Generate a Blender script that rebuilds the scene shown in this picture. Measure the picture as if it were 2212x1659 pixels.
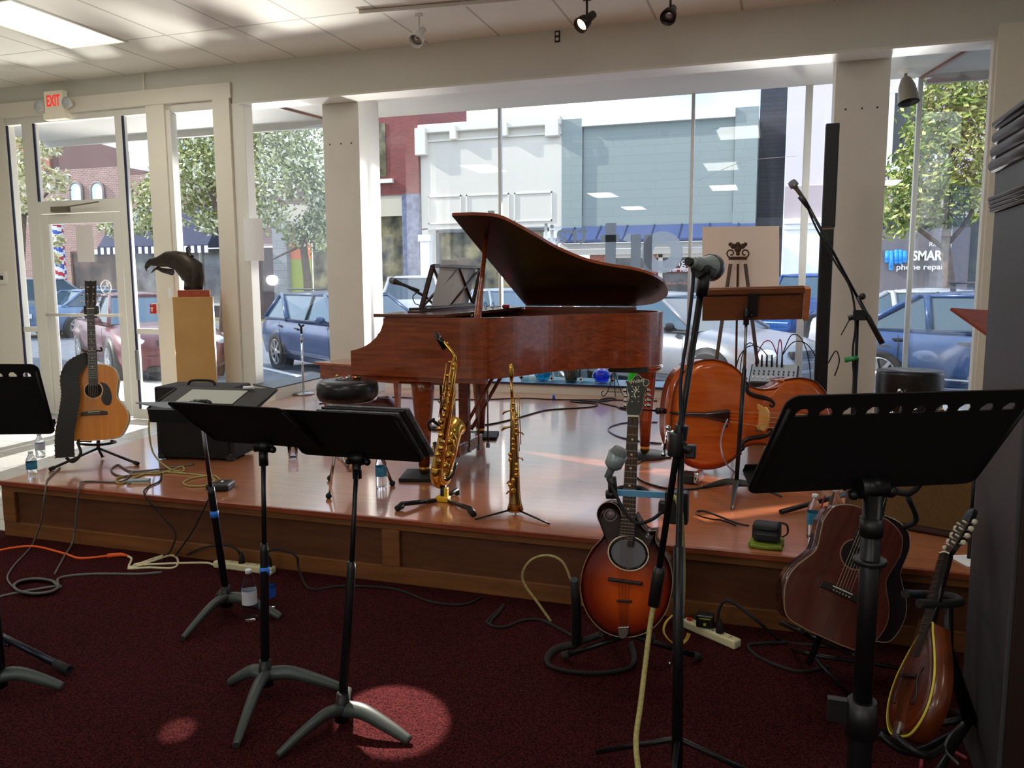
import bpy, math, random
from mathutils import Vector as V, Matrix
PI = math.pi
R = math.radians
random.seed(7)
for o in list(bpy.data.objects): bpy.data.objects.remove(o, do_unlink=True)
SC = bpy.context.scene
COL = SC.collection

# ------------------------------------------------------------------ camera
H = 1.55
FPX = 1751.0
YAW, PITCH, ROLL = R(18.27), R(7.18), R(-.25)
_f = V((-math.sin(YAW)*math.cos(PITCH), math.cos(YAW)*math.cos(PITCH), -math.sin(PITCH)))
_r = V((math.cos(YAW), math.sin(YAW), 0))
_u = _r.cross(_f)
CR = _r*math.cos(ROLL) + _u*math.sin(ROLL)
CU = _u*math.cos(ROLL) - _r*math.sin(ROLL)
CAM = V((0, 0, H))
cd = bpy.data.cameras.new('camera'); cam = bpy.data.objects.new('camera', cd); COL.objects.link(cam)
cam.matrix_world = Matrix.Translation(CAM) @ Matrix((CR, CU, -_f)).transposed().to_4x4()
cd.sensor_width = 36; cd.lens = FPX/2212*36; cd.clip_start = .05; cd.clip_end = 400
SC.camera = cam
SC.view_settings.view_transform = 'Standard'; SC.view_settings.look = 'None'
SC.view_settings.exposure = -0.32; SC.view_settings.gamma = 1; SC.view_settings.use_curve_mapping = False

def ray(x, y): return CR*((x-1106)/FPX) - CU*((y-829.5)/FPX) + _f
def PY(x, y, Y): d = ray(x, y); return CAM + d*(Y/d.y)
def PZ(x, y, z): d = ray(x, y); return CAM + d*((z-H)/d.z)
def PD(x, y, D): return CAM + ray(x, y)*D

# ------------------------------------------------------------------ world and lights
wd = bpy.data.worlds.new('sky'); SC.world = wd; wd.use_nodes = True
nt = wd.node_tree; nt.nodes.clear()
wo = nt.nodes.new('ShaderNodeOutputWorld'); bg = nt.nodes.new('ShaderNodeBackground')
tc = nt.nodes.new('ShaderNodeTexCoord'); no = nt.nodes.new('ShaderNodeTexNoise'); cr = nt.nodes.new('ShaderNodeValToRGB')
no.inputs['Scale'].default_value = 3.0; no.inputs['Detail'].default_value = 4
cr.color_ramp.elements[0].position = .35; cr.color_ramp.elements[0].color = (.3, .56, 1, 1)
cr.color_ramp.elements[1].position = .6; cr.color_ramp.elements[1].color = (.93, .97, 1, 1)
nt.links.new(tc.outputs['Generated'], no.inputs['Vector']); nt.links.new(no.outputs['Fac'], cr.inputs['Fac'])
nt.links.new(cr.outputs['Color'], bg.inputs['Color']); nt.links.new(bg.outputs[0], wo.inputs[0])
bg.inputs['Strength'].default_value = 2.9

def lamp(kind, name, loc, target, energy, color=(1, 1, 1), **kw):
    d = bpy.data.lights.new(name, kind); d.energy = energy; d.color = color
    for k, v in kw.items(): setattr(d, k, v)
    o = bpy.data.objects.new(name, d); COL.objects.link(o); o.location = loc
    o.rotation_euler = (V(target)-V(loc)).to_track_quat('-Z', 'Y').to_euler()
    return o
S0 = .345
sun = lamp('SUN', 'sun', (-30, -10, 24), (0, 0, 0), 6.8, (1, .95, .87), angle=R(.6))
sun.rotation_euler = V((.84, .19, -.51)).to_track_quat('-Z', 'Y').to_euler()

# added spot lamps, standing in for sun thrown back by the parked cars
def glint(src, dst, e, ang, blend=.15, size=.08, col=(1, .98, .95)):
    return lamp('SPOT', 'glint_stand_in', src, dst, e, col, spot_size=R(ang), spot_blend=blend, shadow_soft_size=size)
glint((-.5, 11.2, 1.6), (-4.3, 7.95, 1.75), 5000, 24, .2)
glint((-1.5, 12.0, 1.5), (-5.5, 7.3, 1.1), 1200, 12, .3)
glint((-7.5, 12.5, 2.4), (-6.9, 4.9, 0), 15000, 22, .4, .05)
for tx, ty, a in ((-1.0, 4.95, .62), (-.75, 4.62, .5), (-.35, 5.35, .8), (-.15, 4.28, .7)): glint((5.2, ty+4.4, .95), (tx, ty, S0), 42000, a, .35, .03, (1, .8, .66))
for tx, ty, a, sl in ((-.95, 4.42, .5, .42), (-.85, 5.15, .45, .33), (-.6, 4.1, .4, .44), (-.9, 4.28, .25, .43)): glint((tx-10.0, ty+10*sl, 1.3), (tx, ty, S0), 95000, a, .3, .02, (1, .84, .72))  # added spots that draw the warm streaks on the stage
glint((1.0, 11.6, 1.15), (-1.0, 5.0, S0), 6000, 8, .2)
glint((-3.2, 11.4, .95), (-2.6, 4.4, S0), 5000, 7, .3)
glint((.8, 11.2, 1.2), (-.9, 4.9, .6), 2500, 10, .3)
for gx in (-4.2, -2.0, .2): glint((gx+.6, 11.8, .8), (gx-.4, 3.7, 3.8), 6500, 30, 1, .5)  # wide added spots that brighten the ceiling
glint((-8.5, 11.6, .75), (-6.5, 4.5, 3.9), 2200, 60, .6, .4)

# ------------------------------------------------------------------ materials
def s2l(c): return tuple(((x/255)/12.92 if x/255 <= .04045 else ((x/255+.055)/1.055)**2.4) for x in c)
MATS = {}
def mat(name, rgb=(200, 200, 200), rough=.5, metal=0, noise=0, nscale=20, rgb2=None, bump=0, coat=0, trans=0, emit=None, es=0, spec=None, alpha=None, ior=None):
    if name in MATS: return MATS[name]
    m = bpy.data.materials.new(name); MATS[name] = m; m.use_nodes = True
    t = m.node_tree; b = t.nodes['Principled BSDF']; c = s2l(rgb)+(1,)
    b.inputs['Base Color'].default_value = c; b.inputs['Roughness'].default_value = rough; b.inputs['Metallic'].default_value = metal
    if coat: b.inputs['Coat Weight'].default_value = coat; b.inputs['Coat Roughness'].default_value = .08
    if trans: b.inputs['Transmission Weight'].default_value = trans
    if spec is not None: b.inputs['Specular IOR Level'].default_value = spec
    if ior: b.inputs['IOR'].default_value = ior
    if emit: b.inputs['Emission Color'].default_value = s2l(emit)+(1,); b.inputs['Emission Strength'].default_value = es
    if alpha is not None: b.inputs['Alpha'].default_value = alpha
    if noise or rgb2 or bump:
        tcn = t.nodes.new('ShaderNodeTexCoord'); n = t.nodes.new('ShaderNodeTexNoise'); n.inputs['Scale'].default_value = nscale; n.inputs['Detail'].default_value = 5
        t.links.new(tcn.outputs['Object'], n.inputs['Vector'])
        if rgb2 or noise:
            r = t.nodes.new('ShaderNodeValToRGB'); r.color_ramp.elements[0].position = .35; r.color_ramp.elements[1].position = .65
            c2 = s2l(rgb2)+(1,) if rgb2 else tuple(x*(1-noise) for x in c[:3])+(1,)
            r.color_ramp.elements[0].color = c2; r.color_ramp.elements[1].color = c
            t.links.new(n.outputs['Fac'], r.inputs['Fac']); t.links.new(r.outputs['Color'], b.inputs['Base Color'])
        if bump:
            bp = t.nodes.new('ShaderNodeBump'); bp.inputs['Strength'].default_value = bump; bp.inputs['Distance'].default_value = .01
            t.links.new(n.outputs['Fac'], bp.inputs['Height']); t.links.new(bp.outputs[0], b.inputs['Normal'])
    return m
def wood(name, a=None, b_=None, scale=(1, 12, 12), rough=.35, coat=0, dist=2.5, ns=3):
    if name in MATS: return MATS[name]
    m = mat(name, a, rough, coat=coat); t = m.node_tree; b = t.nodes['Principled BSDF']
    tcn = t.nodes.new('ShaderNodeTexCoord'); mp = t.nodes.new('ShaderNodeMapping'); mp.inputs['Scale'].default_value = scale
    n = t.nodes.new('ShaderNodeTexNoise'); n.inputs['Scale'].default_value = ns; n.inputs['Detail'].default_value = 8; n.inputs['Distortion'].default_value = dist*.3
    r = t.nodes.new('ShaderNodeValToRGB'); r.color_ramp.elements[0].position = .3; r.color_ramp.elements[1].position = .7
    r.color_ramp.elements[0].color = s2l(b_)+(1,); r.color_ramp.elements[1].color = s2l(a)+(1,)
    t.links.new(tcn.outputs['Object'], mp.inputs['Vector']); t.links.new(mp.outputs[0], n.inputs['Vector'])
    t.links.new(n.outputs['Fac'], r.inputs['Fac']); t.links.new(r.outputs['Color'], b.inputs['Base Color'])
    return m
def brickmat(name, a, b_, mortar, scale, bw=.22, bh=.075, rough=.85, mort=.008, offs=.5):
    if name in MATS: return MATS[name]
    m = mat(name, a, rough); t = m.node_tree; b = t.nodes['Principled BSDF']
    tcn = t.nodes.new('ShaderNodeTexCoord'); mp = t.nodes.new('ShaderNodeMapping'); mp.inputs['Rotation'].default_value = scale
    br = t.nodes.new('ShaderNodeTexBrick'); br.offset = offs
    br.inputs['Color1'].default_value = s2l(a)+(1,); br.inputs['Color2'].default_value = s2l(b_)+(1,); br.inputs['Mortar'].default_value = s2l(mortar)+(1,)
    br.inputs['Scale'].default_value = 1; br.inputs['Brick Width'].default_value = bw; br.inputs['Row Height'].default_value = bh; br.inputs['Mortar Size'].default_value = mort
    t.links.new(tcn.outputs['Object'], mp.inputs['Vector']); t.links.new(mp.outputs[0], br.inputs['Vector']); t.links.new(br.outputs['Color'], b.inputs['Base Color'])
    return m
def paneglass(name, tint=(1, 1, 1), dirt_haze=.003):
    if name in MATS: return MATS[name]
    m = bpy.data.materials.new(name); MATS[name] = m; m.use_nodes = True; t = m.node_tree; t.nodes.clear()
    o = t.nodes.new('ShaderNodeOutputMaterial'); tr = t.nodes.new('ShaderNodeBsdfTransparent'); gl = t.nodes.new('ShaderNodeBsdfGlossy')
    df = t.nodes.new('ShaderNodeBsdfTranslucent'); m1 = t.nodes.new('ShaderNodeMixShader'); m2 = t.nodes.new('ShaderNodeMixShader'); lw = t.nodes.new('ShaderNodeLayerWeight'); pw = t.nodes.new('ShaderNodeMath'); pw.operation = 'POWER'; pw.inputs[1].default_value = 5
    fr = t.nodes.new('ShaderNodeMapRange'); fr.inputs['To Min'].default_value = .035; fr.inputs['To Max'].default_value = .9
    tcn = t.nodes.new('ShaderNodeTexCoord'); mp = t.nodes.new('ShaderNodeMapping'); mp.inputs['Scale'].default_value = (9, 9, .5)
    n = t.nodes.new('ShaderNodeTexNoise'); n.inputs['Scale'].default_value = 1.5; n.inputs['Detail'].default_value = 5
    mr = t.nodes.new('ShaderNodeMapRange'); mr.inputs['From Min'].default_value = .4; mr.inputs['From Max'].default_value = .75
    mr.inputs['To Min'].default_value = dirt_haze*.25; mr.inputs['To Max'].default_value = dirt_haze*2  # streaky dirt film, put in for the veiling glare on the glass
    tr.inputs[0].default_value = (*tint, 1); gl.inputs['Roughness'].default_value = .01; df.inputs[0].default_value = (.8, .84, .88, 1); lw.inputs[0].default_value = .5
    t.links.new(lw.outputs['Facing'], pw.inputs[0]); t.links.new(pw.outputs[0], fr.inputs[0])
    t.links.new(tcn.outputs['Object'], mp.inputs[0]); t.links.new(mp.outputs[0], n.inputs['Vector']); t.links.new(n.outputs['Fac'], mr.inputs[0])
    t.links.new(mr.outputs[0], m1.inputs[0]); t.links.new(tr.outputs[0], m1.inputs[1]); t.links.new(df.outputs[0], m1.inputs[2])
    t.links.new(fr.outputs[0], m2.inputs[0]); t.links.new(m1.outputs[0], m2.inputs[1]); t.links.new(gl.outputs[0], m2.inputs[2]); t.links.new(m2.outputs[0], o.inputs[0])
    return m

BLK = mat('black_metal', (20, 20, 23), .38, .3)
BLKP = mat('black_plastic', (16, 16, 18), .45)
BLKM = mat('black_matte_steel', (13, 13, 15), .6)
RUB = mat('black_rubber', (18, 18, 20), .8)
CHR = mat('chrome', (215, 218, 222), .12, 1)
STEEL = mat('brushed_steel', (150, 152, 155), .3, 1)
BRASS = mat('lacquered_brass', (214, 168, 84), .16, 1)
BRASSD = mat('antique_brass', (170, 132, 78), .22, 1)
WHT = mat('white_paint', (225, 222, 212), .5)
CREAM = mat('cream_trim_paint', (228, 222, 206), .45)
GREY = mat('grey_wall_paint', (212, 210, 200), .6, bump=.08, nscale=60)
PAPER = mat('white_paper', (235, 236, 238), .7)
IVORY = mat('ivory_inlay', (225, 218, 190), .4)
GLASS = paneglass('window_glass')
BOTG = mat('bottle_plastic', (235, 242, 248), .04, trans=1, ior=1.2)
REDP = mat('red_plastic', (190, 30, 34), .4)

# ------------------------------------------------------------------ mesh building
class MB:
    def __init__(s): s.v = []; s.f = []; s.sm = []; s.mi = []; s.cur = 0
    def add(s, vs, fs, sm=False, M=None):
        n = len(s.v)
        s.v += [tuple(M @ V(v)) if M is not None else tuple(v) for v in vs]
        for f in fs: s.f.append([i+n for i in f]); s.sm.append(sm); s.mi.append(s.cur)
        return s
    def box(s, c, d, M=None, rz=0):
        x, y, z = d[0]/2, d[1]/2, d[2]/2
        T = Matrix.Translation(V(c)) @ Matrix.Rotation(rz, 4, 'Z')
        if M is not None: T = M @ T
        return s.add([(-x,-y,-z),(x,-y,-z),(x,y,-z),(-x,y,-z),(-x,-y,z),(x,-y,z),(x,y,z),(-x,y,z)],
              [(0,3,2,1),(4,5,6,7),(0,1,5,4),(1,2,6,5),(2,3,7,6),(3,0,4,7)], False, T)
    def bb(s, a, b, M=None): return s.box([(a[i]+b[i])/2 for i in range(3)], [abs(a[i]-b[i]) for i in range(3)], M)
    def tube(s, pts, r, n=8, cap=True, M=None, flat=1):
        pts = [V(p) for p in pts]; k = len(pts); rr = r if isinstance(r, (list, tuple)) else [r]*k
        vs = []; fs = []; prev = None
        for i, p in enumerate(pts):
            t = (pts[min(i+1, k-1)]-pts[max(i-1, 0)]); t = t.normalized() if t.length > 1e-9 else V((0, 0, 1))
            if prev is None: a = t.orthogonal().normalized()
            else:
                a = prev - t*prev.dot(t); a = a.normalized() if a.length > 1e-6 else t.orthogonal().normalized()
            prev = a; b = t.cross(a)
            for j in range(n):
                q = 2*PI*j/n; vs.append(p + (a*math.cos(q) + b*math.sin(q)*flat)*rr[i])
        for i in range(k-1):
            for j in range(n): j2 = (j+1) % n; fs.append((i*n+j, i*n+j2, (i+1)*n+j2, (i+1)*n+j))
        s.add(vs, fs, n > 4, M)
        if cap:
            m = len(s.v)-len(vs); s.f.append([m+j for j in range(n)][::-1]); s.sm.append(False); s.mi.append(s.cur)
            s.f.append([m+(k-1)*n+j for j in range(n)]); s.sm.append(False); s.mi.append(s.cur)
        return s
    def bar(s, a, b, w, t, up=(0, 0, 1)):
        a, b = V(a), V(b); d = (b-a); L = d.length; d.normalize(); u = V(up); x = d.cross(u)
        x = x.normalized() if x.length > 1e-5 else d.orthogonal().normalized(); y = x.cross(d)
        M = Matrix((d, x, y)).transposed().to_4x4(); M.translation = (a+b)/2
        return s.box((0, 0, 0), (L, w, t), M)
    def lathe(s, prof, n=20, M=None, a0=0, a1=2*PI):
        vs = []; fs = []; k = len(prof); full = abs(a1-a0-2*PI) < 1e-6; m = n if full else n+1
        for r, z in prof:
            for j in range(m): q = a0+(a1-a0)*j/n; vs.append((r*math.cos(q), r*math.sin(q), z))
        for i in range(k-1):
            for j in range(n): j2 = (j+1) % m; fs.append((i*m+j, i*m+j2, (i+1)*m+j2, (i+1)*m+j))
        return s.add(vs, fs, True, M)
    def prism(s, out, z0, z1, M=None, sm=False):
        n = len(out); vs = [(x, y, z0) for x, y in out]+[(x, y, z1) for x, y in out]
        s.add(vs, [(i, (i+1) % n, n+(i+1) % n, n+i) for i in range(n)], sm, M)
        m = len(s.v)-2*n
        s.f.append([m+i for i in range(n)][::-1]); s.f.append([m+n+i for i in range(n)]); s.sm += [False]*2; s.mi += [s.cur]*2
        return s
    def ball(s, c, r, M=None, n=12, sc=(1, 1, 1)):
        k = n//2; prof = [(math.sin(PI*i/k), -math.cos(PI*i/k)) for i in range(k+1)]
        T = Matrix.Translation(V(c)) @ Matrix.Diagonal((r*sc[0], r*sc[1], r*sc[2], 1))
        if M is not None: T = M @ T
        return s.lathe(prof, n, T)
    def loft(s, rings, sm=True, close=True, caps=True, M=None):
        n = len(rings[0]); vs = [p for r in rings for p in r]; fs = []
        for i in range(len(rings)-1):
            for j in range(n if close else n-1): j2 = (j+1) % n; fs.append((i*n+j, i*n+j2, (i+1)*n+j2, (i+1)*n+j))
        s.add(vs, fs, sm, M)
        if caps:
            m = len(s.v)-len(vs); k = len(rings)
            s.f.append([m+j for j in range(n)][::-1]); s.f.append([m+(k-1)*n+j for j in range(n)]); s.sm += [False]*2; s.mi += [s.cur]*2
        return s
    def quad(s, a, b, c, d): return s.add([a, b, c, d], [(0, 1, 2, 3)])

def spline(pts, m=6, closed=False):
    P = [V(p) for p in pts]; out = []; n = len(P)
    for i in range(n if closed else n-1):
        if closed: p0, p1, p2, p3 = P[(i-1) % n], P[i], P[(i+1) % n], P[(i+2) % n]
        else: p0, p1, p2, p3 = P[max(i-1, 0)], P[i], P[i+1], P[min(i+2, n-1)]
        for k in range(m):
            t = k/m; out.append(.5*((2*p1)+(p2-p0)*t+(2*p0-5*p1+4*p2-p3)*t*t+(3*p1-p0-3*p2+p3)*t**3))
    if not closed: out.append(P[-1])
    return out
def sp2(pts, m=5, closed=True): return [(p.x, p.y) for p in spline([(x, y, 0) for x, y in pts], m, closed)]

ROOTM = {}
def thing(name, label, cat, loc=(0, 0, 0), rz=0, group=None, M=None):
    o = bpy.data.objects.new(name, None); o.empty_display_size = .05; COL.objects.link(o)
    m = M if M is not None else Matrix.Translation(V(loc)) @ Matrix.Rotation(rz, 4, 'Z')
    o.matrix_world = m; ROOTM[o] = m
    o['label'] = label; o['category'] = cat
    if group: o['group'] = group
    return o
def mesh(name, mb, mats, M=None):
    me = bpy.data.meshes.new(name)
    vs = mb.v if M is None else [tuple(M @ V(v)) for v in mb.v]
    me.from_pydata(vs, [], mb.f); me.polygons.foreach_set('use_smooth', mb.sm)
    if not isinstance(mats, (list, tuple)): mats = [mats]
    for m in mats: me.materials.append(m)
    if len(mats) > 1: me.polygons.foreach_set('material_index', mb.mi)
    me.update(); return me
def part(root, name, mb, mats, world=False, bevel=0, label=None, kind=None, segs=2):
    """a part of a thing; world=True when the coordinates are the room's"""
    M = None
    if world:
        r = root
        while r.parent: r = r.parent
        M = ROOTM[r].inverted()
    o = bpy.data.objects.new(name, mesh(name, mb, mats, M)); COL.objects.link(o); o.parent = root
    if bevel: b = o.modifiers.new('bevel', 'BEVEL'); b.width = bevel; b.segments = segs; b.limit_method = 'ANGLE'; b.angle_limit = R(40)
    if label: o['label'] = label
    if kind: o['kind'] = kind
    return o
def solo(name, label, cat, mb, mats, group=None, bevel=0, kind=None):
    """a thing that is one mesh, in room coordinates, with its origin at its base"""
    xs = [v[0] for v in mb.v]; ys = [v[1] for v in mb.v]; zs = [v[2] for v in mb.v]
    b = V(((min(xs)+max(xs))/2, (min(ys)+max(ys))/2, min(zs)))
    o = bpy.data.objects.new(name, mesh(name, mb, mats, Matrix.Translation(-b))); COL.objects.link(o); o.location = b
    if label: o['label'] = label; o['category'] = cat
    if group: o['group'] = group
    if kind: o['kind'] = kind
    if bevel: m = o.modifiers.new('bevel', 'BEVEL'); m.width = bevel; m.segments = 2; m.limit_method = 'ANGLE'; m.angle_limit = R(40)
    ROOTM[o] = Matrix.Translation(b)
    return o
def struct(name, mb, mats, bevel=0):
    return solo(name, None, None, mb, mats, kind='structure', bevel=bevel)
def dup(root, loc, rz=0, label=None, M=None):
    m = M if M is not None else Matrix.Translation(V(loc)) @ Matrix.Rotation(rz, 4, 'Z')
    r = root.copy(); COL.objects.link(r); r.matrix_world = m; ROOTM[r] = m
    if label: r['label'] = label
    for ch in list(root.children):
        c = ch.copy(); COL.objects.link(c); c.parent = r
        for g in ch.children: d = g.copy(); COL.objects.link(d); d.parent = c
    return r
def textmb(txt, size, M, depth=.001, bold=0):
    """lettering as mesh: x right, y up in M's frame, centred"""
    cu = bpy.data.curves.new('lettering', 'FONT'); cu.body = txt; cu.size = size; cu.extrude = depth; cu.offset = bold
    cu.align_x = 'CENTER'; cu.align_y = 'CENTER'; cu.resolution_u = 3
    o = bpy.data.objects.new('lettering', cu); COL.objects.link(o)
    dg = bpy.context.evaluated_depsgraph_get(); me = bpy.data.meshes.new_from_object(o.evaluated_get(dg))
    mb = MB(); mb.add([v.co[:] for v in me.vertices], [tuple(p.vertices) for p in me.polygons], False, M)
    bpy.data.objects.remove(o, do_unlink=True); bpy.data.meshes.remove(me)
    return mb
def frame(o, x, y, z=None):
    x = V(x).normalized(); y = V(y); y = (y-x*y.dot(x)).normalized(); z = x.cross(y)
    M = Matrix((x, y, z)).transposed().to_4x4(); M.translation = V(o); return M
# ------------------------------------------------------------------ the room
S = .345          # stage top
YH = 7.4          # plane of the header and of the shopfront
ZC = 3.805        # ceiling
ZH = 3.41         # underside of header
YG = 8.88         # main glass
ZG = 3.475        # bay soffit
XL, XR, YB = -9.7, 6.2, -9.0

carpet = mat('maroon_carpet', (70, 27, 27), .97, rgb2=(22, 5, 8), nscale=140, bump=.5)
tile = brickmat('pale_floor_tile', (198, 196, 190), (188, 186, 182), (150, 148, 144), (0, 0, 0), .45, .45, .25, .006, 0)
struct('floor', MB().bb((XL, YB, -.08), (XR, YH+.1, -.012)), tile)  # pale tile also laid behind the camera to bounce light onto the ceiling
solo('carpet', 'worn dark maroon carpet covering the floor in front of the stage', 'carpet', MB().bb((-4.45-4, -1.2, -.012), (XR-.1, 3.72, 0)), carpet)['kind'] = 'structure'
bpy.data.objects['carpet'].name = 'floor_carpet'

ctile = brickmat('ceiling_tiles', (228, 224, 212), (225, 220, 208), (186, 180, 168), (0, 0, 0), 1.44, .76, .9, .012, 0)
mb = MB().bb((XL, YB, ZC), (XR, YH, ZC+.1)); ceil = struct('ceiling', mb, ctile)
for n in ctile.node_tree.nodes:
    if n.type == 'MAPPING': n.inputs['Location'].default_value = (.72+.08, .13, 0)
    if n.type == 'TEX_BRICK': n.inputs['Brick Width'].default_value = .72; n.inputs['Row Height'].default_value = 1.22

struct('wall_left', MB().bb((XL-.15, YB, -.1), (XL, YH+.2, ZC+.1)), GREY)
struct('wall_right', MB().bb((XR, YB, -.1), (XR+.15, YH+.2, ZC+.1)), GREY)
struct('wall_back', MB().bb((XL, YB-.15, -.1), (XR, YB, ZC+.1)), GREY)
# header over the window bay and over the doors
mb = MB().bb((-5.5, YH, ZH), (1.58, YH+.25, ZC)); mb.bb((XL, YH, 3.60), (-5.5, YH+.12, ZC)); mb.bb((1.58, YH, 3.48), (XR, YH+.12, ZC)); struct('wall_front', mb, GREY)
struct('trim_1', MB().bb((-5.42, YH-.012, ZH-.022), (1.56, YH+.26, ZH)), WHT)
# unseen roof slab, added to keep sun and sky off the ceiling
struct('roof', MB().bb((XL-.3, YB-.3, ZC+.1), (XR+.3, YH+.12, 4.3)).bb((XL-.3, YH+.12, 3.66), (XR+.3, YG+.02, 4.3)), mat('roof_stucco', (190, 186, 176), .9))
bpy.data.objects['roof'].name = 'ceiling_roof'
# bay soffit
BAYL, BAYL2, BAYR, BAYR2 = (-5.36, YH), (-5.12, YG), (1.51, YH), (1.2, YG)
soff = MB().prism([(-5.36, YH+.25), (1.5, YH+.25), (1.2, YG), (-5.12, YG)], ZG, ZG+.18)
struct('ceiling_bay', soff, mat('soffit_paint', (214, 210, 200), .6))
# porch ceilings outside, left and right of the bay
pm = mat('porch_ceiling', (158, 157, 152), .7, bump=.05, nscale=40)
struct('ceiling_porch', MB().prism([(XL, YH+.12), (-5.42, YH+.12), (-5.17, YG), (XL, YG)], ZG+.02, ZG+.12).bb((XL, YG, ZG-.06), (-5.17, YG+.06, ZG+.2)), pm)
struct('ceiling_porch_right', MB().prism([(1.56, YH+.12), (XR, YH+.12), (XR, YG), (1.25, YG)], ZG+.02, ZG+.12).bb((1.25, YG, ZG-.06), (XR, YG+.06, ZG+.2)), pm)
struct('trim_2', MB().bar((1.53, YH+.1, ZG-.008), (1.21, YG-.04, ZG-.008), .035, .03).bar((-5.39, YH+.1, ZG-.01), (-5.15, YG-.04, ZG-.01), .03, .03), wood('copper_brown_trim', (150, 104, 84), (120, 80, 62)))

# the stage
oak = wood('oak_laminate_stage', (182, 116, 80), (158, 94, 60), (.7, 9, 9), .3, 1)
carpet.node_tree.nodes['Principled BSDF'].inputs['Specular IOR Level'].default_value = .05
oak.node_tree.nodes['Principled BSDF'].inputs['Coat Roughness'].default_value = .1
ply = wood('stage_plywood', (98, 54, 26), (78, 40, 16), (1, 8, 8), .55)
pine = wood('pine_trim', (128, 80, 38), (102, 60, 26), (1, 10, 10), .5)
SP = [(-4.52, 3.655), (.86, 3.655), (1.9, 3.655), (1.9, YH+.2), (1.42, YH+.2), (1.1, 8.42), (-5.02, 8.42), (-4.93, 7.1), (-4.72, 5.07)]
st = thing('stage', 'low wooden platform stage with oak laminate top and plywood front', 'stage', (-1.8, 3.66, 0))
part(st, 'deck', MB().prism(SP, S-.022, S), oak, True)
fr = MB().bb((-4.5, 3.675, .0), (1.9, 3.69, S-.02)); fr.bb((-4.505, 3.69, 0), (-4.49, 5.2, S-.02)); part(st, 'front_panel', fr, ply, True)
part(st, 'nosing', MB().bb((-4.54, 3.64, S-.026), (1.9, 3.664, S+.002)), wood('red_oak_edge', (150, 74, 44), (120, 54, 30)), True, .003)
for a, b in (((-4.53, 3.652, 0), (1.9, 3.674, .088)), ((-4.53, 3.652, S-.062), (1.9, 3.674, S-.026))): part(st, 'trim_board', MB().bb(a, b), pine, True, .003)
for x in (-4.53, -1.92, .4):
    part(st, 'trim_post', MB().bb((x, 3.65, .088), (x+.1, 3.674, S-.062)), pine, True, .003)

# raised sill of the bay
sillm = mat('white_sill', (226, 222, 210), .5)
sl = MB().prism([(-5.02, 8.40), (1.1, 8.40), (1.2, YG), (-5.12, YG)], S-.3, .445); struct('trim_3', sl, sillm)
struct('trim_4', MB().prism([(-5.02, 8.385), (1.1, 8.385), (1.22, YG+.03), (-5.14, YG+.03)], .445, .458), mat('sky_tinted_sill_top', (64, 112, 150), .35))  # blue of the reflected sky painted into the sill top
struct('trim_45', MB().prism([(-5.0, 8.375), (1.08, 8.375), (1.08, 8.39), (-5.0, 8.39)], .438, .46), mat('navy_sill_edge', (30, 40, 70), .5))
struct('trim_5', MB().prism([(-4.95, 7.15), (-5.36, YH-.02), (-5.42, YH+.05), (-5.14, YG), (-5.02, 8.4)], -.1, .455), sillm)
struct('trim_6', MB().prism([(-4.96, 7.14), (-5.38, YH-.03), (-5.43, YH+.05), (-5.15, YG), (-5.01, 8.4)], .455, .468), mat('dark_sill_cap', (66, 70, 78), .4))
struct('trim_7', MB().prism([(1.40, YH), (1.56, YH), (1.25, YG), (1.08, 8.4)], -.1, .455), sillm)

# bay glazing, mullions
zb = .46
win = lambda n, a, b, z0=zb, z1=ZG, th=.012: struct('window_%d' % n, MB().bar((a[0], a[1], (z0+z1)/2), (b[0], b[1], (z0+z1)/2), th, z1-z0), GLASS)
XM = [-5.12, -3.06, -.93, .2, 1.2]
for i in range(4): win(i+1, (XM[i]+.012, YG), (XM[i+1]-.012, YG))
win(5, (-5.37, YH+.1), (-5.13, YG)); win(6, (1.52, YH+.1), (1.21, YG))
alm = mat('aluminium_mullion', (196, 198, 196), .35, .6)
for i, (x, w) in enumerate(((-3.06, .035), (-.93, .035), (.2, .07), (1.2, .045), (-5.12, .05))):
    struct('trim_%d' % (10+i), MB().bb((x-w/2, YG-.03, zb), (x+w/2, YG+.03, ZG)), alm, .004)

# columns
colm = mat('column_paint', (222, 218, 208), .6, noise=.07, nscale=2.5, bump=.05)
struct('wall_column_left', MB().bb((-4.6, 7.67, S), (-4.18, 8.12, ZG)), colm, .004)
struct('wall_column_right', MB().bb((.38, 7.7, S), (.81, 8.15, ZG)), colm, .004)
for nm, x in (('trim_18', -4.39), ('trim_19', .6)):
    mb = MB()
    for dx in (-.13, 0, .12): mb.lathe([(.0, .004), (.008, .003), (.009, 0)], 8, frame((x+dx, (7.67 if x < 0 else 7.7), 2.98 if x < 0 else 3.0), (1, 0, 0), (0, 0, 1)))
    struct(nm, mb, mat('dark_screw', (60, 58, 54), .6))

# ---- shopfront with the door (left)
def rail(n, x0, x1, z0, z1, y0=YH+.02, y1=YH+.1, m=WHT, bv=.004): return struct(n, MB().bb((x0, y0, z0), (x1, y1, z1)), m, bv)
rail('trim_20', XL, -8.66, 0, 3.6, YH, YH+.14, CREAM)
rail('trim_21', XL, -5.5, 3.46, 3.62, YH-.03, YH+.12, CREAM)
rail('trim_22', -8.66, -6.6, 3.385, 3.47)
rail('trim_23', -8.42, -8.25, 0, 3.39)
rail('trim_24', -7.07, -6.97, 0, 3.39)
rail('trim_25', -6.60, -6.36, 0, 3.46, YH-.02, YH+.14, CREAM)
rail('trim_26', -6.36, -6.30, 0, 3.40, YH+.0, YH+.1, WHT)
rail('trim_27', -5.73, -5.52, 0, 3.62, YH-.03, YH+.14, CREAM)
rail('trim_28', -5.52, -5.36, .0, 3.41, YH, YH+.14, WHT)
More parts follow.
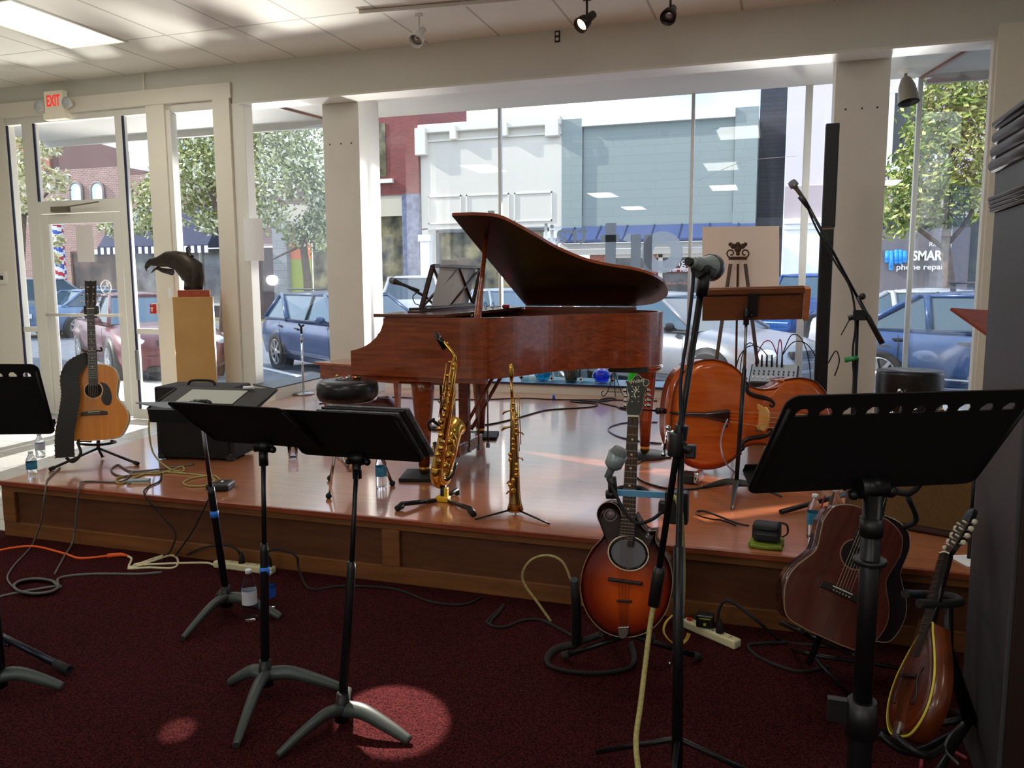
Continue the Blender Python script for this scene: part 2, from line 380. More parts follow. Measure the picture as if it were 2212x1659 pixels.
rail('trim_29', -8.25, -7.07, 2.36, 2.50)
rail('trim_30', -8.66, -8.42, .0, .07); rail('trim_31', -8.66, -8.42, .98, 1.04); rail('trim_32', -6.97, -6.6, .98, 1.04); rail('trim_33', -6.97, -6.6, 0, .12)
rail('trim_34', -6.36, -5.73, 0, .42, YH, YH+.14, CREAM)
rail('trim_36', -6.30, -5.73, 3.37, 3.46)
win(7, (-8.66, YH+.06), (-8.42, YH+.06), .07, 3.39); win(8, (-8.25, YH+.06), (-7.07, YH+.06), 2.5, 3.39)
win(9, (-6.97, YH+.06), (-6.6, YH+.06), .1, 3.39); win(10, (-6.3, YH+.06), (-5.73, YH+.06), .42, 3.4)
frame_line = mat('navy_strip', (28, 34, 66), .5)  # thin navy strips along the door and sidelight frames
for i, x in enumerate((-8.236, -6.955, -8.64)): struct('trim_%d' % (37+i), MB().bb((x-.012, YH+.015, 2.5 if i == 0 else .12), (x+.012, YH+.03, 3.38)), frame_line)
# door leaf
d1 = struct('door_1', MB().bb((-8.24, YH+.03, .02), (-8.13, YH+.075, 2.35)).bb((-7.19, YH+.03, .02), (-7.08, YH+.075, 2.35)).bb((-8.13, YH+.03, 2.24), (-7.19, YH+.075, 2.35)).bb((-8.13, YH+.03, .02), (-7.19, YH+.075, .2)), WHT, .004)
part(d1, 'door_glass', MB().bb((-8.13, YH+.045, .2), (-7.19, YH+.057, 2.24)), GLASS, True)
part(d1, 'push_bar', MB().tube([(-8.2, YH-.03, 1.19), (-7.12, YH-.03, 1.19)], .018, 10).bb((-8.2, YH-.03, 1.17), (-8.17, YH+.03, 1.21)).bb((-7.15, YH-.03, 1.17), (-7.12, YH+.03, 1.21)), WHT, True)
part(d1, 'lock_box', MB().bb((-7.62, YH-.045, 1.16), (-7.43, YH-.0, 1.3)), BLKP, True, .006, label='black lock box on the push bar')
part(d1, 'door_closer', MB().bb((-8.02, YH-.03, 2.37), (-7.78, YH+.02, 2.43)).bar((-7.8, YH-.03, 2.42), (-7.3, YH-.05, 2.46), .02, .012), mat('closer_grey', (120, 112, 96), .4, .5), True)
part(d1, 'pull_handle', MB().bb((-6.965+.02, YH-.03, .46), (-6.9, YH+.0, .8)), STEEL, True, .008)
# more shopfront right of the bay
rail('trim_40', 1.52, 1.76, 0, 3.5, YH-.04, YH+.14, CREAM); rail('trim_41', 1.76, XR, 3.35, 3.5, YH-.02, YH+.12, CREAM); rail('trim_42', 2.9, 3.1, 0, 3.4, YH, YH+.12, CREAM)
rail('trim_43', 1.76, XR, 0, .4, YH-.0, YH+.12, CREAM); rail('trim_44', 1.50, 1.56, .4, 3.41, YH+.0, YH+.1, WHT)
win(11, (1.8, YH+.06), (2.9, YH+.06), .4, 3.4); win(12, (3.1, YH+.06), (XR, YH+.06), .4, 3.4)

# ---- lights of the room: ceiling troffers and the window-side track
lens = mat('troffer_lens', (255, 250, 230), .5, emit=(255, 246, 214), es=1.5)
def troffer(cx, cy, label):
    t = thing('ceiling_light', label, 'light', (cx, cy, ZC), group='fluorescent ceiling troffers')
    part(t, 'frame', MB().bb((-.35, -.62, -.012), (.35, -.6, 0)).bb((-.35, .6, -.012), (.35, .62, 0)).bb((-.35, -.6, -.012), (-.325, .6, 0)).bb((.325, -.6, -.012), (.35, .6, 0)), WHT)
    part(t, 'lens', MB().bb((-.325, -.6, -.006), (.325, .6, -.002)), lens)
    return t
t0 = troffer(-6.25, 5.81, 'glowing fluorescent ceiling panel above the exit door, at the upper left')
for x, y in ((-4.5, -3.5), (-1.4, -2.9), (-5.7, 2.2), (-.7, 4.6), (2.2, -3.2), (3.5, 1.5), (-1.2, .9), (-4.4, -7.6)):
    dup(t0, (x, y, ZC), 0, 'glowing fluorescent ceiling panel outside the view, mirrored in the shop window')
for x, y, e in ((-6.25, 5.81, 26), (-.7, 4.6, 22), (-5.7, 2.2, 30), (-1.2, .9, 20), (-4.5, -3.5, 70), (-1.4, -2.9, 70), (2.2, -3.2, 70), (3.5, 1.5, 25), (-4.4, -7.6, 70)):
    lamp('AREA', 'troffer_light', (x, y, ZC-.02), (x, y, 0), e, (1, .98, .93), shape='RECTANGLE', size=.6, size_y=1.15)

tr = thing('track_light_rail', 'white ceiling track with a cream end cap', 'light rail', (-2, 6.42, ZC))
part(tr, 'rail', MB().bar((-3.3, 6.36, ZC-.02), (.6, 6.72, ZC-.02), .036, .03), WHT, True)
part(tr, 'end_cap', MB().bar((-3.42, 6.35, ZC-.018), (-3.3, 6.36, ZC-.018), .04, .034), CREAM, True, .003)
def tracklamp(p, d, m, lit, label, big=.062):
    p = V(p); d = V(d).normalized()
    t = thing('track_spotlight', label, 'spotlight', p, group='spotlights on the ceiling track')
    part(t, 'stem', MB().tube([p, p+V((0, 0, -.16))], .009, 8).box(p+V((0, 0, -.01)), (.06, .03, .03)), m, True)
    q = p+V((0, 0, -.17)); M = frame(q, d.orthogonal(), d.cross(d.orthogonal()))
    if M.to_3x3().col[2].dot(d) < 0: M = frame(q, d.orthogonal(), -d.cross(d.orthogonal()))
    part(t, 'shade', MB().lathe([(0, -.09), (.03, -.088), (.034, -.02), (big-.008, .02), (big, .09), (big-.005, .09), (big-.012, .03), (0, .02)], 24, M), m, True)
    part(t, 'bulb', MB().lathe([(0, .034), (big*.55, .036), (big*.72, .05), (big*.74, .06), (0, .062)], 20, M),
         mat('lit_halogen', (255, 240, 200), .4, emit=(255, 222, 160), es=9) if lit else mat('silver_reflector_bulb', (170, 168, 172), .2, .8), True)
    return q, d
tracklamp(PY(905, 30, 6.42), (-.1, -.75, -.75), WHT, False, 'white track spotlight, unlit, nearest the exit door')
q, d = tracklamp(PY(1268, -6, 6.52), (-.55, -.75, -.75), mat('bronze_shade', (44, 32, 28), .4, .5), True, 'dark bronze track spotlight, the one glowing warm')
lamp('SPOT', 'track_spot_light', q+d*.1, q+d*3, 60, (1, .8, .55), spot_size=R(60), shadow_soft_size=.03)
tracklamp(PY(1449, -22, 6.62), (-.1, -.8, -.62), mat('bronze_shade'), False, 'dark bronze track spotlight, unlit, cut by the top of the photo')
# track and spotlights added out of view to throw the warm patches on the carpet
tr2 = thing('track_light_rail', 'added white ceiling track above the music stands, out of view, for the carpet patches', 'light rail', (-3.1, 4.7, ZC))
part(tr2, 'rail', MB().bar((-4.0, 4.9, ZC-.02), (-2.2, 4.45, ZC-.02), .036, .03), WHT, True)
for k, (sx, sy, tg, e_, an) in enumerate(((-2.9, 4.62, (-1.27, 2.46, 0), 5200, 5.2), (-3.35, 4.74, (-1.95, 2.16, 0), 2800, 1.5))):
    q, d = tracklamp((sx, sy, ZC-.03), V(tg)-V((sx, sy, ZC-.2)), WHT, False, ('added white track spotlight out of view, throwing the carpet patch by the nearest stand', 'added white track spotlight out of view, throwing the narrow carpet patch at the left')[k])
    lamp('SPOT', 'track_spot_light', q+d*.1, tg, e_, (1, .86, .76), spot_size=R(an), spot_blend=.12, shadow_soft_size=.02)
# cone spotlight under the bay soffit
p = PZ(1957, 152, ZG); t = thing('cone_spotlight', 'taupe cone spotlight hanging under the bay soffit by the right column', 'spotlight', p)
tp = mat('taupe_shade', (128, 118, 104), .45)
part(t, 'canopy', MB().lathe([(.065, 0), (.065, -.012), (.02, -.03), (.0, -.03)], 20, Matrix.Translation(p)), WHT, True)
dd = V((.12, -.22, -.97)).normalized(); M = frame(p+V((0, 0, -.05)), dd.orthogonal(), -dd.cross(dd.orthogonal()))
if M.to_3x3().col[2].dot(dd) < 0: M = frame(p+V((0, 0, -.05)), dd.orthogonal(), dd.cross(dd.orthogonal()))
part(t, 'swivel', MB().tube([p+V((0, 0, -.03)), p+V((0, 0, -.07))], .014, 10), tp, True)
part(t, 'shade', MB().lathe([(.012, 0), (.045, .03), (.072, .1), (.088, .2), (.094, .26)], 28, M), tp, True)
part(t, 'shade_lining', MB().lathe([(.0, .02), (.042, .032), (.068, .1), (.084, .2), (.091, .26), (.094, .26)], 28, M), BLKM, True, label='dark inside of the shade')

# exit sign
p = PY(121, 222, YH-.06); t = thing('exit_sign', 'lit white EXIT sign with red letters and two round emergency lamps', 'sign', p)
sg = mat('exit_sign_plastic', (236, 228, 205), .5, emit=(236, 228, 205), es=.12)
part(t, 'housing', MB().box(p, (.27, .07, .25)).box(p+V((0, 0, -.15)), (.31, .09, .07)), sg, True, .008)
part(t, 'exit_lettering', textmb('EXIT', .17, frame(p+V((0, -.038, .01)), (1, 0, 0), (0, 0, 1)) @ Matrix.Diagonal((.56, 1, 1, 1)), .002, .003), mat('exit_red', (235, 60, 50), .5, emit=(240, 50, 40), es=.7), True)
for x, z in ((-.2, -.03), (.2, -.02)):
    c = p+V((x, -.03, z)); M = frame(c, (1, 0, 0), (0, 0, 1))
    l = part(t, 'emergency_lamp', MB().lathe([(0, -.05), (.035, -.045), (.055, 0), (.06, .03), (0, .03)], 20, M @ Matrix.Rotation(0, 4, 'X')), WHT, True)
    part(l, 'lamp_lens', MB().lathe([(0, .045), (.04, .04), (.055, .03)], 20, M), mat('clear_lens', (200, 205, 210), .1, .3), True)
p = PY(310, 175, YH-.01); solo('cable_raceway', 'cream cable raceway running down the header beside the door', 'raceway', MB().bb((p.x-.012, YH-.015, 3.6), (p.x+.012, YH, ZC)), CREAM)
p = PY(1204, 79, YH-.005); t = thing('wall_outlet', 'black rimmed double outlet high on the grey header', 'outlet', p)
part(t, 'plate', MB().box(p+V((0, -.002, 0)), (.05, .008, .1)), BLKP, True, .01)
for dz in (.022, -.022): part(t, 'socket', MB().lathe([(0, .007), (.015, .006), (.016, 0)], 14, frame(p+V((0, -.004, dz)), (1, 0, 0), (0, 0, 1))), CREAM, True)
p = PY(334, 667, YH-.03); t = thing('fire_alarm_pull', 'red fire alarm pull station with a white T handle on the door post', 'fire alarm', p)
part(t, 'backplate', MB().box(p+V((.012, .004, 0)), (.09, .02, .12)), WHT, True, .004)
part(t, 'body', MB().box(p+V((-.004, -.018, 0)), (.066, .03, .105)), REDP, True, .005)
part(t, 'pull_handle', MB().box(p+V((-.004, -.036, .01)), (.04, .012, .014)).box(p+V((-.004, -.036, -.012)), (.013, .012, .036)), WHT, True)
part(t, 'lettering', textmb('PULL', .014, frame(p+V((-.004, -.034, .04)), (1, 0, 0), (0, 0, 1))), WHT, True)
p = PY(9, 600, YH-.01); t = thing('wall_switch', 'white switch box on the jamb left of the door', 'switch', p)
part(t, 'plate', MB().box(p, (.09, .04, .15)), WHT, True, .006)
part(t, 'button', MB().box(p+V((-.01, -.026, 0)), (.03, .016, .05)), BLKP, True)

# papers and decals on the glass
def sheet(cx, cy, w, h, Y, label, name='paper_notice', m=PAPER, curl=.0, cat='notice', group=None):
    p = PY(cx, cy, Y); mb = MB(); n = 6; vs = []
    for j in range(n+1):
        for i in range(2): vs.append((p.x-w/2+w*j/n, Y-curl*math.sin(PI*j/n), p.z-h/2+h*i))
    mb.add(vs, [(2*j, 2*j+2, 2*j+3, 2*j+1) for j in range(n)], True)
    vs2 = [(v[0], v[1]-.0012, v[2]) for v in vs]; mb.add(vs2, [(2*j, 2*j+1, 2*j+3, 2*j+2) for j in range(n)], True)
    return solo(name, label, cat, mb, m, group=group)
sheet(184, 527, .25, .41, YH+.035, 'white paper notice taped to the glass of the entrance door', m=mat('notice_paper', (226, 220, 216), .7))  # even off-white paper colour
sheet(548, 518, .24, .44, YH-.03, 'white paper notice curling off the post left of the bay', curl=.03)
p = PY(228, 620, YH+.04); t = thing('no_smoking_decal', 'round white no smoking decal on the door glass', 'decal', p)
M = frame(p, (1, 0, 0), (0, 0, 1)); ring = MB().tube([(.075*math.cos(a*PI/14), .075*math.sin(a*PI/14), 0) for a in range(29)], .007, 6, M=M)
part(t, 'ring', ring, PAPER, True); part(t, 'slash', MB().bar(M @ V((-.05, -.05, 0)), M @ V((.05, .05, 0)), .004, .014, (0, -1, 0)), PAPER, True)
part(t, 'cigarette_mark', MB().tube([M @ V((-.045, .01, 0)), M @ V((.04, .01, 0))], .008, 6).tube([M @ V((.03, .03, 0)), M @ V((.01, .045, 0)), M @ V((.03, .06, 0))], .004, 6), PAPER, True)
frost = mat('frosted_vinyl', (150, 156, 160), .6); ft = frost.node_tree
ftl, fmx, ftr, fm2 = ft.nodes.new('ShaderNodeBsdfTranslucent'), ft.nodes.new('ShaderNodeMixShader'), ft.nodes.new('ShaderNodeBsdfTransparent'), ft.nodes.new('ShaderNodeMixShader')
ftl.inputs[0].default_value = (.5, .53, .55, 1); fmx.inputs[0].default_value = .7; fm2.inputs[0].default_value = .12
ft.links.new(ft.nodes['Principled BSDF'].outputs[0], fmx.inputs[1]); ft.links.new(ftl.outputs[0], fmx.inputs[2]); ft.links.new(fmx.outputs[0], fm2.inputs[1]); ft.links.new(ftr.outputs[0], fm2.inputs[2])
ft.links.new(fm2.outputs[0], ft.nodes['Material Output'].inputs[0])
def letters(cx, cz, txt, size, label, w, bold=0):
    M = frame((cx, YG-.012, cz), (-1, 0, 0), (0, 0, 1)) @ Matrix.Diagonal((w, 1, 1, 1))
    return solo('window_lettering', label, 'lettering', textmb(txt, size, M, .0008, bold), frost)
wg = lambda x, y: PY(x, y, YG-.012)
t = thing('window_lettering', 'large frosted word art on the shop window, mirrored from inside', 'lettering', wg(1380, 590))
bx_ = lambda mb, x0, x1, y0, y1: mb.bb((wg(x0, y0).x, YG-.013, wg(x0, y1).z), (wg(x1, y0).x, YG-.011, wg(x0, y0).z))
ro_, ri_ = .222, .094; cc_ = wg(1430, 545); rg_ = MB()
for k in range(36):
    a0, a1 = 2*PI*k/36, 2*PI*(k+1)/36; pt_ = lambda r, a: (cc_.x+r*math.cos(a), YG-.0125, cc_.z+r*math.sin(a))
    rg_.add([pt_(ri_, a0), pt_(ro_, a0), pt_(ro_, a1), pt_(ri_, a1)], [(0, 1, 2, 3)])
bx_(rg_, 1391, 1409, 506, 587); part(t, 'letter_a', rg_, frost, True)
rr_ = bx_(MB(), 1363, 1385, 506, 587); rc_ = wg(1363, 525)
for k in range(8):
    a0, a1 = PI/2+PI/2*k/8*.8, PI/2+PI/2*(k+1)/8*.8; q_ = lambda r, a: (rc_.x+.005+r*1.0*math.cos(a), YG-.0125, rc_.z+r*math.sin(a)); rr_.add([q_(.02, a0), q_(.1, a0), q_(.1, a1), q_(.02, a1)], [(0, 1, 2, 3)])
part(t, 'letter_r', rr_, frost, True)
part(t, 'letter_t', bx_(bx_(MB(), 1308, 1331, 482, 587), 1297, 1338, 508, 523), frost, True)
letters(-2.3, 2.07, 'trail', .32, 'small frosted word trail on the shop window, mirrored from inside', 1.0, .004)
# hairline crack in the glass by the second mullion
pts = [PY(x, y, YG-.008) for x, y in ((1505, 392), (1540, 376), (1580, 358), (1622, 346), (1680, 340), (1727, 337))]
solo('glass_crack', 'pale hairline crack curving across the window glass right of centre', 'crack', MB().tube(spline(pts, 4), .0022, 4), PAPER)
# ------------------------------------------------------------------ grand piano
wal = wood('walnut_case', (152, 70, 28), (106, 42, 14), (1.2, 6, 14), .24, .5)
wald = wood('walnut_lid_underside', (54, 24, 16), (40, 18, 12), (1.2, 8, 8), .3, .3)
ZR = 1.343
pn = thing('grand_piano', 'walnut grand piano with its lid propped open, in the middle of the stage', 'piano', (-1.7, 5.2, S))
near = [(-2.50, 4.41), (-2.2, 4.40), (-1.9, 4.395), (-1.7, 4.40), (-1.6, 4.44), (-1.52, 4.55), (-1.44, 4.72), (-1.35, 4.92), (-1.22, 5.10), (-1.08, 5.20), (-.95, 5.26), (-.85, 5.34), (-.78, 5.46), (-.757, 5.6), (-.79, 5.76), (-.9, 5.88), (-1.08, 5.94), (-1.4, 5.95), (-1.9, 5.95), (-2.5, 5.95)]
path = [near[0]] + [(-2.5+.035*k, 4.41-.001*k) for k in range(1, 9)] + [(p.x, p.y) for p in spline([(x, y, 0) for x, y in near[1:-1]], 5)][0:] + [(-2.2-.035*k, 5.95) for k in range(0, 9)]
def ztop(x):
    t = (x+2.5)/.24
    if t >= 1: return ZR
    t = max(t, 0)
    return 1.135 + (ZR-1.02-.135)*(1-math.sqrt(max(0, 1-t*t))) + .03*t
# the arm curve is a concave quarter circle
def ring_at(i, zt, th=.04):
    x, y = path[i]; a = path[max(i-1, 0)]; b = path[min(i+1, len(path)-1)]
    tx, ty = b[0]-a[0], b[1]-a[1]; L = math.hypot(tx, ty) or 1; nx, ny = -ty/L, tx/L
    return [(x, y, .985), (x, y, zt), (x+nx*th, y+ny*th, zt), (x+nx*th, y+ny*th, .985)]
part(pn, 'case', MB().loft([ring_at(i, ztop(path[i][0])) for i in range(len(path))], False), wal, True)
inner = [(x, y) for x, y in [(p.x, p.y) for p in spline([(x, y, 0) for x, y in near[1:-1]], 5)]]
ci = (-1.6, 5.25)
ins = lambda k: [(ci[0]+(x-ci[0])*k, ci[1]+(y-ci[1])*k) for x, y in inner]
part(pn, 'bottom_moulding', MB().bb((-2.5, 4.42, .955), (-1.62, 4.46, .99)).bb((-2.5, 4.42, .955), (-2.45, 5.94, .99)).bb((-2.48, 4.43, .96), (-1.72, 5.93, .992)), wal, True, .003)
part(pn, 'soundboard', MB().prism(ins(.97), 1.19, 1.2), wood('spruce_soundboard', (190, 140, 84), (170, 118, 64)), True)
gold = mat('gold_plate_paint', (176, 146, 70), .32, .7)
pl = MB().prism([(-2.1, 4.5), (-1.72, 4.48), (-1.46, 4.86), (-1.22, 5.2), (-.95, 5.36), (-.86, 5.6), (-1.0, 5.82), (-2.1, 5.88)], 1.235, 1.255)
for a, b in (((-2.1, 4.75), (-1.4, 5.1)), ((-2.1, 5.1), (-1.15, 5.4)), ((-2.1, 5.5), (-.9, 5.7)), ((-2.1, 5.8), (-.95, 5.8))): pl.bar((*a, 1.275), (*b, 1.27), .035, .05)
pl.tube(spline([(-1.7, 4.5, 1.27), (-1.46, 4.84, 1.27), (-1.22, 5.18, 1.27), (-.93, 5.36, 1.27), (-.85, 5.6, 1.27)], 4), .02, 6)
part(pn, 'iron_plate', pl, gold, True)
stg = MB()
for k in range(34):
    y = 4.55+k*.038; L = .35+k*.028
    stg.tube([(-2.05, y, 1.29), (-2.05+min(L, 1.15), y+.1*k/34, 1.288)], .0018, 3, False)
part(pn, 'strings', stg, mat('string_steel', (120, 112, 100), .35, 1), True)
part(pn, 'inner_felt', MB().loft([[(x, y, 1.2), (x, y, 1.325)] for x, y in ins(.955)], False, False, False), mat('olive_felt', (46, 40, 14), .9), True)
part(pn, 'keybed', MB().bb((-2.50, 4.45, .985), (-2.2, 5.92, 1.02)).bb((-2.52, 4.45, 1.0), (-2.49, 5.92, 1.06)), wal, True, .003)
kb = MB()
for k in range(52): kb.bb((-2.48, 4.57+k*.0235, 1.03), (-2.34, 4.592+k*.0235, 1.065))
part(pn, 'white_keys', kb, mat('key_white', (232, 228, 214), .25), True)
kb = MB()
for k in range(51):
    if k % 7 not in (2, 6): kb.bb((-2.43, 4.586+k*.0235, 1.065), (-2.34, 4.598+k*.0235, 1.08))
part(pn, 'black_keys', kb, BLKP, True)
part(pn, 'fallboard', MB().bb((-2.34, 4.46, 1.04), (-2.31, 5.92, 1.24)).bb((-2.3, 4.46, 1.2), (-2.28, 5.92, ZR-.01)), wal, True, .003)
part(pn, 'front_lid_flap', MB().bb((-2.325, 4.385, ZR), (-1.862, 5.965, ZR+.02)), wood('walnut_top', (112, 60, 40), (86, 44, 28), (1, 8, 8), .22, .5), True, .004)
# lid, hinged along the far side
PHI = R(21.2); HY, HZ = 5.955, ZR+.025
LM = Matrix.Translation((0, HY, HZ)) @ Matrix.Rotation(-PHI, 4, 'X') @ Matrix.Translation((0, -HY, 0))
out = [(-1.85, 4.385)] + [(p.x, p.y) for p in spline([(x*1.0, y, 0) for x, y in [(-1.72, 4.385), (-1.58, 4.42), (-1.5, 4.54), (-1.42, 4.71), (-1.33, 4.9), (-1.2, 5.08), (-1.06, 5.18), (-.93, 5.24), (-.83, 5.32), (-.755, 5.45), (-.735, 5.6), (-.765, 5.76), (-.88, 5.9), (-1.06, 5.96)]], 5)] + [(-1.85, 5.96)]
lmb = MB().prism(out, 0, .02, LM); lmb.mi = [1]*(len(lmb.f)-2)+[0, 1]
if (LM.to_3x3() @ V((0, 0, 1))).z > 0: lmb.mi[-2], lmb.mi[-1] = 0, 1
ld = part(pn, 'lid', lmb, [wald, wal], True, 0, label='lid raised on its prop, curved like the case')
pr0 = V((PY(1031, 690, 4.44).x, 4.44, ZR-.03)); ln_ = LM.to_3x3() @ V((0, 0, 1)); lp_ = LM @ V((-1.6, 5, 0)); rd_ = ray(1050, 512)
pr1 = CAM + rd_*((lp_-CAM).dot(ln_)/rd_.dot(ln_))
part(pn, 'lid_prop', MB().tube([pr0, pr0.lerp(pr1, .08), pr0.lerp(pr1, .45), pr1], [.03, .026, .017, .015], 8, flat=.5), wal, True)
part(pn, 'hinge_rail', MB().bb((-1.85, 5.93, ZR-.005), (-1.0, 5.97, ZR+.02)), wal, True)
part(pn, 'lid_bumper', MB().ball(LM @ V((-.8, 5.55, -.004)), .009), BLKP, True)
part(pn, 'lid_catch', MB().box(LM @ V((-1.62, 4.42, .03)), (.03, .03, .02)), STEEL, True)
# legs
for i, (x, y) in enumerate(((-2.07, 4.52), (-2.2, 5.87), (-.86, 5.545))):
    T = Matrix.Translation((x, y, S)); top = .64 if i < 2 else .68
    l = part(pn, 'leg', MB().lathe([(.0, .07), (.034, .07), (.048, .3), (.07, top-.1), (.076, top), (0, top)], 24, T), wal, True)
    part(l, 'brass_ferrule', MB().lathe([(0, .03), (.03, .03), (.033, .05), (.035, .135), (0, .136)], 20, T), BRASS, True)
    part(l, 'caster', MB().lathe([(.018, .02), (.024, .03), (.018, .045)], 14, T), BRASSD, True)
part(pn, 'leg_block', MB().bb((-1.08, 5.34, .945), (-.82, 5.82, .987)), BLKP, True, .003, label='black block over the tail leg')
part(pn, 'leg_block', MB().lathe([(0, 0), (.115, 0), (.135, .04), (0, .04)], 24, Matrix.Translation((-.875, 5.5, .945))), wal, True)
for x, y in ((-2.07, 4.6), (-2.2, 5.8)): part(pn, 'leg_block', MB().box((x, y, .955), (.3, .22, .05)), wal, True, .004)
# lyre
ly = MB().bb((-2.14, 4.99, .45), (-2.07, 5.05, .97)).bb((-2.14, 5.27, .45), (-2.07, 5.33, .97)).bb((-2.16, 4.98, .93), (-2.04, 5.34, .97))
lyr = part(pn, 'pedal_lyre', ly, wal, True, .004)
part(lyr, 'pedal_box', MB().bb((-2.19, 4.94, .385), (-2.0, 5.38, .47)), wal, True, .006)
for k in range(3):
    y = 5.08+k*.09; part(lyr, 'pedal', MB().loft([[(-2.17, y-.012, .41), (-2.17, y+.012, .41), (-2.17, y+.012, .422), (-2.17, y-.012, .422)], [(-2.3, y-.024, .38), (-2.3, y+.024, .38), (-2.3, y+.024, .39), (-2.3, y-.024, .39)], [(-2.34, y-.012, .375), (-2.34, y+.012, .375), (-2.34, y+.012, .384), (-2.34, y-.012, .384)]], False), BRASS, True, .003)
    rx_ = -1.975+.035*k; part(lyr, 'trap_rod', MB().tube([(rx_, y-.03, .42), (rx_, y-.03, .97)], .006, 8), STEEL, True); part(lyr, 'rod_nut', MB().box((rx_, y-.03, .42), (.022, .022, .035)), STEEL, True)
for y in (5.06, 5.26): part(lyr, 'brace', MB().tube([(-2.04, y, .52), (-1.78, y+.02, .97)], .013, 8), wal, True)
# music desk
desk = MB(); a0, a1 = V((-2.17, 4.74, ZR+.045)), V((-2.15, 5.6, ZR+.045)); b0, b1 = V((-2.095, 4.76, ZR+.31)), V((-2.075, 5.58, ZR+.31))
for p, q in ((a0, b0), (a1, b1), (a0, a1), (b0, b1)): desk.bar(p, q, .02, .026, (1, 0, .3))
for k in range(2):
    p0, p1 = a0.lerp(a1, k*.5), a0.lerp(a1, k*.5+.5); q0, q1 = b0.lerp(b1, k*.5), b0.lerp(b1, k*.5+.5)
    desk.bar(p0, q1, .012, .016, (1, 0, .3)).bar(p1, q0, .012, .016, (1, 0, .3))
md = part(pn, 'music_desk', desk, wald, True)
part(md, 'desk_ledge', MB().bb((-2.26, 4.74, ZR+.02), (-2.13, 5.62, ZR+.045)), wald, True, .005)
part(md, 'desk_slide', MB().bb((-2.2, 4.6, ZR+.018), (-2.12, 4.78, ZR+.03)), wald, True)
for k, (y, w, dz, c) in enumerate(((5.0, .3, .31, (232, 232, 230)), (5.22, .32, .33, (240, 240, 236)), (5.42, .22, .315, (214, 218, 222)))):
    x = -2.15-.006*k; T = frame((x, y, ZR+.052+.0*k), (0, 1, .0), (.26, 0, 1))
    solo('sheet_music', ('white sheet music leaning on the piano desk, page nearest the camera', 'white sheet music leaning on the piano desk, tallest middle page', 'greyish sheet music leaning on the far end of the piano desk')[k], 'sheet music',
         MB().box((0, dz/2, 0), (w, dz, .002), T), mat('sheet_paper_%s' % 'abc'[k], c, .7))
for i, (x, y) in enumerate(((-2.07, 4.52), (-2.2, 5.87), (-.86, 5.545))):
    lab = ('black square rubber pad under the nearest piano leg', 'black square rubber pad under the far piano leg behind the lyre', 'black round pad under the tail leg of the piano')[i]
    if i < 2: mb = MB().box((x, y, S+.011), (.27, .27, .022), rz=.25)
    else: mb = MB().lathe([(0, 0), (.16, 0), (.165, .008), (.15, .02), (0, .021)], 28, Matrix.Translation((x, y, S)))
    solo('caster_pad', lab, 'caster pad', mb, RUB, group='pads under the piano legs', bevel=.004)
# glasses and red case on the flap
p = V((-1.93, 5.35, ZR+.02)); t = thing('eyeglasses', 'round eyeglasses lying on the piano top', 'glasses', p)
for dx in (-.03, .03): part(t, 'rim', MB().tube([p+V((.0+dx*.5, dx, .024))+V((math.cos(a*PI/8)*.0, math.sin(a*PI/8)*.022, math.cos(a*PI/8)*.022)) for a in range(17)], .0022, 5), BLKP, True)
part(t, 'temples', MB().tube([p+V((-.015, -.052, .02)), p+V((.11, -.06, .006))], .002, 5).tube([p+V((.015, .052, .02)), p+V((.13, .06, .006))], .002, 5).tube([p+V((-.004, -.01, .026)), p+V((.004, .01, .026))], .002, 5), BLKP, True)
solo('red_pencil_case', 'small red case lying behind the glasses on the piano top', 'case', MB().box((-1.9, 5.62, ZR+.032), (.05, .16, .024), rz=.3), REDP, bevel=.006)

# piano bench
bn = thing('piano_bench', 'walnut piano bench with tapered legs behind the drum stool', 'bench', (-3.44, 6.42, S))
T = Matrix.Translation((-3.3, 5.95, S)) @ Matrix.Rotation(R(14), 4, 'Z')
T = Matrix.Translation((-3.44, 6.42, S)) @ Matrix.Rotation(R(-14), 4, 'Z')
bx = .42
part(bn, 'seat', MB().box((0, 0, .485), (1.0, .4, .022), T), wood('walnut_bench', (176, 92, 52), (140, 66, 36), (1, 8, 8), .18, .5), True, .004)
part(bn, 'apron', MB().box((0, 0, .415), (.92, .34, .12), T), wal, True, .003)
for x in (-bx, bx):
    for y in (-.14, .14): part(bn, 'leg', MB().loft([[(x-w, y-w, z), (x+w, y-w, z), (x+w, y+w, z), (x-w, y+w, z)] for w, z in ((.012, 0), (.026, .42))], False, M=T), wal, True)

# drum stool
q = PZ(758, 893, S); q = V((q.x*.985, q.y*.985, S)); q = V((PY(751, 840, 4.14).x, 4.14, S))
st_ = thing('drum_stool', 'round black padded drum stool with chrome base by the piano bench', 'stool', q); T = Matrix.Translation(q)
part(st_, 'seat', MB().lathe([(0, .52), (.14, .52), (.165, .53), (.178, .56), (.178, .605), (.172, .628), (.158, .641), (.12, .646), (0, .647)], 36, T), mat('black_vinyl', (22, 22, 24), .28), True)
part(st_, 'seat_plate', MB().box((0, 0, .51), (.15, .11, .02), T), STEEL, True, .004)
part(st_, 'post', MB().tube([(0, 0, .1), (0, 0, .51)], .014, 12, M=T).tube([(0, 0, .1), (0, 0, .42)], .022, 12, M=T), CHR, True)
part(st_, 'adjuster_handle', MB().tube([(0, 0, .5), (-.13, -.05, .46), (-.16, -.06, .445)], .006, 6, M=T).ball((-.17, -.062, .44), .014, T), BLK, True)
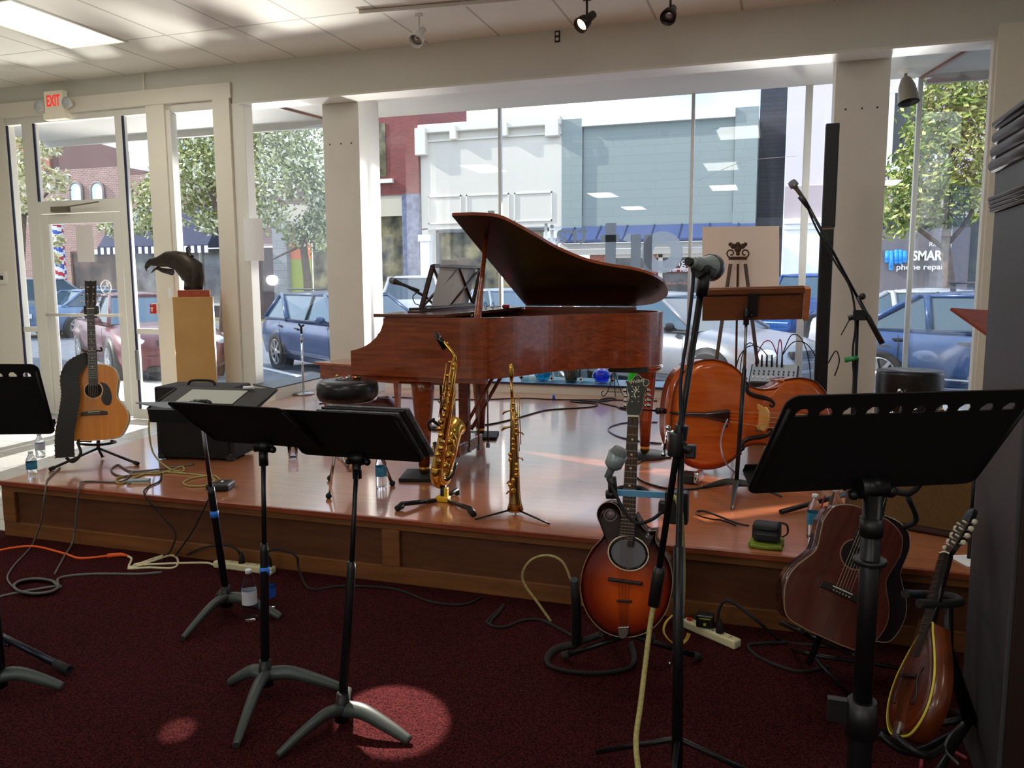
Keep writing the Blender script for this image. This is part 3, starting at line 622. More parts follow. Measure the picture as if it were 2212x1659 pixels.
for k in range(3):
    a = R(30+120*k); c, s = math.cos(a), math.sin(a)
    l = part(st_, 'leg', MB().tube([(.02*c, .02*s, .42), (.12*c, .12*s, .36), (.24*c, .24*s, .02)], .012, 8, M=T, flat=.6).tube([(.02*c, .02*s, .12), (.17*c, .17*s, .24)], .008, 8, M=T), CHR, True)
    part(l, 'rubber_foot', MB().ball((.245*c, .245*s, .016), .018, T), RUB, True)
random.seed(3)
kt = thing('key_bunch', 'bunch of keys and trinkets lying on the drum stool', 'keys', q+V((0, 0, .647)))
kT = Matrix.Translation(q+V((-.02, 0, .647)))
for k in range(14):
    x, y = random.uniform(-.07, .1), random.uniform(-.05, .05); c = (BLKP, REDP, CHR, BRASS, STEEL)[k % 5]
    nm = ('key', 'charm', 'key', 'bead', 'key')[k % 5]
    part(kt, nm, MB().ball((x, y, .012), .011, kT, 8) if k % 2 else MB().bar(kT @ V((x-.02, y, .008)), kT @ V((x+.02, y+.02, .014)), .012, .004), c, True)
part(kt, 'key_ring', MB().tube([kT @ V((.03*math.cos(a*PI/8), .03*math.sin(a*PI/8), .01)) for a in range(17)], .003, 5), CHR, True)

# red bag on the floor
p = PZ(800, 893, S); bgm = mat('dark_red_leather', (86, 22, 26), .45, noise=.3)
bg_ = thing('red_bag', 'dark red leather bag slumped on the stage under the bench', 'bag', p)
mb = MB(); rg = []
for x, h, w in ((-.3, .08, .05), (-.26, .2, .08), (-.1, .2, .1), (.08, .15, .1), (.2, .17, .09), (.27, .1, .06), (.29, .03, .03)):
    rg.append([(x, w*math.cos(a), h*.5+h*.5*math.sin(a)) for a in [2*PI*k/12 for k in range(12)]])
part(bg_, 'body', MB().loft(rg, M=Matrix.Translation(p)), bgm, True)
part(bg_, 'handle', MB().tube([p+V(v) for v in spline([(-.26, -.05, .15), (-.2, -.1, .22), (0, -.11, .17), (.15, -.1, .16), (.22, -.06, .15)], 5)], .008, 6), bgm, True)
part(bg_, 'zipper', MB().tube([p+V((-.25, -.02, .2)), p+V((-.1, -.01, .203)), p+V((.1, -.01, .158)), p+V((.2, -.02, .17))], .005, 5), STEEL, True)
# ------------------------------------------------------------------ saxophones
def keycup(mb, c, n, r): 
    n = V(n).normalized(); M = frame(c, n.orthogonal(), n.cross(n.orthogonal()))
    if M.to_3x3().col[2].dot(n) < 0: M = frame(c, n.orthogonal(), -n.cross(n.orthogonal()))
    return mb.lathe([(0, 0), (r, 0), (r, .004), (r*.8, .008), (0, .009)], 14, M)
base = PZ(955, 1083, S); Y0 = base.y
t = thing('alto_saxophone', 'golden alto saxophone standing on a black tripod stand before the piano', 'saxophone', base)
px = lambda x, y, dy=0: PY(x, y, Y0+dy)
top = px(978, 800); body0 = px(972, 832); bow = px(948, 1018)
P_ = [px(980, 782), px(976, 830), px(969, 880), px(960, 930), px(950, 985), px(945, 1010)]
part(t, 'body_tube', MB().tube(spline(P_, 4), [.015+.021*(i/20) for i in range(21)], 18), BRASS, True)
bo = [P_[-1], px(944, 1030, .0), px(950, 1040, .03), px(958, 1034, .07), px(961, 1015, .09)]
part(t, 'bow', MB().tube(spline(bo, 5), [.036+.008*(i/20) for i in range(21)], 18), BRASS, True)
bl = [px(961, 1015, .09), px(965, 985, .11), px(970, 955, .13), px(975, 932, .15), px(981, 920, .19)]
rr = [.042, .044, .046, .049, .052, .055, .055, .056, .057, .058, .059, .06, .061, .062, .063, .066, .07]
part(t, 'bell', MB().tube(spline(bl, 4), rr, 24, False), BRASS, True)
part(t, 'bell_interior', MB().tube([px(973, 940, .13), px(981, 921, .188)], [.045, .066], 20), BRASSD, True)
nk = [px(981, 785), px(982, 772), px(976, 760), px(966, 748), px(958, 738)]
part(t, 'neck', MB().tube(spline(nk, 5), [.0125-.004*(i/20) for i in range(21)], 14).ball(px(980, 788), .018), BRASS, True)
part(t, 'mouthpiece', MB().tube([px(962, 754), px(950, 733), px(941, 720)], [.018, .018, .011], 14), mat('ebonite', (14, 14, 15), .2), True)
part(t, 'ligature', MB().tube([px(961, 752), px(957, 745)], .0175, 14), BRASS, True)
ax = (P_[0]-P_[-1]).normalized(); side = V((1, .05, 0)); fwd = V((0, -1, .1)).normalized()
rods = MB()
for dx, a, b in ((.022, .03, .5), (.034, .06, .46), (-.012, .2, .52), (.012, .28, .6), (.042, .32, .6), (.05, .3, .55), (-.026, .05, .5), (.0, .02, .4)):
    p0 = P_[-1]+ax*(.62*(1-a)); p1 = P_[-1]+ax*(.62*(1-b)-.02)
    rods.tube([p0+side*dx+fwd*.03, p1+side*(dx+.006)+fwd*.042], .003, 6)
part(t, 'key_rods', rods, BRASS, True)
random.seed(5)
for k in range(16):
    u = .04+k*.037; r = .009+.011*(1-u/.62)
    c = P_[-1]+ax*u+fwd*(.034-.018*u)+side*random.choice((-.012, .004, .016)); part(t, 'key_cup', keycup(MB(), c, fwd+side*random.uniform(-.4, .5), r), BRASS if k % 3 else BRASSD, True)
for k, (x, y) in enumerate(((972, 955), (970, 985), (962, 1008))): part(t, 'bell_key_cup', keycup(MB(), px(x, y, .03), fwd+side*.6, .026), BRASS, True)
part(t, 'bell_key_guard', MB().tube(spline([px(978, 935, .03), px(986, 950, .02), px(984, 985, .02), px(974, 1005, .03)], 4), .003, 6).tube([px(975, 945, .02), px(985, 968, .01), px(977, 1000, .02)], .003, 6), BRASS, True)
for k in range(3): part(t, 'palm_key', MB().tube([px(966, 845+12*k), px(957, 852+12*k), px(950, 858+12*k)], [.003, .005, .003], 6), BRASS, True)
part(t, 'thumb_rest', MB().tube([px(962, 868), px(952, 872), px(946, 866)], .004, 6), BLKP, True)
part(t, 'octave_key', MB().tube(spline([px(984, 790), px(986, 775), px(975, 758)], 4), .003, 6).ball(px(966, 742), .008), BRASS, True)

yel = mat('yellow_plastic', (226, 176, 36), .4)
t = thing('saxophone_stand', 'black folding tripod stand with yellow hub, holding the alto saxophone', 'instrument stand', base)
hub = px(957, 1077)
part(t, 'hub', MB().box(hub, (.075, .05, .03)).box(hub+V((.02, 0, .035)), (.02, .03, .06)), yel, True, .006)
part(t, 'post', MB().tube([hub, px(958, 1040, .04)], .016, 12).tube([px(958, 1042, .05), px(948, 985, .11), px(938, 955, .12)], .012, 8), BLK, True)
for a, b in ((px(948, 1080), PZ(856, 1100, S+.012)), (px(968, 1082), PZ(1024, 1112, S+.015)), (px(966, 1070, .02), PZ(989, 1066, S+.012))):
    l = part(t, 'leg', MB().tube([a, a.lerp(b, .5)+V((0, 0, .012)), b.lerp(a, .12)+V((0, 0, .022)), b], [.012, .013, .014, .012], 8), BLK, True)
    part(l, 'rubber_foot', MB().tube([b.lerp(a, .14)+V((0, 0, .014)), b], [.018, .016], 8), RUB, True)
part(t, 'cradle', MB().tube(spline([px(930, 930, .1), px(925, 915, .06), px(938, 905, .05)], 4), .008, 8).tube(spline([px(985, 1000, .1), px(975, 1030, .05), px(945, 1040, .02), px(932, 1015, .02)], 4), .009, 8), BLK, True)

base = PZ(1112, 1110, S); Y0 = base.y; px = lambda x, y, dy=0: PY(x, y, Y0+dy)
t = thing('soprano_saxophone', 'straight brass soprano saxophone standing upright right of the alto', 'saxophone', base)
P_ = [px(1107, 862), px(1110, 920), px(1111, 990), px(1112, 1060), px(1113, 1085), px(1113, 1100)]
part(t, 'body_tube', MB().tube(P_, [.012, .019, .024, .029, .033, .044], 18), BRASSD, True)
part(t, 'bell_rim', MB().tube([px(1113, 1097), px(1113, 1103)], [.041, .043], 20), BRASS, True)
part(t, 'neck', MB().tube([px(1104, 822), px(1107, 865)], [.006, .009], 12), BRASS, True)
part(t, 'mouthpiece', MB().tube([px(1104, 786), px(1104, 795), px(1105, 812), px(1105, 824)], [.007, .012, .013, .008], 14), BRASS, True)
part(t, 'key_rods', MB().tube([px(1116, 852, -.02), px(1122, 975, -.02)], .003, 6).tube([px(1121, 856, -.01), px(1125, 960, -.01)], .003, 6).tube([px(1101, 985, -.02), px(1102, 1075, -.02)], .0025, 6).tube([px(1110, 870, -.02), px(1114, 1000, -.02)], .0025, 6), BRASS, True)
random.seed(9)
for k in range(18): part(t, 'key_cup', keycup(MB(), px(1109+random.choice((-6, 0, 7)), 872+k*11, -.018-.0006*k), (random.uniform(-.6, .8), -1, 0), .009+.0003*k), BRASS, True)
for x, y, s in ((1090, 890, 1), (1088, 925, 1.4), (1128, 935, .8), (1127, 990, .8), (1099, 1040, .8), (1098, 1062, .8)):
    part(t, 'side_key', MB().tube([px(1106, y-4), px(x, y), px(x-4 if x < 1106 else x+3, y+5)], [.003, .006*s, .004], 6), BRASSD, True)
t = thing('soprano_stand', 'small black tripod peg stand under the soprano saxophone', 'instrument stand', base)
part(t, 'peg', MB().tube([base+V((0, 0, .01)), base+V((0, 0, .09))], .012, 10), BLK, True)
for b in (PZ(1026, 1122, S+.004), PZ(1187, 1132, S+.006), PZ(1117, 1085, S+.004)): part(t, 'leg', MB().tube([base+V((0, 0, .028)), b], .005, 6), BLK, True)

# ------------------------------------------------------------------ acoustic guitars
def guitar(name, label, cat, M, top, side, dark=(34, 22, 16), L=.5, wb=.2, ww=.135, wu=.148, dp=.11, hl=.2, neckL=.37, binding=IVORY, strap=False):
    """x across, y up the string line, z out of the soundboard; origin at the bottom of the body"""
    t = thing(name, label, cat, M=M)
    half = [(0, 0), (.08, .002), (.15, .02), (wb, .115), (wb*.96, .19), (ww+.008, .265), (ww, .3), (wu*.985, .37), (wu, .41), (wu*.88, .465), (.075, .496), (.0, .5)]
    half = [(x, y/.5*L) for x, y in half]
    pl_ = spline([(x, y, 0) for x, y in half] + [(-x, y, 0) for x, y in half[::-1][1:-1]], 5, True); o = [(p.x, p.y) for p in pl_]
    part(t, 'body', MB().prism(o, -dp, -.004, sm=True), side)
    part(t, 'soundboard', MB().prism([(x*.995, .002+y*.992) for x, y in o], -.004, .0), top)
    part(t, 'binding', MB().tube([(x, y, -.003) for x, y in o+[o[0]]], .0028, 5, False), binding)
    hy = L*.66; ring = lambda r, w: MB().tube([(r*math.cos(a*PI/16), hy+r*math.sin(a*PI/16), .001) for a in range(33)], w, 5)
    part(t, 'soundhole', MB().lathe([(0, .0008), (.05, .0008)], 28, Matrix.Translation((0, hy, 0))), mat('hole_dark', (14, 9, 7), .9))
    part(t, 'rosette', ring(.055, .0022), binding)
    part(t, 'pickguard', MB().prism(sp2([(.04, hy+.05), (.075, hy+.04), (.1, hy), (.108, hy-.06), (.095, hy-.1), (.065, hy-.1), (.045, hy-.065), (.052, hy-.03), (.06, hy+.0), (.052, hy+.03)], 3), .0005, .002), mat('black_pickguard', (20, 17, 16), .25))
    eb = wood('ebony', (40, 30, 26), (24, 18, 16))
    b = part(t, 'bridge', MB().prism([(-.08, L*.33), (.08, L*.33), (.078, L*.33+.022), (.03, L*.33+.03), (-.03, L*.33+.03), (-.078, L*.33+.022)], 0, .009), eb, bevel=.002)
    pins = MB()
    for k in range(6): pins.ball((-.03+.012*k, L*.33+.009, .011), .0028, None, 6)
    part(b, 'bridge_pins', pins, IVORY); part(b, 'saddle', MB().bb((-.037, L*.33+.02, .009), (.037, L*.33+.024, .014)), IVORY)
    n0 = L*.72; n1 = L+neckL
    part(t, 'neck', MB().loft([[(w*math.cos(a), y, -.002+dpt*math.sin(a)) for a in [PI+PI*k/8 for k in range(9)]] for w, dpt, y in ((.03, .05, L-.01), (.028, .026, L+.02), (.022, .02, n1))]), side)
    part(t, 'fretboard', MB().loft([[(-w, y, -.001), (w, y, -.001), (w, y, .007), (-w, y, .007)] for w, y in ((.028, n0), (.0215, n1))], False), eb)
    fm = MB(); dm = MB(); sc = n1-(L*.33+.02)
    for k in range(1, 20):
        y = n1-sc*(1-2**(-k/12)); w = .0215+(.028-.0215)*(n1-y)/(n1-n0)
        if y > n0: fm.bb((-w, y-.0008, .007), (w, y+.0008, .0082))
        if k in (3, 5, 7, 9, 12, 15) and y > n0: dm.lathe([(0, .0082), (.003, .008)], 8, Matrix.Translation((0, y+.012, 0)))
    part(t, 'frets', fm, STEEL); part(t, 'fret_dots', dm, IVORY)
    part(t, 'nut', MB().bb((-.022, n1, -.001), (.022, n1+.005, .01)), IVORY)
    HM = Matrix.Translation((0, n1+.004, 0)) @ Matrix.Rotation(R(-12), 4, 'X')
    part(t, 'headstock', MB().prism([(-.022, 0), (.022, 0), (.032, .03), (.036, hl), (.012, hl-.006), (0, hl), (-.012, hl-.006), (-.036, hl), (-.032, .03)], -.014, 0, HM), wood('headstock_wood_'+name, dark, tuple(int(c*.7) for c in dark)), bevel=.002)
    for s in (-1, 1):
        for k in range(3):
            y = .05+k*.05; part(t, 'tuner', MB().lathe([(0, .009), (.0035, .008), (.004, 0), (.007, 0), (.007, -.001)], 10, HM @ Matrix.Translation((s*.018, y, 0))).tube([HM @ V((s*.03, y, -.008)), HM @ V((s*.05, y, -.008))], .003, 6).ball(HM @ V((s*.056, y, -.008)), .0095, None, 8, (.7, 1, 1)), CHR)
    sg = MB()
    for k in range(6):
        x0 = -.027+.0108*k; x1 = -.018+.0072*k; sg.tube([(x0, L*.33+.022, .014), (x1, n1+.004, .011), HM @ V(((-1 if k < 3 else 1)*.018, .05+.05*(k if k < 3 else 5-k), .006))], .0005+.00006*(5-k), 3, False)
    part(t, 'strings', sg, mat('string_steel'))
    return t, n1, HM
spruce = wood('amber_spruce_top', (222, 142, 54), (204, 122, 42), (14, 1, 1), .22, .4)
gside = wood('rosewood_sides', (70, 34, 24), (46, 22, 16), (1, 8, 8), .25, .4)
# left guitar, leaning back a little on its stand
cb = PY(206, 951, 4.12); y_ = V((-.10, .16, 1)).normalized(); x_ = V((.8, .6, 0))
M = frame(cb, x_, y_)                      # z = x cross y points at the camera side
gl, n1, HM = guitar('acoustic_guitar', 'honey coloured acoustic guitar with a studded black strap at the far left', 'guitar', M, spruce, gside)
blv = mat('black_leather_strap', (26, 25, 26), .6, bump=.3, nscale=60)
sp_ = [(-.02, .56, -.02), (-.09, .5, .02), (-.13, .42, .03), (-.125, .3, .045), (-.145, .17, .05), (-.17, .04, .045), (-.175, -.10, .03)]
mb = MB(); pts = spline(sp_, 5); n = len(pts); vs = []
for i, p in enumerate(pts):
    w = .03+.026*min(1, i/6); tng = (pts[min(i+1, n-1)]-pts[max(i-1, 0)]).normalized(); s_ = V((0, 0, 1)).cross(tng).normalized()
    vs.append([p-s_*w, p+s_*w, p+s_*w+V((0, 0, .005)), p-s_*w+V((0, 0, .005))])
mb.loft(vs, False); mb.tube(spline([(-.17, -.1, .03), (-.13, -.13, .03), (-.085, -.08, .02), (-.1, 0, 0), (-.03, .0, -.05)], 5), .014, 8, flat=.4)
sr = part(gl, 'strap', mb, blv, label='wide black leather strap with a studded edge')
stud = MB()
for i, (a, b, c, d) in enumerate(vs):
    if i % 1 == 0: stud.ball(b+V((0, 0, .004)), .0055, None, 6); stud.ball(a+V((0, 0, .004)), .0055, None, 6)
part(sr, 'studs', stud, BRASSD)

gs = thing('guitar_stand', 'black tubular tripod stand holding the honey coloured guitar', 'instrument stand', PZ(217, 975, S))
q0 = PY(214, 975, 4.3); q1 = M @ V((0, .5, -.14))
gx = lambda x, y, z: M @ V((x, y, z))
part(gs, 'post', MB().tube([PY(212, 970, 4.33), gx(0, .1, -.15), gx(0, .66, -.06)], .012, 10), BLK, True)
part(gs, 'yoke', MB().tube(spline([gx(-.055, .6, .015), gx(-.05, .595, -.045), gx(0, .6, -.06), gx(.05, .595, -.045), gx(.055, .61, .015)], 5), .006, 8), mat('dark_red_rubber', (90, 40, 36), .6), True)
part(gs, 'cradle', MB().tube(spline([gx(-.1, -.012, .03), gx(-.1, -.02, -.12), gx(0, -.03, -.15), gx(.1, -.02, -.12), gx(.1, -.012, .03)], 5), .009, 8), BLK, True)
for b in (PZ(298, 1002, S+.012), PZ(108, 1014, S+.012), PZ(222, 988, S+.012)):
    l = part(gs, 'leg', MB().tube([PY(212, 968, 4.33), b], .009, 8), BLK, True); part(l, 'rubber_foot', MB().tube([b.lerp(PY(212, 968, 4.33), .08), b], .014, 8), RUB, True)

# guitars at the lower right
mahog = wood('mahogany_top', (92, 36, 26), (68, 25, 18), (12, 1, 1), .25, .4); mahs = wood('mahogany_sides', (60, 22, 20), (44, 16, 14), (1, 8, 8), .2, .5)
cb = PY(1778, 1376, 3.02); tp_ = PY(1902, 1060, 3.22)
y_ = (tp_-cb).normalized(); M = frame(cb, V((1, -.15, -.3)), y_)
M = frame(cb, y_.cross(V((.22, -1, .1)))*1, y_)
if M.to_3x3().col[2].y > 0: M = frame(cb, -y_.cross(V((.22, -1, .1))), y_)
gr, n1, HM = guitar('acoustic_guitar', 'dark mahogany acoustic guitar leaning behind the right black music stand', 'guitar', M, mahog, mahs, L=.49, wb=.19, neckL=.33, hl=.165, binding=mat('cream_binding', (150, 120, 90), .5))
M2 = M @ Matrix.Translation((.17, .05, -.2)) @ Matrix.Rotation(R(9), 4, 'Z')
guitar('acoustic_guitar', 'glossy dark red guitar standing behind the mahogany guitar', 'guitar', M2, mat('dark_cherry_gloss', (46, 14, 16), .12, coat=.6), mat('dark_cherry_gloss'), L=.48, wb=.185, neckL=.26, hl=.165)
g2 = thing('guitar_stand', 'black tubular stand behind the two dark guitars at the right', 'instrument stand', V((.36, 3.3, 0)))
gx = lambda x, y, z: M @ V((x, y, z))
part(g2, 'post', MB().tube([gx(.04, -.12, -.14), gx(.04, .62, -.12)], .012, 8), BLK, True)
part(g2, 'yoke', MB().tube(spline([gx(.08, .78, .06), gx(.12, .74, .03), gx(.11, .62, -.02), gx(.03, .62, -.1)], 5), .013, 8).tube(spline([gx(.11, .6, -.02), gx(.2, .55, -.1), gx(.17, .5, -.12)], 4), .01, 8), RUB, True)
part(g2, 'cradle', MB().tube(spline([gx(-.09, -.012, .04), gx(-.09, -.02, -.2), gx(.1, -.02, -.34), gx(.12, -.012, .04)], 5), .01, 8), BLK, True)
for b in ((.1, 3.45, .01), (.62, 3.4, .01), (.3, 3.1, .01)): part(g2, 'leg', MB().tube([gx(.04, -.08, -.14), b], .009, 8), BLK, True)

# ------------------------------------------------------------------ octave mandolin, centre
YM = 3.02
def tr_(pts, Y=YM): return [PY(x, y, Y) for x, y in pts]
Mo = frame(PY(1350, 1377, YM), (1, 0, 0), (0, .0, 1)); inv = Mo.inverted()
l2 = lambda pts: [((inv @ p).x, (inv @ p).y) for p in tr_(pts)]
bodypx = [(1345, 1150), (1340, 1128), (1333, 1106), (1322, 1095), (1308, 1091), (1295, 1095), (1286, 1106), (1284, 1120), (1290, 1136), (1300, 1152), (1296, 1168), (1276, 1190), (1260, 1220), (1252, 1256), (1254, 1292), (1266, 1324), (1286, 1350), (1313, 1369), (1350, 1377), (1386, 1371), (1415, 1354), (1437, 1325), (1448, 1290), (1451, 1255), (1444, 1222), (1428, 1196), (1414, 1176), (1414, 1153)]
bodypx2 = [(1414, 1152), (1396, 1153), (1384, 1144), (1375, 1130), (1367, 1118)]
bo = sp2(l2(bodypx), 4, False) + sp2(l2(bodypx2), 4, False)
tilt = Matrix.Translation(PY(1350, 1377, YM)) @ Matrix.Rotation(R(-6), 4, 'X') @ Matrix.Translation(-PY(1350, 1377, YM)) @ Mo
mt = thing('octave_mandolin', 'sunburst octave mandolin with a scroll body, on a stand in front of the stage', 'mandolin', M=tilt)
sb = mat('mandolin_sunburst', (170, 62, 18), .22, coat=.15, spec=.3); tt = sb.node_tree; bs = tt.nodes['Principled BSDF']
tcn = tt.nodes.new('ShaderNodeTexCoord'); mp = tt.nodes.new('ShaderNodeMapping'); gd = tt.nodes.new('ShaderNodeTexGradient'); gd.gradient_type = 'SPHERICAL'; rp = tt.nodes.new('ShaderNodeValToRGB')
mp.inputs['Location'].default_value = (0, -.185*4.6, 0); mp.inputs['Scale'].default_value = (4.6, 4.6, 0)
rp.color_ramp.elements[0].position = .0; rp.color_ramp.elements[0].color = s2l((26, 8, 14))+(1,); rp.color_ramp.elements[1].position = .75; rp.color_ramp.elements[1].color = s2l((196, 78, 20))+(1,)
e = rp.color_ramp.elements.new(.35); e.color = s2l((120, 34, 14))+(1,)
tt.links.new(tcn.outputs['Object'], mp.inputs[0]); tt.links.new(mp.outputs[0], gd.inputs[0]); tt.links.new(gd.outputs[0], rp.inputs[0]); tt.links.new(rp.outputs[0], bs.inputs['Base Color'])
drk = mat('dark_burst_lacquer', (22, 7, 14), .2, coat=.15, spec=.3)
part(mt, 'body', MB().prism(bo, -.075, -.002, sm=True), drk)
# arched soundboard: rings shrinking to the centre
cx_, cy_ = 0.0, .18
rg = []
for k in range(7):
    s_ = 1-k*.13; z = .014*math.sin(k/6*PI/2)
    rg.append([(cx_+(x-cx_)*s_, cy_+(y-cy_)*s_, z-.002) for x, y in bo])
part(mt, 'soundboard', MB().loft(rg), sb)
part(mt, 'binding', MB().tube([(x, y, -.001) for x, y in bo], .0022, 5, False), mat('cream_binding'))
part(mt, 'scroll_ring', MB().tube([V((*l2([(1313+15*math.cos(a*PI/9)*(1-a*.02), 1118+15*math.sin(a*PI/9)*(1-a*.02))])[0], .004)) for a in range(16)], .003, 6).lathe([(0, .006), (.014, .004), (.02, -.001)], 16, Matrix.Translation(V((*l2([(1314, 1118)])[0], 0)))), mat('grey_lacquer', (110, 96, 100), .2), )
hc = V((*l2([(1355, 1199)])[0], .0)); r0 = .068
part(mt, 'soundhole', MB().lathe([(0, .0135), (r0, .0135)], 32, Matrix.Translation(hc) @ Matrix.Diagonal((1, .82, 1, 1))), mat('hole_grey', (110, 112, 118), .8))
part(mt, 'rosette', MB().tube([hc+V((.079*math.cos(a*PI/18), .068*math.sin(a*PI/18), .0125)) for a in range(37)], .003, 6), IVORY)
part(mt, 'rosette', MB().tube([hc+V((.071*math.cos(a*PI/18), .06*math.sin(a*PI/18), .013)) for a in range(37)], .004, 6), drk)
b0, b1 = V((*l2([(1313, 1252)])[0], .0)), V((*l2([(1387, 1262)])[0], .0))
part(mt, 'bridge', MB().bar(b0+V((0, 0, .02)), b1+V((0, 0, .02)), .012, .02, (0, 0, 1)), BLKP, bevel=.003)
part(mt, 'tone_bar', MB().bar(V((*l2([(1332, 1298)])[0], .016)), V((*l2([(1365, 1300)])[0], .016)), .009, .008, (0, 0, 1)), BLKP, bevel=.002)
part(mt, 'tailpiece', MB().prism(l2([(1335, 1353), (1360, 1352), (1358, 1368), (1352, 1378), (1342, 1378), (1337, 1368)]), .0, .014), mat('satin_nickel', (150, 140, 138), .3, .9), bevel=.003)
fb = l2([(1341, 905), (1373, 906), (1369, 1182), (1366, 1184), (1353, 1182), (1350, 1160), (1337, 1158)])
fb = l2([(1349, 905), (1372, 905), (1369, 1158), (1367, 1184), (1353, 1184), (1352, 1160), (1338, 1158)])
part(mt, 'fretboard', MB().prism(fb, .012, .02), wood('ebony'))
part(mt, 'neck', MB().loft([[(x+w*math.cos(a), y, .012+.022*math.sin(a)) for a in [PI+PI*k/8 for k in range(9)]] for (x, y), w in ((l2([(1354, 1155)])[0], .026), (l2([(1361, 905)])[0], .019))]), drk)
fr_ = MB(); dt = MB(); yb = l2([(1350, 1257)])[0][1]; yn = l2([(1361, 905)])[0][1]
for k in range(1, 25):
    y = yn-(yn-yb)*(1-2**(-k/12)); u = (yn-y)/(yn-l2([(1354, 1158)])[0][1]); w = .0215+.008*min(u, 1); x = l2([(1361-7*u, 1000)])[0][0]
    if u > 1.02: w = .013; x = l2([(1360, 1000)])[0][0]
    fr_.bb((x-w, y-.0011, .02), (x+w, y+.0011, .0218))
    if k in (3, 5, 7, 10, 12, 15): dt.lathe([(0, .0215), (.0045, .0212)], 10, Matrix.Translation((x, y+.014, 0)))
part(mt, 'frets', fr_, STEEL); part(mt, 'fret_dots', dt, IVORY)
part(mt, 'nut', MB().bb((l2([(1349, 905)])[0][0], yn, .01), (l2([(1373, 905)])[0][0], yn+.006, .024)), IVORY)
hs = sp2(l2([(1350, 904), (1345, 884), (1351, 862), (1346, 845), (1345, 836), (1344, 829), (1342, 833), (1343, 826), (1352, 828), (1367, 813), (1380, 822), (1390, 824), (1394, 832), (1390, 838), (1386, 850), (1383, 862), (1381, 880), (1373, 904)]), 3)
hd = part(mt, 'headstock', MB().prism(hs, .0, .014), mat('black_headstock', (14, 12, 13), .15, coat=.5))
part(hd, 'headstock_binding', MB().tube([(x, y, .013) for x, y in hs+[hs[0]]], .0009, 5, False), IVORY)
part(hd, 'scroll_inlay', MB().tube([V((*l2([(1387+6*math.cos(a*PI/6), 832+6*math.sin(a*PI/6))])[0], .015)) for a in range(9)], .0013, 5), IVORY)
tw = l2([(1368, 827)])[0]
part(hd, 'headstock_lettering', textmb('Weber', .022, Matrix.Translation((tw[0], tw[1], .015)) @ Matrix.Rotation(R(14), 4, 'Z'), .0006), IVORY)
part(hd, 'flower_inlay', MB().tube(spline([(*l2([(1364, 839)])[0], .0148), (*l2([(1366, 848)])[0], .0148), (*l2([(1362, 856)])[0], .0148), (*l2([(1365, 864)])[0], .0148)], 4), .0028, 5).tube([(*l2([(1359, 843)])[0], .0148), (*l2([(1365, 852)])[0], .0148), (*l2([(1371, 843)])[0], .0148)], .0018, 5), IVORY)
for s in (0, 1):
    for k in range(4):
        yy = 840+11*k; xp = 1358 if s == 0 else 1372
        xo = (1340 if s == 0 else 1390)+(2 if k else 0)
        a = V((*l2([(xp, yy)])[0], .0)); b = V((*l2([(xo, yy+8)])[0], .002))
        part(mt, 'tuner', MB().lathe([(0, .022), (.004, .021), (.0045, .014)], 10, Matrix.Translation(a)).tube([(a.x+(b.x-a.x)*.4, b.y, .004), b], .0028, 6).ball(b, .010, None, 8, (1.1, .8, .6)), CHR)
sg = MB()
for k in range(8):
    x0 = l2([(1336+4.0*k+(k % 2)*-2, 1256)])[0]; x1 = l2([(1351+2.7*k, 905)])[0]; x2 = l2([(1339+2.2*k, 1355)])[0]
    sg.tube([(x2[0], x2[1], .012), (x0[0], x0[1], .032), (x1[0], x1[1], .026)], .0007, 3, False)
part(mt, 'strings', sg, mat('string_bronze', (150, 112, 84), .3, 1))
# its stand
TP = lambda x, y, z: tilt @ V((x, y, z))
ms = thing('mandolin_stand', 'black tubular stand with long feet holding the sunburst octave mandolin', 'instrument stand', (-.72, 3.1, 0))
k0 = PY(1242, 1300, 3.08)
part(ms, 'post', MB().tube([TP(0, .0, -.12), TP(.0, .62, -.06)], .013, 8), BLK, True)
part(ms, 'yoke', MB().tube(spline([PY(1322, 1068, 3.06), PY(1340, 1055, 3.13), PY(1385, 1056, 3.13), PY(1402, 1070, 3.06)], 5), .012, 8), RUB, True)
part(ms, 'side_arm', MB().tube([PY(1240, 1252, 3.0), PY(1244, 1300, 3.05), PY(1246, 1390, 3.08)], [.016, .02, .022], 8).tube([PY(1246, 1390, 3.08), TP(0, .02, -.12)], .014, 8), BLKM, True)
part(ms, 'cradle', MB().tube(spline([TP(-.09, .004, .02), TP(-.09, -.012, -.09), TP(.09, -.012, -.09), TP(.09, .004, .02)], 5), .01, 8), BLK, True)
for a, b in ((PY(1320, 1367, 3.1), PZ(1215, 1418, .02)), (PY(1300, 1372, 3.1), PZ(1300, 1345, .015)), (PY(1390, 1370, 3.1), PZ(1513, 1420, .02))):
    l = part(ms, 'leg', MB().tube([TP(0, -.02, -.1), b], .012, 8), BLK, True); part(l, 'rubber_foot', MB().tube([b.lerp(TP(0, -.02, -.1), .1), b], .018, 8), RUB, True)
hz = [PZ(x, y, .012) for x, y in ((1245, 1392), (1205, 1400), (1184, 1420), (1190, 1440), (1240, 1452), (1310, 1453), (1360, 1442), (1370, 1420), (1362, 1390))]
solo('floor_strap', 'wide black instrument strap looped on the carpet under the octave mandolin', 'strap', MB().tube(spline(hz, 5), .016, 8, flat=.5), RUB)

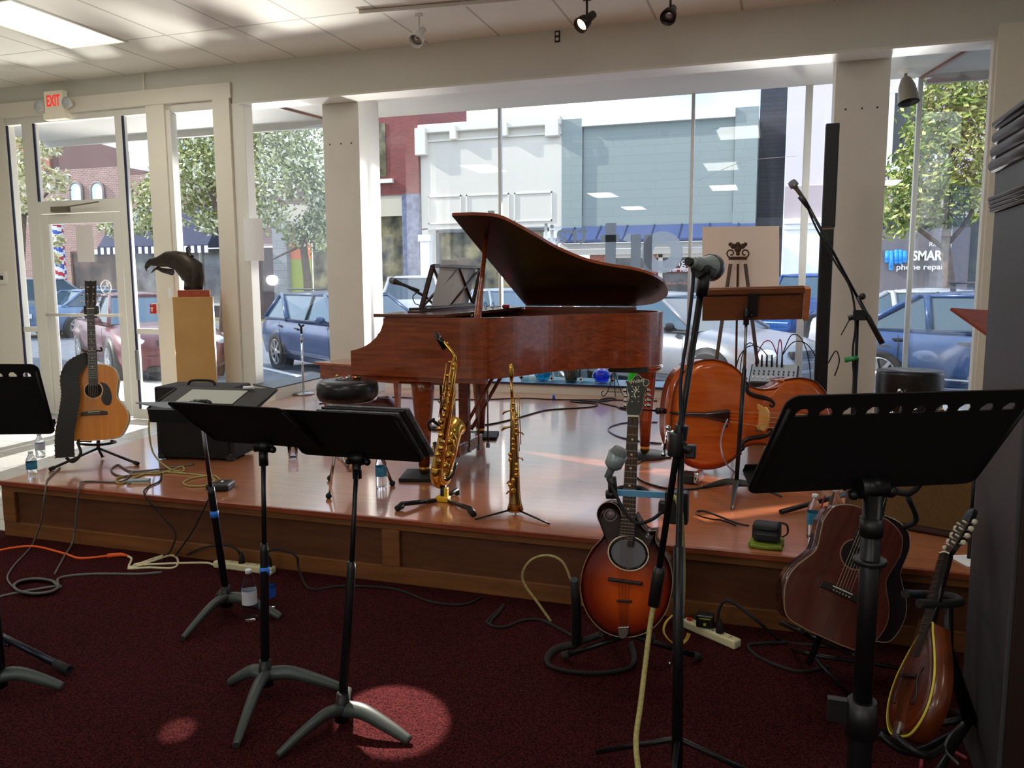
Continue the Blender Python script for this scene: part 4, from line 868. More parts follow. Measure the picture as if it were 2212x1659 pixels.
# ------------------------------------------------------------------ double bass lying on its side
bz = .345
c_ = R(27); U = V((math.cos(c_), math.sin(c_), -.075)).normalized(); N = V((math.sin(c_), -math.cos(c_), .06)).normalized(); Wv = N.cross(U)*-1
if Wv.z < 0: Wv = -Wv
o0 = PY(1450, 892, 5.0)
Mb = Matrix((U, Wv, N)).transposed().to_4x4(); Mb.translation = o0
if Mb.to_3x3().determinant() < 0: Mb = Matrix((U, Wv, -N)).transposed().to_4x4(); Mb.translation = o0
BS = thing('double_bass', 'orange brown double bass lying on its side behind the microphone stand', 'double bass', M=Mb)
hb = [(0, .04), (.01, .14), (.05, .24), (.13, .315), (.25, .338), (.37, .31), (.45, .25), (.475, .235), (.468, .215), (.52, .18), (.6, .17), (.68, .185), (.735, .215), (.728, .235), (.76, .245), (.85, .255), (.95, .23), (1.03, .15), (1.09, .06), (1.1, .0)]
sgn = 1 if (Mb.to_3x3().col[2].dot(V((0, -1, 0))) > 0) else -1
ob = sp2(hb, 3, False); outl = ob + [(x, -y) for x, y in ob[::-1][1:]]
bt = wood('bass_top_varnish', (214, 104, 30), (186, 80, 20), (1, 10, 10), .16, .6); bsd = wood('bass_rib_varnish', (196, 96, 40), (170, 76, 30), (3, 3, 3), .14, .6)
part(BS, 'ribs_and_back', MB().prism(outl, -.21*sgn, -.006*sgn, sm=True), bsd)
# arched front
rg = []
for k in range(8):
    s_ = 1-k*.125; z = .004+.03*math.sin(k/7*PI/2)
    rg.append([(.5+(x-.5)*s_, y*s_, z*sgn) for x, y in outl])
part(BS, 'front', MB().loft(rg), bt)
part(BS, 'edge', MB().tube([(x*1.0, y*1.01, .001*sgn) for x, y in outl+[outl[0]]], .006, 6, False), mat('dark_bass_edge', (110, 34, 18), .3))
fh = wood('bass_f_hole', (22, 10, 8), (16, 8, 6))
for s in (1, -1):
    sh = [(.44, .205), (.455, .222), (.475, .21), (.47, .19), (.48, .165), (.52, .145), (.58, .135), (.63, .12), (.655, .098), (.645, .082), (.628, .09), (.635, .1)]
    z = .034*sgn
    part(BS, 'f_hole', MB().tube([(x, s*(y-.01), z-.012*sgn) for x, y in [(p.x, p.y) for p in spline([(a, b, 0) for a, b in sh], 4)]], [.009]*2+[.011+.004*math.sin(i/45*PI) for i in range(41)]+[.009]*2, 8), fh)
    part(BS, 'f_hole_eye', MB().ball((.45, s*.2, z-.018*sgn), .019, None, 10, (1, 1, .4)).ball((.645, s*.083, z-.012*sgn), .016, None, 10, (1, 1, .4)), fh)
tp = MB().loft([[(x, -w, .045*sgn), (x, w, .045*sgn), (x, w*.6, .062*sgn), (x, -w*.6, .062*sgn)] for x, w in ((.05, .014), (.2, .02), (.34, .045), (.36, .043))], False)
part(BS, 'tailpiece', tp, wood('tailpiece_wood', (60, 24, 16), (44, 18, 12), (1, 8, 8), .2, .5), bevel=.004)
part(BS, 'tail_gut', MB().tube([(-.01, 0, .0), (.03, 0, .03*sgn), (.06, 0, .05*sgn)], .008, 6), BLKP)
part(BS, 'endpin', MB().tube([(0, 0, -.1*sgn), (-.05, 0, -.1*sgn)], .018, 10).tube([(-.05, 0, -.1*sgn), (-.3, .01, -.1*sgn)], .006, 8).ball((-.05, 0, -.1*sgn), .022), BLK)
br = MB().prism([(-.085, .0), (-.06, .0), (-.04, .03), (.04, .03), (.06, .0), (.085, .0), (.07, .07), (.075, .11), (.05, .15), (0, .16), (-.05, .15), (-.075, .11), (-.07, .07)], -.006, .006, frame((.55, 0, .03*sgn), (0, 1, 0), (0, 0, sgn)))
bq = part(BS, 'bridge', br, wood('maple_bridge', (224, 180, 104), (206, 158, 84), (2, 2, 2), .4), bevel=.002)
part(BS, 'pickup_clip', MB().box((.33, -.06, .06*sgn), (.03, .02, .02)).box((.53, -.07, .09*sgn), (.02, .03, .02)), CHR)
sg = MB(); st2 = MB()
for k in range(4):
    y0 = -.03+.02*k; y1 = -.045+.03*k
    (st2 if k in (1, 2) else sg).tube([(.35, y0, .07*sgn), (.55, y1, .19*sgn)], .0016, 4)
    sg.tube([(.55, y1, .19*sgn), (1.1, y1*.8, .13*sgn), (1.75, y1*.4, .1*sgn)], .0022, 4)
part(BS, 'strings', sg, mat('bright_string', (240, 238, 230), .2, .8)); part(BS, 'string_silk', st2, mat('red_silk', (226, 70, 60), .5))
part(BS, 'neck', MB().loft([[(x, -w, .03*sgn), (x, w, .03*sgn), (x, w*.7, -.02*sgn), (x, -w*.7, -.02*sgn)] for x, w in ((1.05, .035), (1.7, .024))], False), bsd, bevel=.006)
part(BS, 'fingerboard', MB().loft([[(x, -w, .1*sgn), (x, w, .1*sgn), (x, w*.8, .035*sgn), (x, -w*.8, .035*sgn)] for x, w in ((.86, .044), (1.72, .025))], False), wood('ebony'), bevel=.004)
hd = MB().prism([(1.7, .03), (1.82, .03), (1.92, .02), (1.97, .0), (1.95, -.03), (1.9, -.02), (1.8, -.02), (1.7, -.03)], -.03, .03)
part(BS, 'scroll', hd, bsd, bevel=.006)
for k in range(4): part(BS, 'tuner', MB().tube([(1.74+.05*k, 0, 0), (1.74+.05*k, (-1)**k*.09, 0)], .008, 8).ball((1.74+.05*k, (-1)**k*.1, 0), .018, None, 8, (1, .5, 1)), BRASSD)

# ------------------------------------------------------------------ teardrop mandolin, lower right, seen nearly edge on
nk0 = PY(1962, 1428, 2.52); nk1 = PY(2040, 1215, 2.68); bt0 = PY(1940, 1590, 2.40)
y_ = (nk1-bt0).normalized(); zd = V((-1, -.28, .1)); x_ = y_.cross(zd); Mm = frame(bt0, x_, y_)
mm = thing('teardrop_mandolin', 'dark sunburst teardrop mandolin with yellow binding, on a stand at the lower right', 'mandolin', M=Mm)
hb = [(0, 0), (.06, .008), (.105, .05), (.125, .11), (.115, .18), (.08, .25), (.04, .31), (.025, .34)]
ob = sp2(hb, 4, False); ol = ob+[(-x, y) for x, y in ob[::-1][1:-1]]
part(mm, 'body', MB().prism(ol, -.055, -.002, sm=True), wood('mandolin_side', (120, 52, 14), (70, 28, 8), (2, 2, 2), .3, .2))
rg = [[(x*s_, .15+(y-.15)*s_, .012*math.sin(k/5*PI/2)) for x, y in ol] for k, s_ in enumerate((1, .85, .7, .5, .3, .1))]
sb2 = mat('mandolin_sunburst_small', (40, 14, 10), .25, coat=.2, rgb2=(96, 34, 12), nscale=5)
part(mm, 'soundboard', MB().loft(rg), sb2)
part(mm, 'binding', MB().tube([(x, y, -.002) for x, y in ol+[ol[0]]], .0034, 6, False), mat('yellow_binding', (206, 190, 70), .4))
for s in (1, -1): part(mm, 'f_hole', MB().tube(spline([(s*.06, .2, .008), (s*.05, .17, .011), (s*.065, .12, .009), (s*.055, .09, .01)], 4), .004, 6), fh)
part(mm, 'neck', MB().loft([[(w*math.cos(a), y, -.0+.02*math.sin(a)) for a in [PI+PI*k/8 for k in range(9)]] for w, y in ((.022, .32), (.016, .56))]), drk)
part(mm, 'fretboard', MB().loft([[(-w, y, .0), (w, y, .0), (w, y, .012), (-w, y, .012)] for w, y in ((.019, .23), (.0155, .56))], False), wood('ebony'))
fr_ = MB()
for k in range(1, 24):
    y = .56-.38*(1-2**(-k/12)); fr_.bb((-.017, y-.0007, .012), (.017, y+.0007, .0136))
part(mm, 'frets', fr_, STEEL); part(mm, 'nut', MB().bb((-.016, .56, 0), (.016, .565, .015)), IVORY)
HM = Matrix.Translation((0, .565, 0)) @ Matrix.Rotation(R(-12), 4, 'X')
part(mm, 'headstock', MB().prism(sp2([(-.016, 0), (.016, 0), (.032, .05), (.034, .12), (.02, .165), (0, .17), (-.02, .165), (-.034, .12), (-.032, .05)], 3), -.014, 0, HM), mat('black_headstock'))
for s in (-1, 1):
    for k in range(4): part(mm, 'tuner', MB().lathe([(0, .012), (.003, .011), (.0035, 0)], 8, HM @ Matrix.Translation((s*.017, .035+.026*k, 0))).tube([HM @ V((s*.03, .035+.026*k, -.008)), HM @ V((s*.05, .035+.026*k, -.008))], .002, 5).ball(HM @ V((s*.055, .035+.026*k, -.008)), .0095, None, 8), mat('cream_tuner', (200, 190, 168), .4))
part(mm, 'bridge', MB().box((0, .17, .016), (.09, .008, .014)), BLKP); part(mm, 'tailpiece', MB().box((0, .015, .006), (.03, .05, .012)), mat('satin_nickel'), bevel=.004)
sg = MB()
for k in range(8): sg.tube([(-.012+.0034*k, .02, .014), (-.016+.0045*k, .17, .024), (-.012+.0034*k, .56, .016)], .0006, 3, False)
part(mm, 'strings', sg, mat('string_bronze'))
s3 = thing('mandolin_stand', 'black padded stand gripping the teardrop mandolin at the lower right', 'instrument stand', (.62, 2.75, 0))
yk = PY(1990, 1320, 2.6)
part(s3, 'yoke', MB().tube(spline([PY(1955, 1283, 2.7), PY(1990, 1284, 2.82), PY(2050, 1288, 2.84), PY(2075, 1300, 2.75), PY(2030, 1305, 2.62), PY(1985, 1303, 2.56)], 5), .014, 8), RUB, True)
part(s3, 'post', MB().tube([PY(2052, 1292, 2.84), PY(2045, 1400, 2.8), (.62, 2.75, .16)], [.012, .02, .022], 8), BLK, True)
part(s3, 'cradle', MB().tube(spline([Mm @ V((.05, -.01, .03)), Mm @ V((.05, -.02, -.07)), (.6, 2.74, .14), Mm @ V((-.05, -.02, -.07)), Mm @ V((-.05, -.01, .03))], 5), .011, 8), BLK, True)
for b in ((.42, 2.45, .012), (.35, 2.85, .012), (.86, 2.7, .012), (.62, 3.1, .012)): part(s3, 'leg', MB().tube([(.62, 2.75, .17), b], .012, 8), BLK, True)
part(s3, 'stand_lettering', textmb('Stagg', .05, frame(PY(2021, 1528, 2.68), (0, 0, 1), (-1, -.2, 0)), .001), PAPER, True)
# ------------------------------------------------------------------ music stands
def orch_stand(label, foot, feet, c, e, tt, w=.51, h=.33, slots=False, sheets=0, tape=None, grp='black orchestral music stands', steel_up=False, holder=True):
    e, tt = V(e).normalized(), V(tt).normalized(); c = V(c); T = frame(c, e, tt); f0 = V(foot)
    ptop = T @ V((0, -h*.42, .035))
    if slots: f0 = V((ptop.x, ptop.y, 0)); feet = [f0+V(b)-V(foot) for b in feet]
    t = thing('music_stand', label, 'music stand', f0, group=grp)
    r = .025; n = 5
    def rr(x0, x1, y0, y1, r=r): 
        o = []
        for cx, cy, a0 in ((x1-r, y0+r, -90), (x1-r, y1-r, 0), (x0+r, y1-r, 90), (x0+r, y0+r, 180)):
            o += [(cx+r*math.cos(R(a0+90*k/n)), cy+r*math.sin(R(a0+90*k/n))) for k in range(n+1)]
        return o
    d = MB()
    if not slots: d.prism(rr(-w/2, w/2, -h/2, h/2), -.0015, .0015, T)
    else:
        ya, yb_ = h*.5-.055, h*.5-.035
        ro = rr(-w/2, w/2, -h/2, h/2); d.prism(ro[:n+1]+[(w/2, ya), (-w/2, ya)]+ro[3*n+3:], -.0015, .0015, T)
        d.prism([(-w/2, yb_), (w/2, yb_)]+[p for p in rr(-w/2, w/2, -h/2, h/2) if p[1] > 0 and p[1] > h/2-.0251], -.0015, .0015, T)
        k = 11; gap = w/(k-.3)
        x = -w/2; xs = []
        for i in range(10): s0 = -w/2+.03+i*(w-.06)/9.6; xs.append((s0, s0+.026))
        prev = -w/2
        for a, b in xs+[(w/2, w/2)]:
            d.prism([(prev, ya), (a, ya), (a, yb_), (prev, yb_)], -.0015, .0015, T); prev = b
        for a, b in xs:                      # rounded slot ends
            for q0, q1 in ((a, .008), (b, -.008)): d.prism([(q0, yb_-.01), (q0+q1, yb_), (q0, yb_)][::(1 if q1 > 0 else -1)], -.0014, .0014, T)
    dk = part(t, 'desk', d, BLKM, True)
    part(dk, 'desk_lip', MB().box((0, -h/2+.002, -.03), (w-.03, .003, .06), T).box((0, -h/2+.012, -.06), (w-.03, .02, .002), T), BLKM, True)
    for s_ in ((-1, 1) if holder else ()): part(dk, 'desk_rib', MB().tube([T @ V((s_*(w/2-.01), -h/2+.02, .004)), T @ V((s_*(w/2-.01), h/2-.03, .004))], .004, 6), BLKM, True)
    part(t, 'tilt_joint', MB().tube([T @ V((-.03, -h*.4, .02)), T @ V((.03, -h*.4, .02))], .024, 14).tube([ptop, ptop+V((0, 0, -.06))], .018, 12).ball(T @ V((.042, -h*.42, .03)), .014).ball(T @ V((-.04, -h*.44, .03)), .012), BLK, True)
    mid = ptop.lerp(f0, .42 if not slots else .44)
    part(t, 'upper_pole', MB().tube([ptop, mid], .0095 if not slots else .02, 14), STEEL if steel_up else BLK, True)
    part(t, 'lower_pole', MB().tube([mid+V((0, 0, .03)), mid+V((0, 0, .0)), f0+V((0, 0, .1))], [.014, .0165, .0165] if not slots else [.02, .026, .026], 14), BLK, True)
    if slots: part(t, 'clutch', MB().tube([mid+V((0, 0, .03)), mid+V((0, 0, -.05))], [.03, .034], 12).box(mid+V((-.05, 0, 0)), (.04, .02, .05)), BLKP, True)
    if slots: part(t, 'collar', MB().tube([ptop+V((0, 0, -.05)), ptop+V((0, 0, -.09))], .024, 12), BLKP, True); part(t, 'flange', MB().tube([ptop+V((0, 0, -.14)), ptop+V((0, 0, -.15))], .034, 12), BLKP, True)
    hb_ = part(t, 'hub', MB().tube([f0+V((0, 0, .13)), f0+V((0, 0, .03))], [.021, .03], 14), BLK, True)
    cast = mat('cast_grey_base', (66, 72, 70), .45, .4)
    for b in feet:
        b = V(b); d_ = (b-f0); q = f0+V((0, 0, .07))
        pts = spline([q, q+d_*.3+V((0, 0, .008)), q+d_*.7+V((0, 0, -.025)), V((b.x, b.y, f0.z+.012))], 5)
        k = len(pts)
        part(t, 'leg', MB().tube(pts, [.03-.014*(i/(k-1))**1.5 for i in range(k)], 10, flat=.75), cast, True)
    if tape:
        p = ptop.lerp(f0, tape); part(t, 'blue_tape', MB().tube([p+V((0, 0, .015)), p-V((0, 0, .015))], .019, 14), mat('blue_tape', (34, 112, 214), .6), True)
    return t, T
a3 = (math.cos(.02), math.sin(.02), 0)
def tdir(a, th): return (math.sin(a)*math.sin(th), -math.cos(a)*math.sin(th), math.cos(th))
f3 = PZ(742, 1572, 0); f2 = PZ(575, 1495, 0); f1 = PZ(490, 1322, 0)
orch_stand('black music stand nearest the camera, its grey three-legged base beside the spotlit patch', f3, [PZ(600, 1640, 0), PZ(885, 1608, 0), PZ(752, 1500, 0)], (-1.495, 2.589, .992), a3, tdir(.02, .82), .51, .315)
orch_stand('middle black music stand of the left group, grey base with a leg pointing right', f2, [PZ(510, 1618, 0), PZ(496, 1480, 0), PZ(740, 1492, 0)], (-1.877, 2.523, 1.021), (1, -.018, 0), tdir(-.018, .939), .5, .333, tape=.5)
orch_stand('black music stand nearest the stage in the left group, white page flat on its desk', f1, [PZ(395, 1385, 0), PZ(607, 1338, 0), PZ(470, 1296, 0)], PY(462, 862, 3.12), (1, .2, -.01), (-.1, .95, .22), .52, .3, tape=.52, steel_up=True)
# papers
T = frame(PY(462, 862, 3.12), (1, .2, -.01), (-.1, .95, .22))
solo('sheet_music', 'pale sheet music lying flat on the back left music stand', 'sheet music', MB().box((-.02, .02, .004), (.28, .17, .002), T), mat('sheet_paper_d', (176, 180, 170), .7))
solo('pen', 'white capped pen lying on top of the back left music stand', 'pen', MB().tube([T @ V((.09, .125, .012)), T @ V((.14, .13, .012))], .008, 8), PAPER)
T = frame((-1.83, 2.49, 1.03), (1, -.018, 0), tdir(-.018, .939))
T3 = frame((-1.495, 2.589, .992), a3, tdir(.02, .82))
pk = mat('grey_paper_stack', (120, 122, 124), .8, noise=.5, nscale=30)
for k in range(3): solo('sheet_music', ('grey edged sheet music sticking out at the right of the nearest stand', 'crumpled black and grey songbook on the nearest music stand', 'thin paper folder behind the songbook on the nearest music stand')[k], 'sheet music', MB().box((.1+.018*k, .0+.004*k, -.012-.008*k), (.32, .3, .006), T3), pk if k != 1 else mat('black_folder', (34, 34, 36), .7))
T1 = frame(PY(330, 873, 2.55), (1, .05, 0), (0, 1, .1))
solo('paper_folder', 'flat grey paper folder poking out left of the middle music stand', 'folder', MB().prism([(-.08, 0), (.12, .05), (.26, .02), (.2, -.05), (.1, -.06)], 0, .004, T1), mat('blue_grey_card', (112, 122, 132), .6))

# right, large slotted stand
er, tr2 = V((math.cos(.474), math.sin(.474), 0)), V(tdir(.474, .632))
c = (PD(1735, 860, 1.66)+PD(2188, 828, 1.93)+PD(1596, 1076, 1.66)+PD(2085, 1036, 1.93))/4
e_ = (PD(2188, 828, 1.93)-PD(1735, 860, 1.66)); e2 = (PD(2085, 1036, 1.95)-PD(1596, 1076, 1.78)); u_ = ((PD(1735, 860, 1.64)-PD(1596, 1076, 1.74))+(PD(2188, 828, 1.90)-PD(2085, 1036, 1.98)))
b0 = V((.206, 1.751, 1.229)); ff = PD(1835, 1100, 1.8); ff = V((ff.x, ff.y, 0))
rs_, _ = orch_stand('large black music stand with a row of slots, close at the right', ff, [ff+V((.25, -.1, 0)), ff+V((-.2, -.22, 0)), ff+V((-.02, .3, 0))], b0+V((.012, .02, -.006)), er, tr2, .53, .285, slots=True)
ff = ROOTM[rs_].translation; pp = PY(1808, 1568, ff.y-.03)
solo('stand_sticker', 'white and red sticker on the pole of the large right music stand', 'sticker', MB().lathe([(.0275, pp.z-.02), (.0275, pp.z+.02)], 8, Matrix.Translation((ff.x, ff.y, 0)), R(-150), R(-60)), mat('sticker_white_red', (220, 214, 214), .6, rgb2=(200, 50, 60), nscale=40))

# far left, partly out of frame
t, _ = orch_stand('black slotted music stand cut by the left edge of the photo', V((-2.42, 1.62, 0)), [V((-2.42, 1.62, 0))+V(v) for v in ((.2, .1, 0), (-.2, .05, 0), (0, -.2, 0))], PD(-40, 872, 2.9)+V((-.05, 0, .01)), (.86, .5, -.03), (.25, -.42, .87), .5, .32, slots=True)
p = PZ(150, 1448, .02); q = PZ(-120, 1365, .02)
lt = thing('tripod_stand_leg', 'blue black tripod stand leg lying in from the left edge on the carpet', 'microphone stand', q)
part(lt, 'leg', MB().tube([q+V((0, 0, .12)), p], .014, 10).tube([q+V((0, 0, .02)), q.lerp(p, .55)+V((0, 0, .03))], .008, 8), mat('blue_black_steel', (22, 28, 44), .3, .5), True)
part(lt, 'rubber_foot', MB().tube([p.lerp(q, .1)+V((0, 0, .01)), p], .018, 10), RUB, True)
part(lt, 'pole', MB().tube([q+V((0, 0, .1)), q+V((0, 0, 1.0))], .012, 10), BLK, True)

# wooden stand by the bass
f = PZ(1592, 1072, S); f = V((-.2, 4.62, S))
ws = thing('wooden_music_stand', 'wooden double desk music stand on a slim pole in front of the easel', 'music stand', f)
dw = wood('teak_desk', (130, 80, 50), (110, 64, 40), (1, 8, 8), .35)
A, B, Cc, D = PY(1514, 622, 4.62), PY(1733, 617, 4.7), PY(1738, 690, 4.76), PY(1520, 692, 4.68)
T = frame((A+B+Cc+D)/4, (B-A), (A-D)); w = (B-A).length; h = (A-D).length
ds = part(ws, 'desk', MB().box((0, 0, 0), (w, h, .014), T), dw, True, .003)
part(ws, 'desk_edge', MB().box((w/2+.017, -.006, .0), (.03, h*.96, .05), T), wood('light_ash_edge', (214, 140, 92), (176, 100, 60), (6, 1, 6)), True, .003, label='paler striped end of the desk')
part(ws, 'desk_strip', MB().box((0, h*.5-.02, .012), (w*1.0, .03, .012), T), dw, True, .002)
for s in (-1, 1): part(ws, 'desk_groove', MB().box((s*w*.25, h*.26, .0085), (w*.42, .005, .004), T), BLKM, True)
part(ws, 'bracket', MB().box((0, 0, .02), (.05, h*.7, .025), T), BLKM, True)
pt = PY(1612, 690, 4.66)
part(ws, 'tilt_joint', MB().tube([pt+V((0, 0, .06)), pt+V((0, 0, -.03))], .016, 12).ball(pt+V((.03, 0, .02)), .012), BLK, True)
part(ws, 'upper_pole', MB().tube([pt, PY(1608, 800, 4.64)], .0085, 12), STEEL, True)
part(ws, 'lower_pole', MB().tube([PY(1608, 796, 4.64), f+V((0, 0, .08))], .0125, 12), BLK, True)
for b in (PZ(1580, 1105, S), PZ(1690, 1078, S), PZ(1520, 1055, S)):
    pts = spline([f+V((0, 0, .08)), f.lerp(b, .4)+V((0, 0, .07)), V((b.x, b.y, S+.012))], 5); part(ws, 'leg', MB().tube(pts, [.026-.002*i for i in range(len(pts))], 10, flat=.7), mat('cast_grey_base'), True)

# wooden board corner showing behind the cabinet
A = [PD(2054, 665, 3.7), PD(2230, 676, 3.8), PD(2230, 770, 3.5), PD(2138, 724, 3.5)]
t = thing('wooden_music_stand', 'corner of a red brown wooden desk jutting out behind the black cabinet', 'music stand', (1.35, 3.5, 0))
n_ = (A[1]-A[0]).cross(A[3]-A[0]).normalized()*.012
part(t, 'desk', MB().loft([[a for a in A], [a+n_ for a in A]], False), wood('redwood_desk', (150, 62, 36), (120, 46, 26), (1, 8, 8)), True)
cx = A[1]; part(t, 'pole', MB().tube([(cx.x+.02, cx.y, 0), (cx.x+.02, cx.y, cx.z-.02)], .012, 8), BLK, True)
part(t, 'base', MB().lathe([(0, 0), (.14, 0), (.13, .02), (0, .025)], 20, Matrix.Translation((cx.x+.02, cx.y, 0))), BLK, True)

# ------------------------------------------------------------------ microphones on stands
def mic_body(t, a, b, big=False, m=None):
    """a = grille end, b = cable end"""
    a, b = V(a), V(b); d = (b-a).normalized(); M = frame(a, d.orthogonal(), d.cross(d.orthogonal()))
    if M.to_3x3().col[2].dot(d) < 0: M = frame(a, d.orthogonal(), -d.cross(d.orthogonal()))
    L = (b-a).length; r = .026
    mm_ = m or mat('mic_grey', (74, 78, 82), .35, .5)
    part(t, 'microphone', MB().lathe([(0, L), (.011, L), (.0125, L*.45), (.018, L*.28), (r*.95, .045)], 20, M), mm_, True)
    part(t, 'grille', MB().lathe([(r*.95, .045), (r, .035), (r, .018), (r*.8, .004), (0, 0)], 20, M), mat('mic_mesh', (130, 134, 138), .45, .3, bump=.8, nscale=400), True)
    part(t, 'grille_band', MB().lathe([(r*1.03, .032), (r*1.03, .04)], 20, M), STEEL, True)
# right boom stand
YR = 5.2; g = V((PY(1850, 760, YR).x, YR, S))
t = thing('boom_microphone_stand', 'tall black boom microphone stand with its mic high up in front of the right column', 'microphone stand', g)
J = PY(1852, 688, YR); A0, A1 = PY(1738, 430, YR), PY(1906, 742, YR)
part(t, 'boom_arm', MB().tube([A0, A1.lerp(A0, .32)], .0085, 10), BLK, True)
part(t, 'counterweight', MB().tube([A1.lerp(A0, .32), A1.lerp(A0, .2), A1.lerp(A0, .18), A1], [.012, .012, .017, .017], 12), BLKP, True)
part(t, 'post', MB().tube([J, g+V((0, 0, .75)), g+V((0, 0, .75)), g+V((0, 0, .1))], [.010, .010, .016, .016], 12), BLK, True)
part(t, 'clamp', MB().box(J+V((.01, 0, .02)), (.07, .05, .06)).tube([J+V((-.05, 0, .0)), J+V((.03, 0, .03))], .016, 10).ball(J+V((.02, -.02, .13)), .02).tube([J+V((-.04, 0, 0)), J+V((-.085, 0, -.1))], .004, 6), BLKP, True, .006)
mic_body(t, PY(1708, 390, YR), PY(1738, 432, YR), m=mat('mic_tan_grey', (120, 116, 104), .35, .5))
part(t, 'mic_clip', MB().tube([PY(1728, 424, YR), PY(1746, 448, YR)], [.016, .013], 10), BLKP, True)
part(t, 'cable', MB().tube(spline([PY(1738, 432, YR), PY(1762, 490, YR), PY(1800, 560, YR-.02), PY(1838, 625, YR-.02), PY(1848, 700, YR-.02), PY(1842, 760, YR-.02), PY(1846, 840, YR-.02), PY(1846, 900, YR)], 5), .006, 6), RUB, True)
part(t, 'green_clip', MB().tube([PY(1824, 778, YR-.03), PY(1845, 774, YR-.03), PY(1853, 772, YR-.03)], [.02, .017, .012], 8, flat=.6), mat('green_plastic', (18, 128, 66), .4), True)
for k in range(3): a = R(20+120*k); part(t, 'leg', MB().tube([g+V((0, 0, .16)), g+V((.3*math.cos(a), .3*math.sin(a), .012))], .009, 8), BLK, True)

# centre stand with the big grille mic
YC = 2.3; gx_ = PY(1463, 1640, YC)
g = V((gx_.x, YC, 0)); t = thing('boom_microphone_stand', 'black boom microphone stand close at centre right, silver mic at its top seen from below', 'microphone stand', g)
J = PY(1472, 962, YC); A0, A1 = PY(1514, 632, YC), PY(1412, 1308, YC-.02)
part(t, 'boom_arm', MB().tube([A0, A1.lerp(A0, .12)], .0095, 12), BLK, True)
part(t, 'counterweight', MB().tube([A1.lerp(A0, .13), A1.lerp(A0, .11), A1], [.013, .018, .018], 14), BLKP, True)
part(t, 'post', MB().tube([J, PY(1466, 1180, YC), PY(1466, 1180, YC), g+V((0, 0, .1))], [.0095, .0095, .015, .017], 12), BLK, True)
part(t, 'clamp', MB().tube([PY(1473, 918, YC), PY(1468, 950, YC)], .02, 12).tube([PY(1462, 935, YC-.01), PY(1458, 985, YC-.01)], .022, 12).tube([J, PY(1492, 975, YC)], .014, 10), BLKP, True, .002); part(t, 'clamp_knob', MB().box(PY(1492, 975, YC), (.03, .02, .04)), BLKP, True, .004)
part(t, 'crank_handle', MB().ball(PY(1443, 924, YC), .008).tube([PY(1441, 933, YC), PY(1465, 933, YC)], .005, 8).tube([PY(1441, 933, YC), PY(1434, 978, YC)], .004, 8).ball(PY(1433, 981, YC), .008), CHR, True)
ga = PY(1543, 580, YC+.06); gb = PY(1492, 566, YC-.06)
d = (gb-ga).normalized(); M = frame(ga, d.orthogonal(), d.cross(d.orthogonal()))
if M.to_3x3().col[2].dot(d) < 0: M = frame(ga, d.orthogonal(), -d.cross(d.orthogonal()))
L = (gb-ga).length
part(t, 'microphone', MB().lathe([(.034, .03), (.028, .05), (.02, .07), (.02, L*.75), (.0155, L*.8), (.0155, L*.93), (.011, L), (0, L)], 24, M), mat('mic_satin_chrome', (150, 160, 162), .3, .35), True)
part(t, 'grille', MB().lathe([(.034, .03), (.037, .022), (.037, .01), (.03, -.006), (0, -.012)], 28, M), mat('mic_mesh'), True)
part(t, 'grille_ring', MB().lathe([(.038, .012), (.0385, .02), (.036, .03)], 28, M), STEEL, True)
part(t, 'xlr_plug', MB().tube([M @ V((0, 0, L*.95)), M @ V((0, 0, L+.015))], .011, 12), BLKP, True)
part(t, 'mic_clip', MB().tube([PY(1516, 640, YC), PY(1522, 590, YC)], [.016, .018], 10).tube([PY(1508, 582, YC-.02), PY(1532, 588, YC+.02)], .024, 14, flat=.9), BLKP, True)
part(t, 'cable', MB().tube(spline([PY(1494, 570, YC-.05), PY(1497, 610, YC-.04), PY(1485, 720, YC-.03), PY(1470, 830, YC-.03), PY(1474, 930, YC-.03)], 6), .005, 7), mat('navy_cable', (22, 26, 48), .45), True)
for k in range(3): a = R(30+120*k); part(t, 'leg', MB().tube([g+V((0, 0, .2)), g+V((.32*math.cos(a), .32*math.sin(a), .012))], .009, 8), BLK, True)
# instrument mic at the mandolin neck, taped to a flat boom
YS = 2.42; g = V((PY(1466, 1200, YS).x, YS, .9))
t = thing('instrument_microphone', 'grey instrument mic on a blue taped bar clamped beside the mandolin neck', 'microphone', PY(1462, 1095, YS))
part(t, 'blue_bar', MB().bar(PY(1334, 1064, YS), PY(1446, 1070, YS), .012, .018), mat('light_blue_tape', (84, 140, 180), .4), True)
part(t, 'clamp', MB().box(PY(1462, 1095, YS), (.07, .04, .1)), BLKP, True, .006); part(t, 'clamp_knob', MB().box(PY(1434, 1095, YS), (.03, .03, .04)), BLKP, True, .006)
a_, b_ = PY(1342, 966, YS), PY(1312, 1032, YS)
mic_body(t, a_, b_, m=mat('mic_grey_light', (128, 142, 146), .35, .2))
part(t, 'mic_body_shell', MB().tube([a_.lerp(b_, .22), a_.lerp(b_, .6), a_.lerp(b_, .68)], [.031, .027, .018], 16), mat('mic_grey_light'), True)
part(t, 'mic_clip', MB().tube([PY(1322, 1030, YS), PY(1324, 1062, YS)], [.013, .015], 10).tube([PY(1310, 1068, YS), PY(1334, 1068, YS)], .014, 12), BLKP, True)
part(t, 'cable', MB().tube(spline([PY(1313, 1034, YS), PY(1330, 1068, YS-.03), PY(1352, 1110, YS-.04), PY(1378, 1130, YS-.04), PY(1408, 1122, YS-.04), PY(1432, 1104, YS-.03)], 6), .0055, 7), RUB, True)
